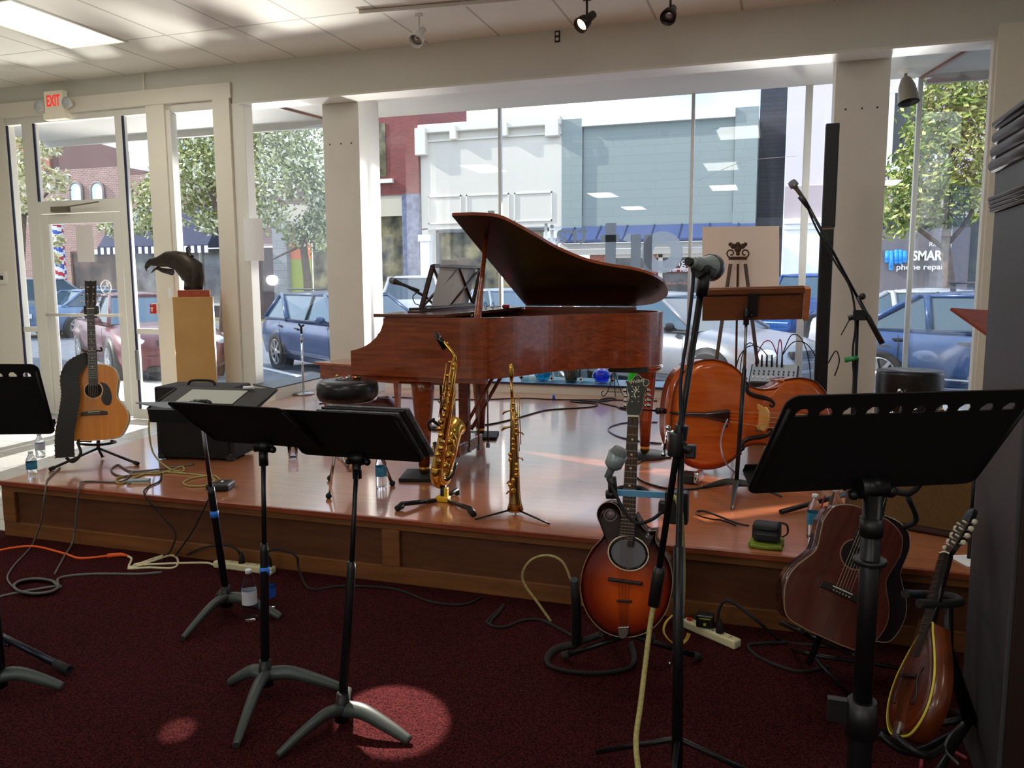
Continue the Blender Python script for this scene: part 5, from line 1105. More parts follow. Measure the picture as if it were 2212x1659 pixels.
# piano mic
YP = 5.72; g = V((PY(905, 660, YP).x, YP+.3, S))
t = thing('vocal_microphone_stand', 'short black microphone stand rising behind the music desk of the piano', 'microphone stand', g+V((-.0, .1, 0)))
g = g+V((0, .1, 0)); J = PY(905, 648, YP)
mic_body(t, PY(842, 604, YP), PY(905, 628, YP), m=mat('mic_dark', (40, 38, 38), .4, .4))
part(t, 'boom_arm', MB().tube([PY(882, 620, YP), PY(918, 640, YP), g+V((0, 0, .98))], .012, 8), BLK, True)
part(t, 'post', MB().tube([g+V((0, 0, .98)), g+V((0, 0, .02))], .011, 10), BLK, True)
part(t, 'base', MB().lathe([(0, 0), (.12, 0), (.11, .02), (0, .025)], 20, Matrix.Translation(g)), BLK, True)
part(t, 'cable_loop', MB().tube(spline([PY(905, 630, YP), PY(892, 640, YP), PY(896, 655, YP), PY(906, 660, YP), PY(908, 672, YP)], 5), .004, 5), RUB, True)
# chrome stand without a mic by the left sill
g = V((PY(655, 848, 7.5).x, 7.5, S)); g = PZ(656, 852, S); 
t = thing('straight_microphone_stand', 'slim chrome stand with an empty black clip standing by the left bay window', 'microphone stand', g); z1 = PY(650, 700, g.y).z
part(t, 'post', MB().tube([g+V((0, 0, .02)), g+V((0, 0, (z1-S)*.77))], .011, 10).tube([g+V((0, 0, (z1-S)*.77)), g+V((0, 0, z1-S-.08))], .007, 10), CHR, True)
part(t, 'collar', MB().tube([g+V((0, 0, (z1-S)*.75)), g+V((0, 0, (z1-S)*.8))], .016, 10), STEEL, True)
part(t, 'mic_clip', MB().tube([g+V((0, 0, z1-S-.1)), g+V((0, 0, z1-S-.03)), g+V((-.03, 0, z1-S))], .013, 8).tube([g+V((0, 0, z1-S-.03)), g+V((.035, 0, z1-S-.01))], .01, 8), BLKP, True)
part(t, 'base', MB().lathe([(0, 0), (.12, 0), (.11, .02), (0, .025)], 24, Matrix.Translation(g)), STEEL, True)
# low black stand between piano legs
t = thing('floor_microphone_stand', 'small black stand with a white tip lying between the piano legs', 'microphone stand', (-2.3, 5.25, S))
a_, b_ = PY(918, 896, 5.2), PY(950, 920, 5.15)
part(t, 'arm', MB().tube([a_, b_], .012, 8).tube([b_, (b_.x+.05, b_.y, S+.02)], .016, 8), BLK, True)
part(t, 'tip', MB().tube([a_+V((-.012, 0, .012)), PY(914, 880, 5.22)], [.02, .006], 10), PAPER, True)
part(t, 'base', MB().tube([(b_.x-.1, b_.y, S+.01), (b_.x+.12, b_.y+.02, S+.01)], .012, 8).tube([(b_.x+.03, b_.y-.1, S+.01), (b_.x+.03, b_.y+.1, S+.01)], .012, 8), BLK, True)

# ------------------------------------------------------------------ amplifiers, speaker, mixer, pedestal
a_ = PZ(326, 1012, S); c0 = PZ(420, 985, S); 
am = thing('guitar_amplifier', 'black cube guitar amplifier standing behind the left music stands', 'amplifier', (-3.83, 4.55, S)); T = Matrix.Translation((-3.79, 4.62, S)) @ Matrix.Rotation(R(10), 4, 'Z')
part(am, 'cabinet', MB().box((0, .02, .26), (.56, .3, .49), T), mat('black_tolex', (20, 18, 19), .75, bump=.3, nscale=200), True, .012)
part(am, 'grille_cloth', MB().box((0, -.134, .225), (.5, .012, .37), T), mat('black_grille_cloth', (12, 11, 12), .95, bump=.5, nscale=300), True)
part(am, 'control_panel', MB().box((0, -.134, .455), (.5, .014, .055), T), mat('dark_panel', (36, 34, 34), .4), True)
for k in range(6): part(am, 'knob', MB().tube([T @ V((-.18+.07*k, -.14, .455)), T @ V((-.18+.07*k, -.158, .455))], .011, 10), BLKP, True)
part(am, 'handle', MB().tube(spline([T @ V((-.1, .0, .505)), T @ V((-.07, 0, .535)), T @ V((.07, 0, .535)), T @ V((.1, 0, .505))], 4), .009, 6), RUB, True)
for x in (-.25, .25): part(am, 'corner', MB().box((x, -.11, .03), (.05, .06, .05), T), mat('dark_panel'), True, .01)
for x in (-.22, .22): part(am, 'foot', MB().box((x, 0, .008), (.04, .2, .016), T), RUB, True)

# leaning tweed amp at the right
A0 = PZ(1905, 1205, S); T = Matrix.Translation((.62, 4.2, S)) @ Matrix.Rotation(R(-22), 4, 'Z') @ Matrix.Rotation(R(-16), 4, 'X')
am = thing('guitar_amplifier', 'brown tweed guitar amplifier tilted back behind the right guitars', 'amplifier', (.62, 4.2, S))
part(am, 'cabinet', MB().box((0, .12, .235), (.62, .24, .45), T), mat('dark_brown_tolex', (70, 48, 38), .7, bump=.2, nscale=200), True, .015)
part(am, 'grille_cloth', MB().box((0, -.004, .22), (.56, .012, .36), T), mat('tweed_grille', (104, 72, 30), .9, rgb2=(80, 54, 22), nscale=260), True)
part(am, 'control_panel', MB().box((0, -.002, .425), (.54, .012, .03), T), STEEL, True)
for k in range(5): part(am, 'knob', MB().tube([T @ V((-.2+.08*k, -.006, .425)), T @ V((-.2+.08*k, -.025, .425))], .01, 10), CHR, True)
part(am, 'tilt_leg', MB().bar(T @ V((-.31, .05, .05)), T @ V((-.33, .3, .1)), .02, .01), STEEL, True)

# tall thin speaker column
p = PZ(1768, 862, S); sx = (PY(1787, 268, 6.9)+PY(1815, 268, 6.9))/2
lx = (PY(1755, 840, 6.9)+PY(1788, 840, 6.9))/2; b = V((lx.x, 6.9, S)); zt = sx.z
t = thing('column_speaker', 'tall narrow black column speaker standing left of the right column', 'speaker', b)
part(t, 'lower_section', MB().box((b.x, b.y, (S+1.95)/2+.02), (.1, .1, 1.95-S)), BLKP, True, .008)
part(t, 'upper_section', MB().box((sx.x*.5+b.x*.5, b.y, (1.96+zt)/2), (.1, .095, zt-1.96)), BLKP, True, .008)
part(t, 'joint_band', MB().box((b.x, b.y, 1.95), (.104, .104, .012)), mat('brown_band', (130, 100, 70), .5), True)
part(t, 'grille', MB().box((b.x, b.y-.052, 1.2), (.07, .008, 1.3)), mat('speaker_mesh', (24, 24, 27), .5, .4, bump=.6, nscale=300), True)
part(t, 'power_base', MB().box((b.x, b.y+.04, S+.14), (.14, .34, .28)), BLKP, True, .03)
part(t, 'cable', MB().tube(spline([(b.x+.05, b.y-.05, .9), (b.x+.1, b.y-.06, 1.0), (b.x+.13, b.y-.06, .92), (b.x+.1, b.y-.06, .8)], 5), .005, 6), RUB, True)

# mixer on a small powered box
c = PY(1673, 795, 6.3); cb = V((c.x, 6.3, S))
t = thing('equipment_box', 'black box on the stage carrying the small mixer, behind the double bass', 'box', cb)
part(t, 'body', MB().box((cb.x, cb.y+.02, (S+c.z-.09)/2), (.34, .3, c.z-.09-S)), BLKP, True, .01)
part(t, 'side_handle', MB().tube(spline([(cb.x-.1, cb.y-.14, c.z-.2), (cb.x-.08, cb.y-.17, c.z-.2), (cb.x+.08, cb.y-.17, c.z-.2), (cb.x+.1, cb.y-.14, c.z-.2)], 4), .008, 6), RUB, True)
zt = c.z-.09; T = Matrix.Translation((cb.x, cb.y, zt)) @ Matrix.Rotation(R(-6), 4, 'Z') @ Matrix.Rotation(R(38), 4, 'X')
t = thing('audio_mixer', 'small silver audio mixer bristling with plugs, on the box behind the bass', 'mixer', (cb.x, cb.y, zt))
part(t, 'body', MB().box((0, .0, .04), (.34, .2, .05), T).box((0, .06, .0), (.33, .06, .06), T), mat('mixer_black', (26, 26, 30), .5), True, .006)
part(t, 'panel', MB().box((0, 0, .067), (.32, .19, .004), T), mat('mixer_silver', (186, 200, 216), .35, .5), True)
for k in range(9):
    x = -.14+.035*k
    part(t, 'fader', MB().box((x, -.055, .074), (.012, .018, .012), T), PAPER, True)
    for j in range(2): part(t, 'knob', MB().tube([T @ V((x, -.015+.03*j, .068)), T @ V((x, -.015+.03*j, .08))], .006, 8), mat('knob_blue_grey', (70, 84, 104), .5), True)
for k in range(6):
    x = -.13+.036*k; a_ = T @ V((x, .07, .068)); part(t, 'plug', MB().tube([a_, a_+V((0, -.01, .09))], [.008, .006], 8), BLKP if k != 4 else mat('silver_plug', (130, 124, 120), .3, .8), True)
rb = mat('magenta_cable', (170, 30, 90), .5)
def mixcable(x, dx, m, h=.16):
    a_ = T @ V((x, .07, .068))+V((0, -.01, .09)); part(t, 'cable', MB().tube(spline([a_, a_+V((dx*.3, 0, h*.5)), a_+V((dx*.7, .02, h*.35)), a_+V((dx, .05, -.12)), V((a_.x+dx*1.1, a_.y+.15, S+.02))], 6), .004, 6), m, True)
mixcable(.014, -.16, rb, .2); mixcable(-.13, -.12, RUB); mixcable(-.06, -.22, RUB, .12); mixcable(.05, .2, RUB, .3); mixcable(.05, .26, RUB, .2); mixcable(.014, .04, rb, .22)

# easel with the big white board
YE = 8.2; bz = PY(1600, 560, YE); TE = lambda x, y, dy=0: PY(x, y, YE+dy)
t = thing('display_easel', 'dark brown ornamental iron easel behind the wooden music stand', 'easel', (TE(1600, 700).x, YE-.05, S))
br_ = mat('bronze_iron', (74, 50, 32), .5, .4)
fz = lambda x, y, Yv: V((PY(x, y, Yv).x, Yv, S))
part(t, 'front_leg', MB().bar(TE(1578, 570, -.16), V((TE(1535, 800, -.32).x, YE-.36, S)), .03, .018), br_, True)
part(t, 'front_leg', MB().bar(TE(1610, 570, -.16), V((TE(1652, 800, -.32).x, YE-.36, S)), .03, .018), br_, True)
part(t, 'rear_leg', MB().bar(TE(1594, 570, -.1), V((TE(1594, 800).x-.02, YE+.1, S)), .02, .018), br_, True)
part(t, 'crossbar', MB().bar(TE(1574, 558, -.16), TE(1614, 558, -.16), .02, .03), br_, True)
fl = MB()
for s in (-1, 1):
    cx = 1594+s*15
    pts = [TE(1594+s*5*0, 556, -.17)]+[TE(cx+s*10*math.cos(a)*(1-k*.045), 547-10*math.sin(a)*(1-k*.045), -.17) for k, a in enumerate([-1.6+k*.45 for k in range(16)])]
    fl.tube(spline(pts, 2), .007, 6)
part(t, 'scroll', fl, br_, True)
lf = MB()
for k, (x, y, r) in enumerate(((1594, 538, .034), (1584, 532, .026), (1604, 532, .026), (1578, 528, .02), (1610, 528, .02), (1594, 528, .024), (1594, 548, .02))): lf.ball(TE(x, y, -.17), r, None, 10, (1, .4, 1))
part(t, 'leaf_ornament', lf, br_, True)
part(t, 'ledge', MB().bar(TE(1530, 640, -.2), TE(1668, 640, -.2), .03, .015), br_, True)
q1, q2, q3, q4 = TE(1517, 490), TE(1683, 488), TE(1683, 640), TE(1517, 642)
solo('display_board', 'large blank off white board behind the ornamental easel at the window', 'board', MB().loft([[q1, q2, q3, q4], [p+V((0, .02, 0)) for p in (q1, q2, q3, q4)]], False), mat('board_offwhite', (250, 234, 220), .7))

# black round pedestal at the right window
c = PY(1966, 800, 6.6); r = (PY(2040, 800, 6.6)-PY(1893, 800, 6.6)).length/2*1.0
solo('round_pedestal', 'glossy black round pedestal by the right bay window', 'pedestal', MB().lathe([(0, S), (r, S), (r, c.z-.02), (r*.99, c.z), (0, c.z)], 48, Matrix.Translation((c.x, 6.6, 0))), mat('gloss_black', (12, 10, 10), .4, coat=.1))

# bird sculpture on its plinth at the door
YB_ = 6.9; X0, X1 = PY(362, 642, YB_).x, PY(440, 642, YB_).x; ztp = PY(400, 642, YB_).z
t = thing('display_plinth', 'tall tan wooden plinth carrying the bird head sculpture by the shop door', 'plinth', ((X0+X1)/2, YB_+.15, -.01))
tanw = mat('tan_birch', (196, 152, 92), .4, rgb2=(184, 138, 80), nscale=3)
PC = PY(401, 642, YB_+.1); PT = Matrix.Translation((PC.x, PC.y+.12, 0)) @ Matrix.Rotation(R(36), 4, 'Z'); pw_ = (PY(442, 642, YB_)-PY(362, 642, YB_)).length*.42
part(t, 'body', MB().bb((-pw_, -.16, -.012), (pw_, .16, ztp), PT), tanw, True, .004)
bx0, bx1 = PY(372, 640, YB_).x+.02, PY(436, 640, YB_).x+.02; zb2 = PY(400, 627, YB_).z
part(t, 'top_block', MB().bb((-pw_*.74, -.13, ztp), (pw_*.86, .13, zb2), PT), wood('red_cedar_block', (176, 78, 46), (150, 62, 36)), True, .003)
bq = lambda x, y, dy=0: PY(x, y, YB_+.19+dy)
t = thing('bird_sculpture', 'dark bronze bird head sculpture with an open hooked beak and curled crest', 'sculpture', bq(408, 625)); brz = mat('dark_bronze', (58, 50, 40), .42, .6, noise=.4, nscale=14, bump=.4)
def ring(c, rx, ry, axis): 
    c = V(c); a = V(axis).normalized(); s_ = a.cross(V((0, 1, 0))).normalized()
    return [c+s_*(ry*math.cos(q))+V((0, 1, 0))*(rx*math.sin(q)) for q in [2*PI*k/14 for k in range(14)]]
s_ = .0043
hdr = []
for x, y, h, w, ax in ((317, 577, 4, .012, (-1, 0, -.3)), (325, 566, 10, .025, (-1, 0, -.3)), (340, 566, 13, .04, (-1, 0, -.1)), (360, 560, 20, .055, (-1, 0, -.1)), (380, 563, 26, .07, (-1, 0, 0)), (400, 574, 36, .085, (-1, 0, .3)), (416, 588, 38, .09, (-.6, 0, .8)), (419, 604, 28, .085, (-.1, 0, 1)), (420, 616, 24, .08, (0, 0, 1)), (420, 626, 22, .08, (0, 0, 1))):
    hdr.append(ring(bq(x, y), w, h*s_*.93, ax))
part(t, 'head', MB().loft(hdr), brz, True)
part(t, 'upper_beak', MB().tube(spline([bq(340, 562), bq(324, 566), bq(316, 576), bq(317, 586)], 4), [.034, .033, .031, .03, .028, .026, .023, .02, .018, .014, .01, .007, .003], 10), brz, True)
part(t, 'lower_beak', MB().tube(spline([bq(372, 588), bq(352, 584), bq(338, 580), bq(326, 590)], 4), [.035, .033, .03, .028, .026, .023, .02, .018, .015, .012, .01, .006, .003], 10), brz, True)
part(t, 'crest', MB().tube(spline([bq(414, 556), bq(407, 545), bq(404, 536), bq(409, 535), bq(412, 541)], 4), [.03, .028, .025, .022, .02, .018, .015, .013, .011, .01, .009, .008, .008, .007, .006, .006, .005], 8), brz, True)
part(t, 'neck_foot', MB().tube([bq(405, 598), bq(401, 626)], [.03, .018], 8), brz, True)
sheet(367, 632, .04, .1, YB_+.03, 'folded white card propped behind the red block on the plinth', 'paper_card', cat='card')

# glass objects on the sill
gl_ = lambda n, c: mat(n, c, .04, trans=.85, ior=1.45)
YS_ = 8.62
def pumpkin(x, y, c, label):
    p = PY(x, y, YS_); p.z = .459; r = .1; vs = []; fs = []; n = 40; k = 10
    t = thing('glass_pumpkin', label, 'ornament', p, group='glass pumpkins on the window sill')
    for i in range(k+1):
        a = PI*i/k
        for j in range(n):
            q = 2*PI*j/n; rr_ = r*math.sin(a)*(1-.09*abs(math.cos(q*4))); vs.append((rr_*math.cos(q), rr_*math.sin(q), .078-.078*math.cos(a)))
    for i in range(k):
        for j in range(n): fs.append((i*n+j, i*n+(j+1) % n, (i+1)*n+(j+1) % n, (i+1)*n+j))
    part(t, 'body', MB().add(vs, fs, True), c); part(t, 'stem', MB().tube(spline([(0, 0, .15), (0, 0, .18), (.02, 0, .2), (.035, 0, .19)], 4), [.02]*4+[.012]*9, 8), gl_('clear_aqua_glass', (170, 214, 226)))
pumpkin(1173, 806, mat('teal_glass', (20, 140, 200), .04, trans=.5, coat=.5), 'turquoise glass pumpkin on the window sill below the piano')
pumpkin(1300, 808, mat('cobalt_glass', (22, 50, 230), .04, trans=.5, coat=.5), 'cobalt blue glass pumpkin on the window sill')
p = PY(1234, 806, YS_); p.z = .459
solo('glass_vase', 'dark iridescent glass vase between the two glass pumpkins', 'vase', MB().lathe([(0, 0), (.05, .0), (.075, .05), (.08, .12), (.055, .2), (.05, .25), (.075, .33), (.07, .33), (.045, .25)], 28, Matrix.Translation(p)), mat('smoke_glass', (54, 62, 54), .1, .3, rgb2=(110, 92, 70), nscale=14))
p = PY(1370, 812, 8.5); p.z = .459
solo('glass_vase', 'tall lime green glass vase beside the tail leg of the piano', 'vase', MB().lathe([(0, 0), (.07, .0), (.075, .03), (.05, .2), (.055, .34), (.05, .34), (.045, .2)], 24, Matrix.Translation(p)), mat('lime_glass', (50, 220, 40), .15, trans=.3, emit=None))
shg = mat('pale_aqua_glass', (190, 228, 230), .03, trans=.9, ior=1.3)
t = thing('glass_display_rack', 'low clear glass display rack with chrome clips on the window sill', 'display rack', PY(1215, 808, YS_+.05))
x0, x1 = PY(1136, 800, 8.66).x, PY(1330, 800, 8.66).x
part(t, 'shelf', MB().bb((x0, 8.5, .475), (x1, 8.78, .483)), shg, True)
for x in (x0, x0+(x1-x0)*.34, x0+(x1-x0)*.66, x1):
    part(t, 'upright_pane', MB().bb((x-.004, 8.5, .46), (x+.004, 8.78, .78)), shg, True)
    part(t, 'clip', MB().box((x, 8.5, .5), (.05, .02, .02)).box((x, 8.5, .5), (.02, .02, .05)), CHR, True)
# wire easel on the stage
e0 = PZ(1322, 852, S+.004); wi = mat('black_wire', (24, 20, 20), .5); e0 = V((e0.x, 8.3, S)); WE = lambda x, y: PY(x, y, 8.28)
t = thing('wire_easel', 'small scrolled black wire easel on the stage under the piano tail', 'easel', e0)
part(t, 'front_leg', MB().tube(spline([WE(1325, 800), WE(1318, 830), WE(1311, 848), WE(1303, 856), WE(1299, 849), WE(1304, 844)], 4), .005, 6), wi, True)
part(t, 'front_leg', MB().tube(spline([WE(1327, 800), WE(1336, 830), WE(1343, 848), WE(1350, 856), WE(1354, 849), WE(1350, 844)], 4), .005, 6), wi, True)
part(t, 'rear_leg', MB().tube([WE(1326, 800), (WE(1326, 850).x, 8.36, S+.003)], .005, 6), wi, True)
part(t, 'top_scroll', MB().tube(spline([WE(1326, 802), WE(1320, 795), WE(1314, 799), WE(1318, 804)], 4), .005, 6), wi, True); part(t, 'top_scroll', MB().tube(spline([WE(1326, 802), WE(1332, 795), WE(1338, 799), WE(1334, 804)], 4), .005, 6), wi, True); part(t, 'crossbar', MB().tube([WE(1312, 846), WE(1342, 847)], .004, 6), wi, True)
solo('blue_marker_cap', 'tiny blue cap standing on the stage under the window sill', 'cap', MB().tube([PZ(1196, 864, S), PZ(1196, 864, S)+V((0, 0, .055))], .016, 12), mat('blue_plastic', (40, 80, 190), .4))

# ------------------------------------------------------------------ bottles
labelb = mat('blue_bottle_label', (56, 140, 170), .5, rgb2=(30, 90, 140), nscale=30); labelb2 = mat('navy_bottle_label', (36, 78, 170), .5); labelw = mat('silver_bottle_label', (196, 200, 208), .5)
capw = mat('white_cap', (226, 230, 232), .5); water = mat('water', (225, 238, 246), .02, trans=1, ior=1.33)
def bottle(p, lab, h=.2, r=.031, lb=None, fill=.7):
    p = V(p); T = Matrix.Translation(p); t = thing('water_bottle', lab, 'bottle', p, group='small plastic water bottles')
    part(t, 'bottle', MB().lathe([(0, .004), (r*.85, 0), (r, .012), (r*.94, h*.12), (r, h*.18), (r*.94, h*.26), (r, h*.32), (r, h*.62), (r*.96, h*.7), (r*.5, h*.86), (.0125, h*.9), (.0125, h*.95), (0, h*.952)], 24, T), BOTG, True)
    part(t, 'cap', MB().lathe([(0, h*.93), (.0145, h*.93), (.0145, h), (.013, h+.002), (0, h+.002)], 18, T), capw, True)
    part(t, 'paper_label', MB().lathe([(r+.0006, h*.33), (r+.0006, h*.6)], 24, T), lb or labelb, True)
bottle(PZ(824, 1053, S), 'half litre water bottle standing alone near the stage edge left of the saxophone', .215, .033)
bottle(PZ(70, 1031, S), 'small water bottle at the front left corner of the stage', .165, .031)
bottle(V((PY(89, 1000, 4.25).x, 4.25, S)), 'washed out water bottle behind the one at the stage corner', .17, .031, labelw)
bottle(PZ(1757, 1162, S), 'water bottle with a blue label at the right of the stage, by the red cable', .21, .033)
bottle(V((PY(1802, 1150, 4.02).x, 4.02, S)), 'crumpled water bottle half hidden behind the mahogany guitar', .235, .033, labelw)
bottle(PZ(541, 1338, 0), 'taller water bottle with a silver label on the carpet between the music stands', .24, .034, labelw)
bottle(PZ(582, 1312, 0), 'shorter water bottle with a navy label on the carpet by the power strip', .175, .033, labelb2)
p = PZ(633, 990, S); p.z = S
solo('drinking_glass', 'small clear tumbler on the stage just below the music stand desk', 'glass', MB().lathe([(0, 0), (.03, 0), (.036, .09), (.034, .09), (.028, .006), (0, .006)], 24, Matrix.Translation(p)), BOTG)

# ------------------------------------------------------------------ power strips, pedals, odds and ends
strip = mat('beige_plastic', (206, 198, 160), .5)
def power_strip(a, b, label, plugs):
    a, b = V(a), V(b); L = (b-a).length; T = frame((a+b)/2, b-a, V((0, 0, 1)).cross(b-a)); t = thing('power_strip', label, 'power strip', (a+b)/2, group='beige power strips on the carpet')
    part(t, 'body', MB().box((0, 0, .02), (L, .05, .038), T), strip, True, .008)
    for k in range(6): 
        x = -L*.36+L*.72*k/5
        part(t, 'socket', MB().box((x, .006, .0395), (.003, .01, .001), T).box((x, -.008, .0395), (.003, .01, .001), T).ball((x+.01, 0, .039), .0025, T, 6), BLKP, True)
    for x, kind in plugs:
        q = T @ V((L*x, 0, .04))
        if kind == 'plug': part(t, 'plug', MB().tube([q, q+V((0, 0, .035)), q+V((0, 0, .06))], [.018, .015, .006], 8), RUB, True)
        elif kind == 'switch': part(t, 'switch', MB().box(q, (.02, .02, .012)), REDP, True)
        else:
            b_ = part(t, 'power_adapter', MB().box(q+V((0, 0, .03)), (.075, .06, .055)), BLKP, True, .006)
            part(b_, 'adapter_mark', MB().box(q+V((0, -.031, .045)), (.05, .001, .004)).box(q+V((0, -.031, .02)), (.012, .001, .012)), mat('yellow_print', (190, 180, 40), .5), True)
power_strip(PZ(466, 1224, 0), PZ(592, 1240, 0), 'beige power strip on the carpet against the stage, behind the left music stands', [(-.04, 'plug'), (.42, 'plug')])
power_strip(PZ(1478, 1352, 0), PZ(1594, 1402, 0), 'beige power strip with a black adapter on the carpet right of the octave mandolin', [(-.4, 'switch'), (-.1, 'adapter'), (.17, 'plug')])
p = PZ(475, 1058, S); t = thing('effects_pedal', 'small black effects pedal on the stage edge behind the left stand pole', 'pedal', p)
part(t, 'body', MB().box(p+V((.01, .02, .022)), (.1, .13, .044), rz=.3), BLKP, True, .012); part(t, 'treadle', MB().box(p+V((-.05, .0, .018)), (.05, .09, .035), rz=.2), RUB, True, .012); part(t, 'footswitch', MB().ball(p+V((.02, 0, .048)), .01), CHR, True)
p = PZ(300, 1043, S); t = thing('tuner_gadget', 'small grey gadget with a clip lying near the left edge of the stage', 'gadget', p)
part(t, 'body', MB().box(p+V((0, 0, .012)), (.13, .05, .022), rz=.5), mat('grey_gadget', (120, 140, 142), .4), True, .006); part(t, 'clip', MB().box(p+V((.04, -.03, .006)), (.11, .012, .01), rz=.3), mat('tan_clip', (180, 160, 130), .5), True)
p = PZ(1478, 1045, S); t = thing('effects_pedal', 'black and chrome pedal on the stage beside the lower bout of the bass', 'pedal', p)
part(t, 'body', MB().box(p+V((.02, .05, .03)), (.09, .12, .055), rz=-.2), BLKP, True, .008); part(t, 'footplate', MB().box(p+V((.08, .03, .045)), (.03, .12, .07), rz=-.2), CHR, True, .01)
# camera case on the green cloth
p = PZ(1655, 1182, S); cl = mat('lime_green_cloth', (112, 130, 26), .8, bump=.3)
solo('green_cloth', 'folded lime green cloth under the black camera case', 'cloth', MB().box(p+V((.0, .04, .011)), (.145, .13, .02), rz=-.1).tube(spline([p+V((-.07, -.03, .012)), p+V((0, -.04, .01)), p+V((.07, -.035, .014))], 4), .01, 8), cl, bevel=.006)
t = thing('camera_case', 'black padded camera case with a wrist strap on the green cloth', 'case', p+V((0, .04, .022)))
q = p+V((0, .045, .022))
part(t, 'case_body', MB().box(q+V((0, 0, .042)), (.125, .085, .082), rz=-.1), mat('black_nylon', (18, 20, 28), .6, bump=.2, nscale=90), True, .02, segs=4)
part(t, 'front_pocket', MB().box(q+V((0, -.045, .026)), (.11, .03, .045), rz=-.1), mat('black_nylon'), True, .012)
part(t, 'zipper', MB().tube([q+V((-.06, -.044, .062)), q+V((.06, -.056, .062))], .003, 6), BLK, True)
part(t, 'belt_loop', MB().tube(spline([q+V((.05, 0, .085)), q+V((.085, -.01, .08)), q+V((.09, -.01, .04)), q+V((.065, -.01, .02))], 4), .006, 6, flat=.4), RUB, True)
sp3 = [(1618, 1136), (1590, 1130), (1560, 1118), (1545, 1112), (1520, 1104), (1505, 1106), (1510, 1114), (1540, 1122), (1560, 1124), (1590, 1136)]
part(t, 'wrist_strap', MB().tube(spline([PZ(x, y, S+.012+.0*i) for i, (x, y) in enumerate(sp3)], 4), .006, 6, flat=.4), RUB, True)
a_, b_ = PZ(1686, 1106, S+.014), PZ(1768, 1080, S+.02)
solo('stand_leg_tube', 'short black stand leg lying across the stage before the tweed amplifier', 'stand leg', MB().tube([a_, b_+V((.2, .06, .05))], .0135, 10), BLK)
p = PZ(2080, 1215, S); solo('paper_sheet', 'small pale paper lying on the stage edge beside the cabinet', 'paper', MB().box(p+V((.02, .02, .003)), (.09, .14, .003), rz=.4), PAPER)

# ------------------------------------------------------------------ cables
def cable(name, label, pts, r, m, k=6):
    return solo(name, label, 'cable', MB().tube(spline([V(p) for p in pts], k), r, 7), m)
F = lambda x, y, z=.006: PZ(x, y, z)
G = lambda x, y, z=S+.006: PZ(x, y, z)
ocab = mat('orange_cord', (226, 88, 22), .5); khaki = mat('khaki_braided_cable', (164, 152, 92), .6, noise=.35, nscale=120); gcab = mat('grey_cable', (88, 86, 84), .5); wcab = mat('ivory_cable', (214, 204, 168), .5)
cable('extension_cord', 'orange extension cord running in from the left edge over the carpet', [F(-30, 1196), F(30, 1183), F(80, 1181), F(140, 1196), F(175, 1206), F(240, 1200), F(262, 1197)], .007, ocab)
solo('cord_plug', 'pale socket end joining the orange cord to the ivory cord', 'plug', MB().tube([F(232, 1201, .012), F(262, 1198, .012), F(275, 1200, .012)], [.014, .012, .008], 8), ocab)
cable('extension_cord', 'ivory power cord bunched in loops leading to the left power strip', [F(262, 1198), F(284, 1206), F(280, 1226), F(320, 1216), F(352, 1200), F(300, 1218), F(278, 1228), F(320, 1226), F(376, 1226), F(384, 1208), F(368, 1200), F(330, 1212), F(290, 1220), F(350, 1218), F(410, 1216), F(448, 1216), F(466, 1222)], .0065, wcab)
coil = [F(78+48*math.cos(a), 1266+16*math.sin(a), .008+.004*(k//8)) for k, a in enumerate([i*PI/4 for i in range(33)])]
cable('black_cable_coil', 'coil of dark cable lying on the carpet at the left', [F(-30, 1300), F(20, 1284)]+coil+[F(130, 1248), F(200, 1240), F(300, 1240), F(350, 1236)], .007, gcab)
cable('microphone_cable', 'thin cable dropping from the left stage corner in a loop to the floor coil', [G(130, 1010), G(104, 1034), PY(98, 1060, 3.62), PY(88, 1130, 3.6), PY(74, 1168, 3.6), F(60, 1190), F(30, 1222), F(16, 1250), F(36, 1275)], .005, gcab)
cable('instrument_cable', 'grey cable looping on the stage and dropping over the front by the amplifier', [G(420, 1003), G(330, 1015), G(285, 1018), G(268, 1012), G(255, 1004), G(240, 1014), G(252, 1026), G(280, 1028), G(286, 1018), G(262, 1040), G(185, 1040), PY(172, 1052, 3.63), PY(165, 1110, 3.62), PY(158, 1168, 3.6), F(140, 1200), F(118, 1240)], .0055, gcab)
cable('khaki_cable', 'khaki cable hanging from the amplifier and curling on the stage', [PY(325, 882, 4.38), PY(322, 930, 4.33), PY(332, 980, 4.3), G(365, 1012), G(395, 1018), G(392, 1008), G(350, 1022), G(300, 1024), G(255, 1032), G(262, 1044), G(330, 1020), G(430, 1026), G(462, 1034), G(450, 1048), G(410, 1050), G(396, 1042), G(420, 1032), G(462, 1028), G(478, 1040)], .006, khaki)
cable('power_cable', 'black cable draped over the stage front from the gadget to the power strip', [G(348, 1016), G(346, 1038), G(320, 1052), PY(312, 1068, 3.62), PY(345, 1110, 3.62), PY(378, 1150, 3.6), PY(372, 1182, 3.58), F(360, 1200), F(350, 1212)], .005, RUB)
cable('power_cable', 'straight black cable dropping over the stage front below the pedal', [G(462, 1060), PY(450, 1080, 3.62), PY(420, 1140, 3.6), PY(395, 1178, 3.58), F(378, 1202)], .005, RUB)
cable('power_cable', 'black cable arching from the left power strip along the stage front', [F(400, 1200), PY(440, 1183, 3.6), PY(490, 1178, 3.6), PY(514, 1190, 3.58), PY(518, 1205, 3.6)], .006, RUB)
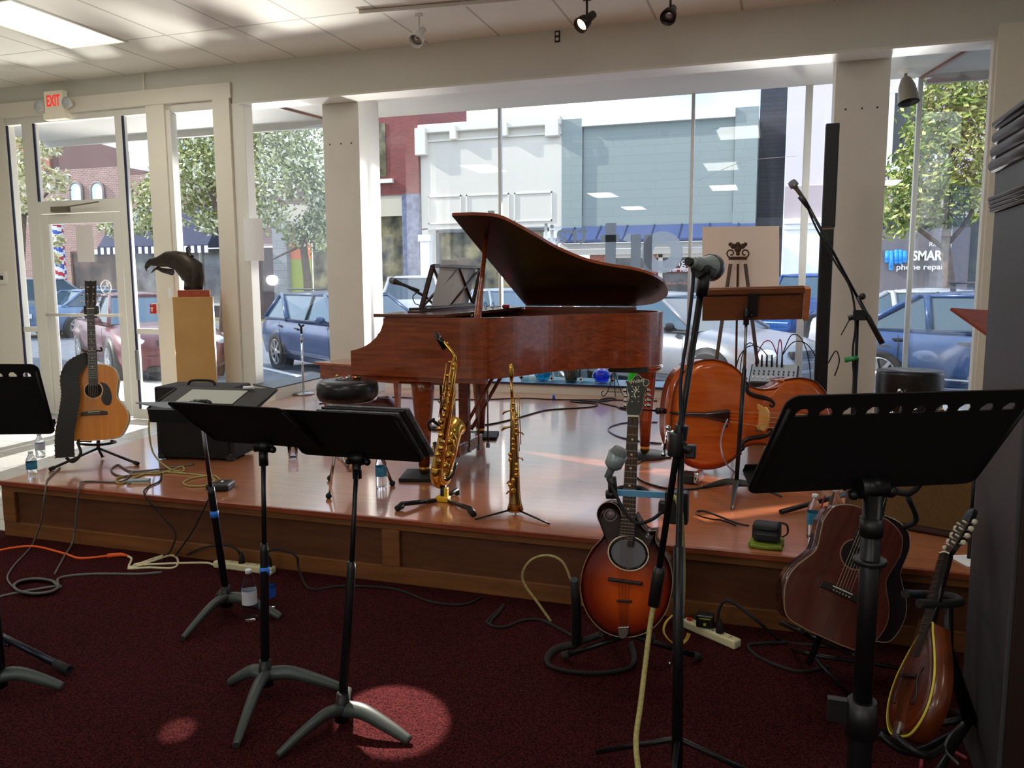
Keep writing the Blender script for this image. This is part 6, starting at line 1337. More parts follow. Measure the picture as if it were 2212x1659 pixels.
cable('power_cable', 'black cable from the right end of the left power strip trailing along the carpet', [PY(577, 1210, 3.58), PY(582, 1190, 3.58), PY(610, 1188, 3.58), PY(640, 1202, 3.58), PY(646, 1230, 3.58), F(670, 1272), F(740, 1266), F(850, 1272), F(930, 1300), F(1000, 1306), F(1040, 1290)], .006, RUB)
cable('floor_cable', 'black cable wavering over the carpet toward the octave mandolin stand', [F(1060, 1350), F(1052, 1342), F(1075, 1320), F(1088, 1306), F(1082, 1318), F(1058, 1348), F(1090, 1354), F(1130, 1340), F(1170, 1340), F(1215, 1362), F(1246, 1380)], .007, RUB)
cable('khaki_cable_loop', 'khaki cable standing in a tall loop left of the octave mandolin', [PY(1190, 1342, 3.1), PY(1160, 1300, 3.1), PY(1133, 1262, 3.1), PY(1130, 1235, 3.1), PY(1150, 1208, 3.1), PY(1185, 1200, 3.1), PY(1215, 1214, 3.1), PY(1232, 1250, 3.1), PY(1236, 1260, 3.1)], .0055, khaki)
cable('khaki_cable', 'khaki braided cable hanging down the centre microphone stand to its connector', [PY(1444, 1072, 2.4), PY(1462, 1078, 2.38), PY(1470, 1110, 2.37), PY(1474, 1180, 2.37), PY(1475, 1260, 2.37), PY(1472, 1320, 2.37), PY(1466, 1378, 2.37)], .0085, khaki)
cable('khaki_cable', 'khaki braided cable falling from the boom counterweight to the floor in front', [PY(1412, 1310, 2.35), PY(1406, 1340, 2.33), PY(1396, 1420, 2.25), PY(1384, 1520, 2.15), PY(1374, 1600, 2.05), PY(1382, 1680, 1.95), PY(1400, 1760, 1.9)], .008, khaki)
t = thing('cable_tie_ribbon', 'yellow ribbon tie looped round the cables on the centre stand', 'ribbon', PY(1450, 1380, 2.34))
part(t, 'ribbon', MB().tube(spline([PY(x, y, Yv) for x, y, Yv in ((1452, 1330, 2.35), (1438, 1345, 2.33), (1434, 1365, 2.32), (1448, 1385, 2.32), (1468, 1392, 2.33), (1482, 1382, 2.35), (1488, 1368, 2.36))], 5), .009, 6, flat=.3), mat('yellow_ribbon', (176, 150, 52), .6), True)
t = thing('cable_connector', 'purple black cable connector with two silver prongs below the yellow ribbon', 'connector', PY(1460, 1430, 2.36))
part(t, 'connector_body', MB().tube([PY(1465, 1380, 2.36), PY(1460, 1405, 2.36), PY(1454, 1432, 2.36)], [.009, .011, .016], 10), mat('plum_rubber', (60, 30, 44), .4), True)
part(t, 'prong', MB().tube([PY(1462, 1432, 2.35), PY(1475, 1426, 2.35)], .003, 6).tube([PY(1448, 1430, 2.35), PY(1446, 1438, 2.35)], .004, 6), CHR, True)
part(t, 'thin_lead', MB().tube([PY(1453, 1432, 2.36), PY(1456, 1500, 2.36), PY(1458, 1620, 2.36)], .004, 6), mat('plum_rubber'), True)
cable('power_cable', 'black cable arching up from the right power strip toward the dark guitars', [PY(1550, 1362, 3.46), PY(1552, 1320, 3.46), PY(1566, 1298, 3.47), PY(1590, 1306, 3.46), PY(1640, 1345, 3.42), F(1690, 1385), F(1760, 1394), F(1830, 1400)], .007, RUB)
cable('floor_cable', 'black cable snaking on the carpet below the mahogany guitar', [F(1700, 1388), F(1640, 1390), F(1616, 1396), F(1640, 1420), F(1700, 1445), F(1740, 1450), F(1790, 1440)], .007, RUB)
cable('stage_cable', 'long black cable running across the back of the stage along the sill', [G(690, 872), G(760, 862), G(850, 858), G(930, 862), G(1040, 863), G(1130, 860), G(1200, 863), G(1330, 864), G(1420, 866)], .006, RUB)
cable('stage_cable', 'black cable winding in S curves over the stage behind the mandolin headstock', [G(1000, 920), G(1060, 916), G(1120, 902), G(1180, 886), G(1240, 882), G(1284, 878), G(1286, 872), G(1236, 868), G(1240, 864), G(1290, 868), G(1330, 862), G(1310, 860), G(1290, 868), G(1330, 878), G(1345, 884), G(1380, 888)], .007, RUB)
cable('stage_cable', 'blue black cable making a wide arc round the tail leg of the piano', [G(1420, 912), G(1360, 912), G(1322, 920), G(1315, 930), G(1340, 944), G(1390, 954), G(1430, 958)], .006, mat('blue_cable', (40, 70, 120), .4))
cable('stage_cable', 'black cable curving from under the bass toward the front of the stage', [G(1450, 988), G(1400, 992), G(1370, 1006), G(1375, 1030), G(1410, 1048), G(1470, 1058), G(1540, 1050), G(1575, 1044)], .006, RUB)
cable('pickup_cable', 'pale cable looping down from the bass tailpiece to the stage', [PY(1572, 905, 4.72), PY(1562, 930, 4.7), PY(1557, 960, 4.7), PY(1565, 995, 4.7), G(1585, 1018), G(1612, 1026)], .0045, mat('lilac_cable', (170, 160, 190), .4))
cable('red_cable', 'thin red cable hanging over the stage edge in front of the right water bottle', [PY(1782, 1070, 3.6), PY(1770, 1110, 3.6), PY(1755, 1160, 3.6), PY(1744, 1205, 3.62)], .0035, mat('dark_red_cable', (140, 40, 50), .5))
cable('floor_cable', 'dark red cable curling on the carpet beside the cabinet', [F(1990, 1660), F(1996, 1630), F(2030, 1620), F(2060, 1624), F(2090, 1640)], .007, mat('dark_red_cable'))
cable('floor_cable', 'thin grey cable dropping beside the teardrop mandolin stand', [PY(2080, 1560, 2.5), PY(2050, 1590, 2.5), PY(2042, 1620, 2.45), PY(2070, 1650, 2.4)], .004, gcab)
solo('corner_post', 'black round post of a rack standing just left of the tall cabinet', 'post', MB().tube([(PY(2104, 1040, 3.85).x, 3.85, S), (PY(2104, 1040, 3.85).x, 3.85, PY(2104, 960, 3.85).z)], .008, 8), BLK)

# ------------------------------------------------------------------ tall dark cabinet at the right edge
cm = mat('charcoal_painted_wood', (64, 62, 66), .5, bump=.04, nscale=30)
cx0, cy0, cdp = .637, 2.5, .48
t = thing('tall_cabinet', 'tall charcoal painted cabinet with stacked cornice mouldings at the right edge', 'cabinet', (cx0+.4, cy0+.24, 0))
T = Matrix.Translation((cx0, cy0, 0)); zc = PY(2163, 458, 2.98).z
part(t, 'body', MB().bb((0, 0, 0), (.9, cdp, zc), T), cm, True, .004)
part(t, 'door', MB().bb((.012, -.012, .1), (.44, 0, zc-.04), T), mat('brown_black_wood', (40, 26, 22), .4), True, .003)
part(t, 'door', MB().bb((.45, -.012, .1), (.89, 0, zc-.04), T), mat('brown_black_wood'), True, .003)
z0 = PY(2168, 368, 2.98).z; z1 = PY(2181, 282, 2.98).z
part(t, 'frieze', MB().bb((-.004, -.004, zc+.03), (.9, cdp+.004, z1), T), cm, True, .003)
def mould(z, r, o):
    mb = MB().tube([T @ V((-o, cdp+o, z)), T @ V((-o, -o, z)), T @ V((.9, -o, z))], r, 12)
    mb.bb((-o, -o, z-r*.6), (.9, cdp+o, z+r*.6), T); return mb
for k in range(4): part(t, 'lower_moulding', mould(zc+.005+.012*k, .007, .006+.002*k), cm, True)
for k in range(3):
    z = z0+.014+(z1-z0-.02)*k/2.35; part(t, 'cornice_moulding', mould(z, .022, .004-.002*k), cm, True)
    part(t, 'cornice_bead', mould(z+.033, .009, .008-.002*k), cm, True)
part(t, 'cornice_top', MB().bb((-.02, -.02, z1+.015), (.9, cdp+.02, z1+.03), T), cm, True, .003)
for z in (.97, .93): part(t, 'door_knob', MB().ball(T @ V((.42, -.02, z)), .008), STEEL, True)
# ------------------------------------------------------------------ street
ZS = -.05
asph = mat('asphalt', (120, 126, 134), .9, rgb2=(100, 104, 112), nscale=6)
conc = mat('sidewalk_concrete', (216, 212, 202), .85, noise=.12, nscale=3)
def out(n, mb, m, label=None, cat=None):
    o = struct(n, mb, m); return o
struct('ground_street', MB().bb((-70, YG+1.6, ZS-.3), (50, 26, ZS)), asph)
struct('ground_sidewalk', MB().bb((-70, YH+.12, ZS-.3), (50, YG+1.6, -.002)), conc)
struct('ground_far_sidewalk', MB().bb((-70, 26, ZS-.3), (50, 29.2, ZS+.15)), mat('far_sidewalk', (170, 160, 148), .9, noise=.15, nscale=2))
struct('ground_far_grass', MB().bb((-40, 26.3, ZS+.1), (-14, 27.8, ZS+.2)), mat('verge_grass', (92, 104, 58), .95, rgb2=(128, 116, 84), nscale=3))
lp = mat('road_line_white', (225, 228, 230), .8)
struct('road_centre_line', MB().bb((-70, 19.0, ZS), (50, 19.12, ZS+.004)).bb((-70, 19.3, ZS), (50, 19.42, ZS+.004)), mat('road_line_yellow', (214, 164, 70), .8))
for k in range(12):
    x = -26+3.4*k; solo('parking_line', 'white parking bay line painted on the near side of the street', 'road marking', MB().bar((x, 15.2, ZS+.003), (x+6.2, 10.9, ZS+.003), .12, .006), lp, group='parking bay lines')

# ------------------------------------------------------------------ cars
tyre = mat('tyre', (26, 26, 28), .85); alloy = mat('alloy_wheel', (190, 192, 196), .3, .8); cgl = mat('car_glass', (54, 80, 96), .06, .0, spec=.7); black_trim = mat('car_black_trim', (24, 25, 28), .5)
redl = mat('tail_lamp', (190, 24, 30), .15); hdl = mat('head_lamp', (230, 234, 238), .08, .4); amb = mat('amber_lamp', (230, 110, 40), .2)
def car(label, loc, hd, rgb, kind='sedan', rack=False, scale=1.0, detail=True):
    M = Matrix.Translation((loc[0], loc[1], ZS)) @ Matrix.Rotation(hd, 4, 'Z') @ Matrix.Scale(scale, 4)
    pm_ = mat('car_paint_%d_%d_%d' % rgb, tuple(int(c*.82) for c in rgb), .3, .3, coat=.35)
    t = thing('car', label, 'car', M=M)
    suv = kind in ('suv', 'pickup'); hz = .15 if suv else 0
    prof = {'sedan': [(-2.3, .62, .78, .3), (-2.25, .92, .84, .24), (-1.9, .99, .87, .22), (-1.35, 1.0, .885, .2), (-.6, .97, .89, .2), (.5, .96, .89, .2), (1.0, .96, .885, .2), (1.6, .90, .87, .2), (2.05, .79, .82, .2), (2.25, .68, .72, .24), (2.32, .56, .6, .3)]}
    pr = prof['sedan']
    if kind == 'wagon': pr = [(-2.2, .8, .8, .3), (-2.17, .95, .85, .24)] + pr[2:]
    rings = []
    for x, zt, w, zb_ in pr:
        zt += hz*1.4; zb2 = zb_+hz; zm = (zt+zb2)/2
        half = [(0, zt), (w*.5, zt-.005), (w*.82, zt-.03), (w*.97, zt-.1), (w, zm+.03), (w*.985, zm-.12), (w*.93, zb2+.04), (w*.8, zb2)]
        rings.append([(x, y, z) for y, z in half]+[(x, -y, z) for y, z in half[::-1][:-1]])
    part(t, 'body', MB().loft(rings), pm_)
    # greenhouse
    top = 1.44 if not suv else 1.78
    b0, b1 = {'sedan': (-1.75, 1.12), 'wagon': (-2.12, 1.1), 'suv': (-2.15, 1.15), 'pickup': (-.5, 1.1)}[kind]
    r0, r1 = {'sedan': (-1.0, .28), 'wagon': (-1.75, .25), 'suv': (-1.9, .45), 'pickup': (-.35, .5)}[kind]
    zb_ = .93+hz*1.3; wb, wt = .8, .6
    zt = top-.05; quad = lambda x, w, z: [(x, w, z), (x, -w, z)]
    gl = MB(); B = [(b0, wb, zb_), (b1, wb, zb_), (b1, -wb, zb_), (b0, -wb, zb_)]; Tt = [(r0, wt, zt), (r1, wt, zt), (r1, -wt, zt), (r0, -wt, zt)]
    gl.add(B+Tt, [(0, 1, 5, 4), (1, 2, 6, 5), (2, 3, 7, 6), (3, 0, 4, 7)])
    part(t, 'windows', gl, cgl)
    rf = MB().loft([[(r0-.03, -wt*k, zt-.01), (r0-.03, wt*k, zt-.01), (r0, wt*k, zt+.02*k2), (r0, -wt*k, zt+.02*k2)] for k, k2 in ((1, 1),)]*1, False) if 0 else MB()
    sec = []
    for i in range(7):
        u = i/6; x = r0-.05+(r1-r0+.1)*u; c_ = top-.05+.06*math.sin(PI*u)**.6 if 0 < u < 1 else zt
        sec.append([(x, wt+.015, zt-.015), (x, wt*.8, c_-.01), (x, 0, c_+.008), (x, -wt*.8, c_-.01), (x, -wt-.015, zt-.015), (x, 0, zt-.03)])
    part(t, 'roof', MB().loft(sec), pm_)
    pl = MB()
    for s in (1, -1):
        pl.tube([(b0, s*wb, zb_), (r0, s*wt, zt)], .045, 6).tube([(b1, s*wb, zb_), (r1, s*wt, zt)], .032, 6)
        pl.tube([(r0, s*wt, zt), (r1, s*wt, zt)], .03, 6)
        pl.tube([(b0, s*(wb+.005), zb_), (b1, s*(wb+.005), zb_)], .03, 6)
        if kind in ('sedan', 'wagon'): pl.tube([((b0*.45), s*(wb+.01), zb_), (r0+.1, s*(wt+.01), zt)], .05, 6)
    part(t, 'pillars', pl, pm_)
    fr_ = MB()
    for s in (1, -1): fr_.tube([(-.12, s*(wb+.012), zb_), (-.18, s*(wt+.012), zt)], .028, 6); fr_.tube([(b0+.15, s*(wb+.028), zb_+.012), (b1-.1, s*(wb+.028), zb_+.012)], .012, 5)
    part(t, 'window_trim', fr_, black_trim)
    for x in (-1.38, 1.38):
        for s in (1, -1):
            R_ = .33+hz*.5; WM = Matrix.Translation((x, s*.80, R_)) @ Matrix.Rotation(-s*PI/2, 4, 'X')
            part(t, 'wheel_arch', MB().lathe([(0, .075), (R_+.08, .078), (R_+.09, .04), (R_+.09, -.1)], 24, WM), black_trim)
            w_ = part(t, 'wheel', MB().lathe([(.0, .0), (.0, .06), (R_*.66, .065), (R_*.72, .1), (R_*.95, .105), (R_, .08), (R_, -.1), (0, -.1)], 28, WM), tyre)
            h_ = MB().lathe([(R_*.66, .095), (R_*.72, .108), (R_*.6, .08)], 28, WM).lathe([(0, .1), (.06, .095), (.07, .07)], 14, WM)
            for k in range(7):
                a = 2*PI*k/7; h_.bar(WM @ V((.04*math.cos(a), .04*math.sin(a), .088)), WM @ V((R_*.7*math.cos(a), R_*.7*math.sin(a), .094)), .045, .014, (WM.to_3x3().col[2]))
            part(w_, 'wheel_rim', h_, alloy)
    zf = .6+hz
    gr = MB()
    for k in range(6): gr.box((2.285-.012*k*0, 0, zf+.0+.026*k-.04), (.05, .62, .012))
    part(t, 'grille', gr, CHR); part(t, 'grille_recess', MB().box((2.26, 0, zf+.02), (.06, .66, .18)), black_trim)
    part(t, 'front_bumper', MB().loft([[(2.2, -.8, .3+hz), (2.2, -.8, .46+hz), (2.1, -.84, .46+hz), (2.1, -.84, .3+hz)], [(2.36, -.45, .3+hz), (2.36, -.45, .47+hz), (2.2, -.45, .47+hz), (2.2, -.45, .3+hz)], [(2.36, .45, .3+hz), (2.36, .45, .47+hz), (2.2, .45, .47+hz), (2.2, .45, .3+hz)], [(2.2, .8, .3+hz), (2.2, .8, .46+hz), (2.1, .84, .46+hz), (2.1, .84, .3+hz)]], False), pm_, bevel=.03)
    part(t, 'lower_intake', MB().box((2.31, 0, .25+hz), (.06, 1.0, .08)), black_trim)
    for s in (1, -1):
        part(t, 'headlamp', MB().ball((2.13, s*.62, zf+.06), .12, None, 12, (1.1, 1.35, .75)), hdl)
        part(t, 'indicator', MB().ball((2.02, s*.76, zf+.05), .06, None, 8, (1.2, .7, 1)), amb)
        part(t, 'tail_lamp', MB().ball((-2.2, s*.68, .74+hz), .11, None, 10, (.8, 1, 1.1)), redl)
        part(t, 'wing_mirror', MB().ball((.78, s*.94, .98+hz*1.3), .09, None, 10, (.7, 1.1, .75)).bar((.8, s*.84, .95+hz), (.8, s*.92, .96+hz), .05, .04), pm_ if rgb[0] != 160 else black_trim)
        part(t, 'door_handle', MB().box((-.35, s*.895, .8+hz), (.16, .02, .025)).box((-1.15, s*.885, .82+hz), (.15, .02, .025)), black_trim if rgb[2] > 120 and rgb[0] < 100 else CHR)
        part(t, 'side_trim', MB().box((0, s*.895, .33+hz), (2.0, .012, .02)), CHR if rgb[2] > 120 and rgb[0] < 100 else black_trim)
        part(t, 'door_seam', MB().box((-.12, s*.9, .62+hz), (.008, .004, .5)).box((.98, s*.892, .62+hz), (.008, .004, .5)).box((-1.15, s*.89, .68+hz), (.008, .004, .4)), black_trim)
    part(t, 'rear_bumper', MB().box((-2.24, 0, .42+hz), (.14, 1.5, .16)), pm_, bevel=.04)
    part(t, 'number_plate', MB().box((-2.33, 0, .66+hz), (.02, .32, .13)), PAPER)
    part(t, 'dashboard', MB().box((.5, 0, .95+hz), (.5, 1.2, .08)), black_trim)
    for s in (1, -1): part(t, 'seat', MB().box((-.35, s*.35, 1.0+hz), (.14, .42, .5)).box((-.35, s*.35, 1.27+hz), (.1, .2, .14)), mat('car_seat', (60, 62, 66), .8), bevel=.04)
    if rack:
        rk = MB()
        for s in (1, -1): rk.tube([(r0+.1, s*.52, top+.04), (r1-.15, s*.52, top+.05)], .018, 6)
        part(t, 'roof_rails', rk, black_trim)
    return t
hd = R(-35); hv = V((math.cos(hd), math.sin(hd), 0)); rv = V((math.sin(hd), -math.cos(hd), 0))
fc = PD(388, 745, 13.0); c = fc-hv*2.3; car('maroon sedan parked nose in behind the shop door glass', (c.x, c.y), hd, (112, 34, 42))
wf = PZ(602, 797, ZS); c = V((wf.x, wf.y, 0))+hv*1.38-rv*.85; car('blue grey wagon with roof rails parked behind the left bay window', (c.x, c.y), hd, (62, 84, 128), 'wagon', True)
wf = PD(1528, 790, 10.6); c = V((wf.x, wf.y, 0))-hv*1.38-rv*.85; car('silver sedan parked behind the piano lid and the wooden music stand', (c.x, c.y), hd, (160, 166, 176))
wf = PD(1893, 800, 11.3); c = V((wf.x, wf.y, 0))+hv*1.38-rv*.85; cb_ = car('bright blue sedan with a roof rack parked at the right bay window', (c.x, c.y), R(-25), (44, 84, 142))
M_ = ROOTM[cb_]; part(cb_, 'roof_rack', MB().tube([(-.6, -.75, 1.56), (-.6, .75, 1.56)], .016, 6).tube([(.1, -.75, 1.56), (.1, .75, 1.56)], .016, 6).box((-.6, -.58, 1.5), (.06, .05, .1)).box((-.6, .58, 1.5), (.06, .05, .1)), black_trim)
p = PD(845, 650, 21.5); car('white people carrier seen from behind beside the left column', (p.x-.3, p.y+2.2), R(112), (226, 228, 232), 'suv')
p = PD(1090, 640, 18.5); car('pale silver sedan across the road behind the music desk', (p.x-.4, p.y+1.5), R(-52), (176, 190, 206))
p = PD(1735, 640, 19.5); car('blue pickup truck across the road behind the display board', (p.x+.2, p.y+1.5), R(60), (30, 92, 176), 'pickup')
p = PD(1800, 700, 15.0); car('white car partly hidden behind the black column speaker', (p.x+2.0, p.y+.3), R(-15), (224, 228, 232))
p = PD(262, 660, 27); car('pale blue car across the road behind the acoustic guitar', (p.x+.5, p.y-1.2), R(75), (126, 160, 200))
p = PD(110, 690, 24); car('silver grey car across the road at the far left', (p.x-1.5, p.y+1), R(80), (150, 160, 168), 'suv')
p = PD(10, 720, 15); car('white car glimpsed through the left sidelight', (p.x-1.5, p.y), R(-35), (214, 222, 226))

# ------------------------------------------------------------------ buildings
YF = 29.0
win_d = mat('shop_window_dark', (40, 50, 56), .1, spec=.5); win_w = mat('shop_window_warm', (142, 132, 96), .2, rgb2=(36, 40, 32), nscale=1.6, spec=.4)
def bld(name, label, x): return thing(name, label, 'building', (x, YF, ZS))
cream = mat('cream_stucco', (206, 202, 190), .8); creamd = mat('cream_stucco_trim', (214, 210, 198), .75)
# cream
b = bld('cream_shopfront', 'cream stucco shop with bracketed cornice across the street', -10.4)
x0, x1 = -13.2, -7.65; B_ = lambda m, a0, a1, c0, c1, y0=YF, y1=YF+.4: m.bb((a0, y0, c0), (a1, y1, c1))
part(b, 'wall', B_(B_(MB(), x0, x1, 3.55, 7.25, YF, YF+5), x0, x0+.25, ZS, 3.6, YF, YF+5), cream, True)
part(b, 'cornice', B_(MB(), x0, x1, 7.1, 7.42, YF-.25, YF+.2), creamd, True, .03)
part(b, 'cornice_shelf', B_(MB(), x0, x1, 6.8, 6.86, YF-.08, YF+.1), creamd, True)
for x, w, h in ((x0+.12, .45, 1.0), (-11.75, .26, .5), (-9.75, .26, .5), (x1-.3, .5, .6)): part(b, 'bracket', B_(MB(), x-w/2, x+w/2, 7.3-h, 7.3, YF-.3, YF), creamd, True, .03)
for a0, a1 in ((-12.9, -11.55), (-11.35, -9.65), (-9.45, -8.0)):
    fm = MB()
    for q in ((a0, a1, 4.75, 4.8), (a0, a1, 3.75, 3.8), (a0, a0+.05, 3.75, 4.8), (a1-.05, a1, 3.75, 4.8)): B_(fm, *q, YF-.04, YF+.02)
    part(b, 'wall_panel', fm, creamd, True)
for x in (-13.0, -8.0):
    pc = B_(MB(), x-.2, x+.2, ZS, 3.3, YF-.2, YF+.1); B_(pc, x-.26, x+.26, 3.1, 3.35, YF-.25, YF+.1); B_(pc, x-.26, x+.26, ZS, .3, YF-.25, YF+.1)
    part(b, 'pilaster', pc, mat('white_pilaster', (222, 228, 234), .6), True, .02)
sw = part(b, 'shop_window', B_(MB(), -12.6, -8.25, .5, 3.5, YF+.15, YF+.2), win_w, True)
mul = B_(B_(MB(), -12.62, -12.5, .3, 3.52, YF, YF+.25), -8.3, -8.2, .3, 3.5, YF, YF+.25); B_(mul, -12.6, -8.2, 3.42, 3.52, YF, YF+.25); B_(mul, -10.8, -10.72, .4, 3.5, YF+.05, YF+.25); B_(mul, -9.4, -9.32, .4, 3.5, YF+.05, YF+.25)
part(sw, 'window_frame', mul, mat('dark_grey_frame', (78, 84, 88), .5), True)
part(b, 'stall_riser', B_(MB(), -12.9, -8.1, ZS, .5, YF, YF+.3), mat('stall_grey', (120, 124, 124), .7), True)
# grey green
b = bld('grey_shopfront', 'grey green painted shop with a blue awning across the street', -4.3); x0, x1 = -7.65, -.9
gg = brickmat('grey_green_blocks', (138, 150, 147), (136, 148, 145), (128, 140, 138), (R(90), 0, 0), 3.0, .3, .8, .01)
part(b, 'wall', B_(MB(), x0, x1, 3.4, 7.05, YF+.1, YF+5), gg, True); part(b, 'pier', B_(MB(), x0, x0+.75, 3.4, 7.3, YF-.02, YF+.3), gg, True); part(b, 'pier', B_(MB(), x1-.75, x1, 3.4, 7.3, YF-.02, YF+.3), gg, True)
part(b, 'coping', B_(MB(), x0+.75, x1-.75, 7.0, 7.3, YF-.1, YF+.2), WHT, True)
for x in (x0+.76, x1-.76): part(b, 'joint', B_(MB(), x-.01, x+.01, 3.9, 7.0, YF+.085, YF+.1), mat('dark_grey_frame'), True)
part(b, 'awning', MB().loft([[(x, YF+.05, 3.52), (x, YF-.9, 3.0), (x, YF-.9, 2.93), (x, YF+.05, 2.93)] for x in (x0+.02, x1)], False), mat('blue_awning', (54, 74, 116), .8), True)
for k in range(7): part(b, 'awning_rib', MB().bar((x0+.5+k*.95, YF+.04, 3.54), (x0+.5+k*.95, YF-.91, 3.01), .03, .02), mat('navy_awning', (34, 44, 74), .8), True)
part(b, 'fascia', B_(B_(MB(), x0, x1, 2.72, 2.9, YF-.3, YF+.1), x0, x1, 2.5, 2.7, YF-.15, YF+.1), WHT, True)
rbk = brickmat('red_brick_piers', (160, 84, 66), (140, 70, 56), (170, 150, 136), (R(90), 0, 0), .22, .075)
for xx in ((x0, x0+.4), (-6.6, -5.9), (-4.5, -4.2)): part(b, 'brick_pier', B_(MB(), xx[0], xx[1], ZS, 2.5, YF, YF+.3), rbk, True)
sw = part(b, 'shop_window', B_(MB(), -5.85, x1-.1, .5, 2.45, YF+.2, YF+.24), mat('shop_window_grey', (104, 110, 110), .2, rgb2=(60, 66, 70), nscale=1.5), True)
part(sw, 'window_frame', B_(B_(B_(B_(MB(), -5.9, x1, 2.38, 2.5, YF+.1, YF+.26), -5.9, x1, 1.95, 2.0, YF+.1, YF+.26), -4.15, -4.0, .3, 2.5, YF+.1, YF+.26), -2.6, -2.5, .3, 2.5, YF+.1, YF+.26), WHT, True)
part(b, 'stall_riser', B_(MB(), x0, x1, ZS, .5, YF, YF+.3), rbk, True)
lw = PY(1475, 568, YF+.15); FM = lambda x, y, Yv=YF+.1: frame(PY(x, y, Yv), (1, 0, 0), (0, 0, 1))
part(b, 'window_lettering', textmb('ing It', .42, FM(1478, 566)), PAPER, True)
sgn = part(b, 'red_sign', MB().box(PY(1462, 582, YF+.12), (1.3, .03, .2)), mat('crimson_sign', (130, 28, 44), .6), True)
part(sgn, 'sign_lettering', textmb('rber Ro', .24, FM(1462, 582, YF+.09), bold=.005), PAPER, True)
part(b, 'window_script', textmb('Walk-ins Welcome', .14, FM(1465, 612)), mat('pink_script', (200, 130, 130), .6), True)
# dark recessed building
b = bld('dark_shopfront', 'dark sided recessed building between the grey and the lilac shops', -.4)
ds_ = brickmat('dark_siding', (52, 56, 66), (44, 48, 58), (26, 28, 36), (R(90), 0, 0), 6, .14, .7)
part(b, 'wall', B_(MB(), -.9, -.02, ZS, 13, YF+1.2, YF+5), ds_, True)
part(b, 'cornice', B_(MB(), -.9, -.02, 3.4, 3.7, YF+.6, YF+1.3), ds_, True)
part(b, 'upper_wall', B_(MB(), -.9, -.02, 9.5, 13, YF+.9, YF+5), mat('dark_upper_wall', (48, 54, 66), .8), True)
# lilac building
b = bld('lilac_shopfront', 'pale lilac two storey shop with a white corner column at the right', 6)
part(b, 'wall', B_(B_(MB(), .0, 18, 4.65, 12, YF+.02, YF+5), .0, 18, 3.6, 4.66, YF, YF+5), mat('lilac_stucco', (206, 198, 210), .8), True)
part(b, 'lower_band', B_(MB(), .0, 18, 3.55, 4.65, YF-.05, YF+.05), mat('mauve_band', (176, 162, 164), .8), True)
wc = mat('white_column_paint', (236, 240, 246), .6)
part(b, 'corner_column', B_(B_(B_(MB(), .02, 1.25, ZS, 3.5, YF-.2, YF+.3), -.0, 1.4, 3.4, 3.58, YF-.32, YF+.3), -.0, 1.32, 3.22, 3.4, YF-.26, YF+.3), wc, True, .02)
part(b, 'shop_window', B_(MB(), 1.3, 8.8, .4, 3.5, YF+.2, YF+.24), win_d, True)
part(b, 'taupe_panel', B_(MB(), 2.3, 5.6, .3, 3.2, YF+.1, YF+.2), mat('taupe_shop_panel', (104, 100, 106), .5), True)
for x in (1.9, 4.9, 8.7): part(b, 'white_frame', B_(MB(), x, x+.16, ZS, 3.5, YF-.02, YF+.3), wc, True)
part(b, 'stall_riser', B_(MB(), 1.3, 18, ZS, .75, YF, YF+.3), mat('white_riser', (226, 226, 226), .7), True)
for x0_, z0_ in ((3.2, 5.2), (6.3, 5.2), (9.5, 5.2)):
    w_ = part(b, 'upper_window', B_(MB(), x0_, x0_+1.1, z0_, z0_+2.2, YF-.01, YF+.1), win_d, True)
    part(w_, 'window_frame', B_(B_(B_(B_(MB(), x0_-.22, x0_, z0_-.3, z0_+2.4, YF-.08, YF+.1), x0_+1.1, x0_+1.3, z0_-.3, z0_+2.4, YF-.08, YF+.1), x0_-.22, x0_+1.3, z0_-.3, z0_, YF-.1, YF+.1), x0_-.22, x0_+1.3, z0_+2.2, z0_+2.4, YF-.1, YF+.1), wc, True)
part(b, 'entrance', B_(MB(), 8.9, 11, ZS, 3.4, YF+.15, YF+.25), wc, True)
blue = mat('sign_blue', (30, 150, 235), .5)
lg = MB()
for k, (x, y0_, y1_) in enumerate(((1917, 546, 563), (1925, 546, 580), (1936, 544, 566), (1945, 544, 566), (1954, 546, 563))):
    a_, c_ = PY(x, y0_, YF-.02), PY(x, y1_, YF-.02); lg.tube([a_, c_], .075, 10, True).ball(a_, .075).ball(c_, .075)
lgo = part(b, 'blue_bar_logo', lg, blue, True)
part(b, 'smart_lettering', textmb('SMART', .42, FM(2010, 553, YF-.03) @ Matrix.Diagonal((.8, 1, 1, 1)), .01, .012), PAPER, True)
part(b, 'phone_repair_lettering', textmb('phone repair', .25, FM(1990, 577, YF-.03) @ Matrix.Diagonal((1.12, 1, 1, 1)), .01, .003), PAPER, True)
part(b, 'rs_lettering', textmb('RIFS', .2, FM(2020, 528, YF-.03), .01), PAPER, True)
# dark red brick
b = bld('red_brick_shopfront', 'dark red brick two storey building left of the cream shop', -14.6)
db = brickmat('purple_red_brick', (136, 66, 62), (118, 56, 54), (110, 70, 66), (R(90), 0, 0), .22, .075)
part(b, 'wall', B_(MB(), -16.2, -13.25, 4.9, 9.0, YF-.1, YF+5), db, True)
part(b, 'stone_pier', B_(MB(), -13.95, -13.25, ZS, 4.9, YF-.15, YF+.3), mat('blue_grey_stone', (110, 122, 150), .8, rgb2=(80, 88, 112), nscale=5), True)
part(b, 'upper_window', B_(MB(), -15.4, -14.6, 5.6, 7.6, YF-.14, YF), win_w, True); part(b, 'window_sill', B_(MB(), -15.6, -14.3, 5.35, 5.5, YF-.25, YF), WHT, True)
part(b, 'fascia', B_(MB(), -16.2, -13.9, 4.1, 4.9, YF-.05, YF+.2), mat('beige_fascia', (196, 188, 168), .8), True)
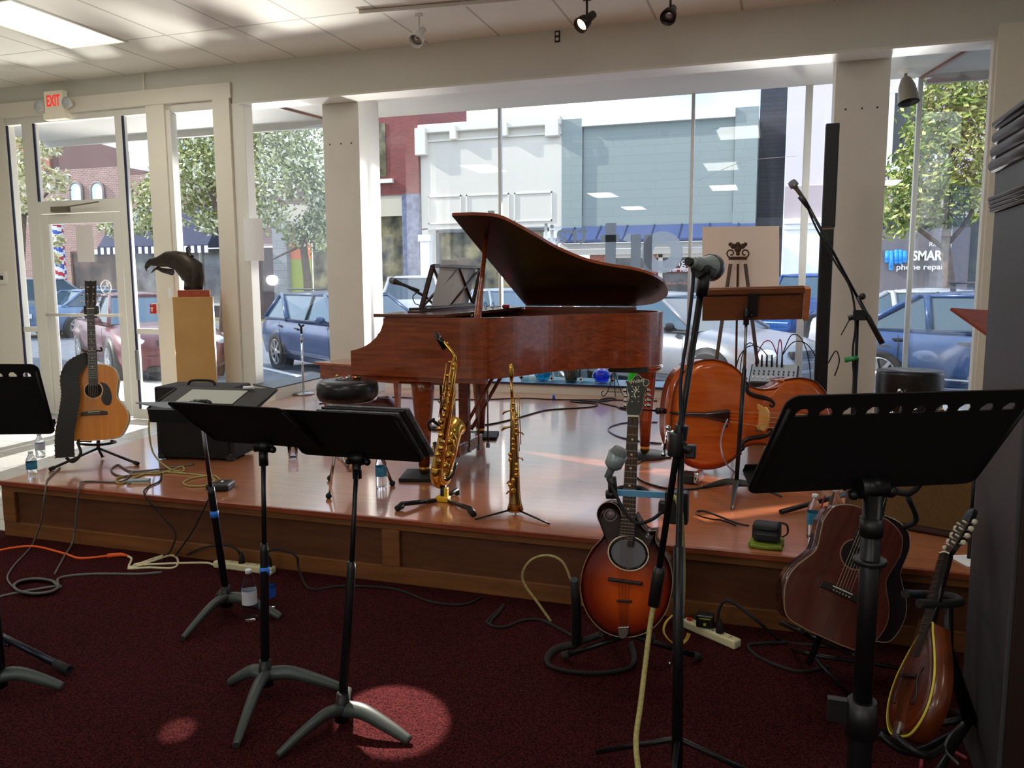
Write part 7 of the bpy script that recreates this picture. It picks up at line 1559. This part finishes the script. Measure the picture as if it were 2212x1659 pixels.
part(b, 'shop_window', B_(MB(), -16.2, -13.95, .4, 4.1, YF+.1, YF+.2), win_w, True); part(b, 'stall_riser', B_(MB(), -16.2, -13.9, ZS, .4, YF, YF+.3), db, True)
# brown shop with the green window
b = bld('brown_shopfront', 'brown shop with a beige sign band and a green and orange window', -19)
part(b, 'wall', B_(MB(), -22.1, -16.2, 4.7, 5.7, YF, YF+5), mat('brown_purple_wall', (122, 92, 96), .8), True)
part(b, 'sign_band', B_(MB(), -22.1, -16.2, 4.05, 4.7, YF-.08, YF+5), mat('beige_fascia'), True)
part(b, 'sign_lettering', textmb('em', .42, frame((-18.0, YF-.1, 4.3), (1, 0, 0), (0, 0, 1)), .01), mat('green_letters', (60, 80, 60), .6), True)
part(b, 'stone_column', B_(MB(), -19.85, -19.2, ZS, 4.05, YF-.1, YF+.3), brickmat('grey_stone_blocks', (150, 152, 152), (140, 142, 144), (110, 112, 114), (R(90), 0, 0), .65, .3), True)
part(b, 'wooden_door', B_(MB(), -20.8, -19.9, ZS, 3.0, YF+.1, YF+.2), wood('weathered_brown_door', (92, 66, 52), (64, 46, 38), (8, 8, 1)), True)
part(b, 'white_jamb', B_(MB(), -21.3, -20.95, ZS, 3.0, YF, YF+.2), WHT, True)
part(b, 'shop_front_panel', B_(MB(), -22.1, -20.8, .0, 4.05, YF+.15, YF+.3), mat('shop_dark_panel', (70, 62, 58), .6), True)
part(b, 'green_window', B_(MB(), -19.15, -18.2, .5, 2.5, YF+.1, YF+.2), mat('lime_window', (158, 168, 60), .5), True)
part(b, 'orange_window', B_(MB(), -19.15, -18.2, 2.5, 3.2, YF+.1, YF+.2), mat('orange_window', (220, 120, 70), .5), True)
part(b, 'shop_window', B_(MB(), -18.1, -16.3, .4, 4.0, YF+.1, YF+.2), win_w, True)
part(b, 'stall_riser', B_(MB(), -19.2, -16.2, ZS, .5, YF, YF+.3), mat('shop_dark_panel'), True)
# awning shop
b = bld('awning_shopfront', 'shop under a dark navy awning with a striped valance, behind the bird sculpture', -24.6)
lb_ = brickmat('pink_brown_brick', (160, 124, 112), (140, 106, 98), (186, 170, 160), (R(90), 0, 0), .24, .08)
part(b, 'wall', B_(MB(), -27.4, -22.1, 3.3, 6.2, YF, YF+5), lb_, True)
part(b, 'awning', MB().loft([[(x, YF+.1, 4.9), (x, YF-1.4, 3.1), (x, YF-1.4, 3.04), (x, YF+.1, 3.04)] for x in (-27.6, -22.0)], False), mat('navy_awning'), True)
vl = MB(); vd = MB()
for k in range(34): (vl if k % 2 else vd).bb((-27.6+k*.165, YF-1.42, 2.78), (-27.6+(k+1)*.165, YF-1.38, 3.06))
part(b, 'valance_white', vl, PAPER, True); part(b, 'valance_navy', vd, mat('navy_awning'), True)
part(b, 'shop_window', B_(MB(), -27.2, -22.3, .6, 3.0, YF+.1, YF+.2), mat('shop_window_soft', (150, 150, 140), .2, rgb2=(84, 70, 64), nscale=1, spec=.8), True)
part(b, 'white_mullion', B_(B_(MB(), -23.6, -23.5, .5, 3.0, YF, YF+.2), -25.6, -25.5, .5, 3.0, YF, YF+.2), WHT, True)
part(b, 'stall_riser', B_(MB(), -27.4, -22.1, ZS, .6, YF, YF+.3), mat('black_riser', (40, 40, 44), .6), True); part(b, 'white_ledge', B_(MB(), -27.4, -22.1, .6, .7, YF-.05, YF+.3), WHT, True)
# brick corner building with arched windows
b = bld('arched_brick_building', 'tall pinkish brick building with small arched windows seen through the door glass', -32)
part(b, 'wall', B_(MB(), -37, -27.4, 3.0, 6.6, YF, YF+5), lb_, True)
part(b, 'parapet', MB().prism([(-31.4, 6.6), (-31.4, 8.4), (-27.4, 7.3), (-27.4, 6.6)], 0, .5, frame((0, YF+.5, 0), (1, 0, 0), (0, 0, 1))), mat('brown_parapet', (112, 84, 80), .8), True)
part(b, 'tower', B_(MB(), -33.2, -31.3, 6.6, 9.6, YF-.1, YF+3), brickmat('orange_brick', (190, 120, 90), (170, 104, 80), (150, 130, 120), (R(90), 0, 0), .24, .08), True)
for px_ in (166, 212):
    c_ = PY(px_, 420, YF-.03); o_ = [(-.3, -.6), (.3, -.6), (.3, .2)]+[(.3*math.cos(PI*k/8), .2+.3*math.sin(PI*k/8)) for k in range(1, 8)]+[(-.3, .2)]
    w_ = part(b, 'arched_window', MB().prism(o_, 0, .05, frame(c_, (1, 0, 0), (0, 0, 1))), mat('pale_arch_window', (222, 232, 224), .2), True)
    part(w_, 'arch_trim', MB().tube([frame(c_, (1, 0, 0), (0, 0, 1)) @ V((x*1.12, y*1.05, .04)) for x, y in o_[1:]+[o_[0]]], .06, 6), mat('grey_arch_trim', (150, 140, 134), .8), True)
part(b, 'shop_lintel', B_(MB(), -29.8, -27.4, 2.85, 3.05, YF-.05, YF+.1), WHT, True)
part(b, 'shop_window', B_(MB(), -30.6, -27.4, .4, 2.9, YF+.1, YF+.2), mat('brown_interior_window', (110, 88, 72), .3, rgb2=(60, 50, 46), nscale=1), True)
part(b, 'brick_base', B_(B_(MB(), -37, -30.6, ZS, 3.0, YF, YF+.5), -30.6, -27.4, ZS, .4, YF, YF+.3), lb_, True)
solo('newspaper_box', 'blue newspaper box on the far pavement behind the guitar headstock', 'box', MB().box((PY(208, 605, 28).x, 28, .75), (.7, .5, 1.4)), mat('newspaper_blue', (60, 120, 176), .5), bevel=.03)
b = bld('far_left_building', 'pale building at the far left seen through the sidelight', -44)
part(b, 'wall', B_(MB(), -56, -37, ZS, 7, YF, YF+5), mat('pale_far_wall', (206, 208, 202), .8), True); part(b, 'shop_window', B_(MB(), -54, -39, .6, 3, YF-.02, YF+.1), win_d, True)
# barber pole sign
c_ = PY(130, 580, 23.6)
t = thing('barber_pole', 'tall red white and blue barber pole banner on the far kerb behind the door', 'barber pole', (c_.x, 23.6, ZS))
pw = mat('barber_white', (232, 230, 232), .5); ms_ = [pw, mat('barber_red', (188, 36, 50), .5), mat('barber_blue', (40, 84, 176), .5)]
mb = MB(); zb0 = .9; zt0 = 3.75; nseg = 60
for k in range(nseg):
    z0 = zb0+(zt0-zb0)*k/nseg; z1 = zb0+(zt0-zb0)*(k+1)/nseg
    for j in range(16):
        a0, a1 = 2*PI*j/16, 2*PI*(j+1)/16; ph = (k*.32+j/16*2.9) % 4
        mb.cur = 0 if ph < 1 else 1 if ph < 2 else 0 if ph < 3 else 2; r = .2
        mb.add([(r*math.cos(a0), r*math.sin(a0), z0), (r*math.cos(a1), r*math.sin(a1), z0), (r*math.cos(a1), r*math.sin(a1), z1), (r*math.cos(a0), r*math.sin(a0), z1)], [(0, 1, 2, 3)])
o_ = part(t, 'striped_pole', mb, ms_)
part(t, 'cap', MB().lathe([(.22, 3.75), (.22, 3.85), (.1, 4.0), (0, 4.02)], 16), pw); part(t, 'post', MB().tube([(0, 0, 0), (0, 0, .9)], .07, 8), STEEL)

# ------------------------------------------------------------------ trees
leafm = {}
def leafmat(n, c1, c2, c3):
    m = mat(n, c1, .6); t_ = m.node_tree; b_ = t_.nodes['Principled BSDF']; g_ = t_.nodes.new('ShaderNodeNewGeometry'); r_ = t_.nodes.new('ShaderNodeValToRGB')
    r_.color_ramp.elements[0].color = s2l(c1)+(1,); r_.color_ramp.elements[1].color = s2l(c3)+(1,); e_ = r_.color_ramp.elements.new(.55); e_.color = s2l(c2)+(1,)
    t_.links.new(g_.outputs['Random Per Island'], r_.inputs[0]); t_.links.new(r_.outputs[0], b_.inputs['Base Color'])
    b_.inputs['Transmission Weight'].default_value = 0; b_.inputs['Subsurface Weight'].default_value = 0
    return m
barkm = mat('bark', (110, 92, 76), .9, noise=.4, nscale=8)
def tree(label, base, blobs, n, leaf, m, trunk, branches, tr=.12):
    t = thing('street_tree', label, 'tree', base)
    mb = MB(); vs = []; fs = []
    tot = sum(b[3]**2 for b in blobs)
    for x, y, z, r in blobs:
        for k in range(int(n*r*r/tot)):
            d = V((random.gauss(0, 1), random.gauss(0, 1), random.gauss(0, 1))).normalized()*r*random.uniform(.35, 1.05)
            c = V((x+d.x, y+d.y, z+d.z*.9)); a = V((random.gauss(0, 1), random.gauss(0, 1), random.gauss(0, 1))).normalized(); b_ = a.orthogonal().normalized(); l = leaf*random.uniform(.7, 1.3)
            i = len(vs); vs += [c-a*l, c-b_*l*.45, c+a*l, c+b_*l*.45]; fs.append((i, i+1, i+2, i+3))
    mb.add(vs, fs)
    part(t, 'foliage', mb, m, True)
    part(t, 'trunk', MB().tube(trunk, [tr*(1-.12*i) for i in range(len(trunk))], 8), barkm, True)
    bm_ = MB()
    for q in branches: bm_.tube(q, [.05, .04, .025][:len(q)] if len(q) < 4 else .04, 6)
    part(t, 'branches', bm_, barkm, True)
lf1 = leafmat('pear_leaves', (92, 104, 48), (172, 176, 104), (240, 240, 216)); lf2 = leafmat('red_tinged_leaves', (64, 92, 40), (140, 160, 60), (210, 204, 130)); lf3 = leafmat('pale_leaves', (150, 146, 90), (206, 200, 150), (236, 232, 210))  # near-white end of the pear leaf colours paints in sun highlights
YT = 22.5; Q = lambda x, y, Yv=YT: PY(x, y, Yv)
b0 = Q(480, 700); b0.z = ZS
bl = [(*Q(x, y, YT+dy), r) for x, y, r, dy in ((560, 300, 1.3, 0), (640, 300, 1.1, .3), (600, 380, 1.2, -.2), (540, 430, .9, .4), (400, 300, 1.1, .2), (440, 360, 1.2, 0), (380, 400, 1.0, -.3), (440, 450, .9, .3), (500, 370, 1.2, .6), (330, 430, .8, .3), (650, 360, .9, 0), (690, 400, .7, .4), (320, 480, .6, 0), (240, 490, .45, .2), (590, 470, .6, 0), (560, 240, 1.2, 0), (420, 240, 1.2, 0), (460, 480, .5, 0))]
tree('large pale green street tree across the road, left of the column', b0, bl, 15000, .085, lf1, [b0, Q(486, 560), Q(480, 480), Q(450, 400)], [[Q(480, 500), Q(440, 460), Q(400, 400)], [Q(486, 520), Q(540, 470), Q(600, 400)], [Q(480, 480), Q(500, 380), Q(560, 300)]])
b1 = Q(668, 690, 24); b1.z = ZS
tree('slender white barked tree behind the left bay window', b1, [(*Q(x, y, 24), r) for x, y, r in ((680, 500, .8), (700, 470, .7), (640, 510, .5), (700, 430, .6))], 1800, .08, lf1, [b1, Q(664, 600, 24), Q(655, 530, 24), Q(668, 470, 24)], [[Q(655, 530, 24), Q(620, 545, 24), Q(590, 560, 24)], [Q(660, 520, 24), Q(700, 500, 24)]], .16)
YT2 = 17.5; Q2 = lambda x, y, dy=0: PY(x, y, YT2+dy)
b2 = Q2(2046, 700); b2.z = ZS
tree('red tinged street tree outside the right bay window', b2, [(*Q2(x, y, dy), r) for x, y, r, dy in ((2040, 250, .8, 0), (2100, 210, .8, .3), (2000, 300, .5, 0), (1960, 370, .5, .2), (1930, 420, .5, 0), (2000, 420, .7, .2), (2080, 330, .9, -.2), (2060, 430, .7, .2), (2130, 280, .8, 0), (1920, 480, .4, 0), (2120, 400, .7, 0), (1975, 460, .5, 0), (2060, 180, .7, 0), (2200, 180, .7, 0), (2210, 240, .6, 0))], 7500, .075, lf2, [b2, Q2(2050, 600), Q2(2042, 530), Q2(2050, 460)], [[Q2(2044, 540), Q2(1990, 500), Q2(1950, 470)], [Q2(2044, 530), Q2(2080, 490), Q2(2120, 420)], [Q2(2048, 480), Q2(2040, 400), Q2(2060, 300)]])
Q3 = lambda x, y, dy=0: PY(x, y, 19+dy); b3 = Q3(40, 700); b3.z = ZS
tree('pale leaved tree seen through the left sidelight and the door', b3, [(*Q3(x, y), r) for x, y, r in ((40, 320, .7), (60, 380, .7), (120, 390, .45), (105, 320, .4), (40, 450, .6), (128, 440, .3), (20, 250, .7), (100, 290, .35), (118, 560, .2), (125, 520, .22))], 2600, .09, lf3, [b3, Q3(46, 560), Q3(50, 460)], [[Q3(50, 470), Q3(90, 430), Q3(120, 400)]])
tr4 = Q(556, 690, 26.8); tr4.z = ZS
solo('bare_tree', 'dark bare tree trunk on the far verge beside the white jamb', 'tree', MB().tube([tr4, Q(552, 640, 26.8), Q(548, 560, 26.8), Q(552, 500, 26.8)], [.3, .16, .13, .1], 8), barkm)
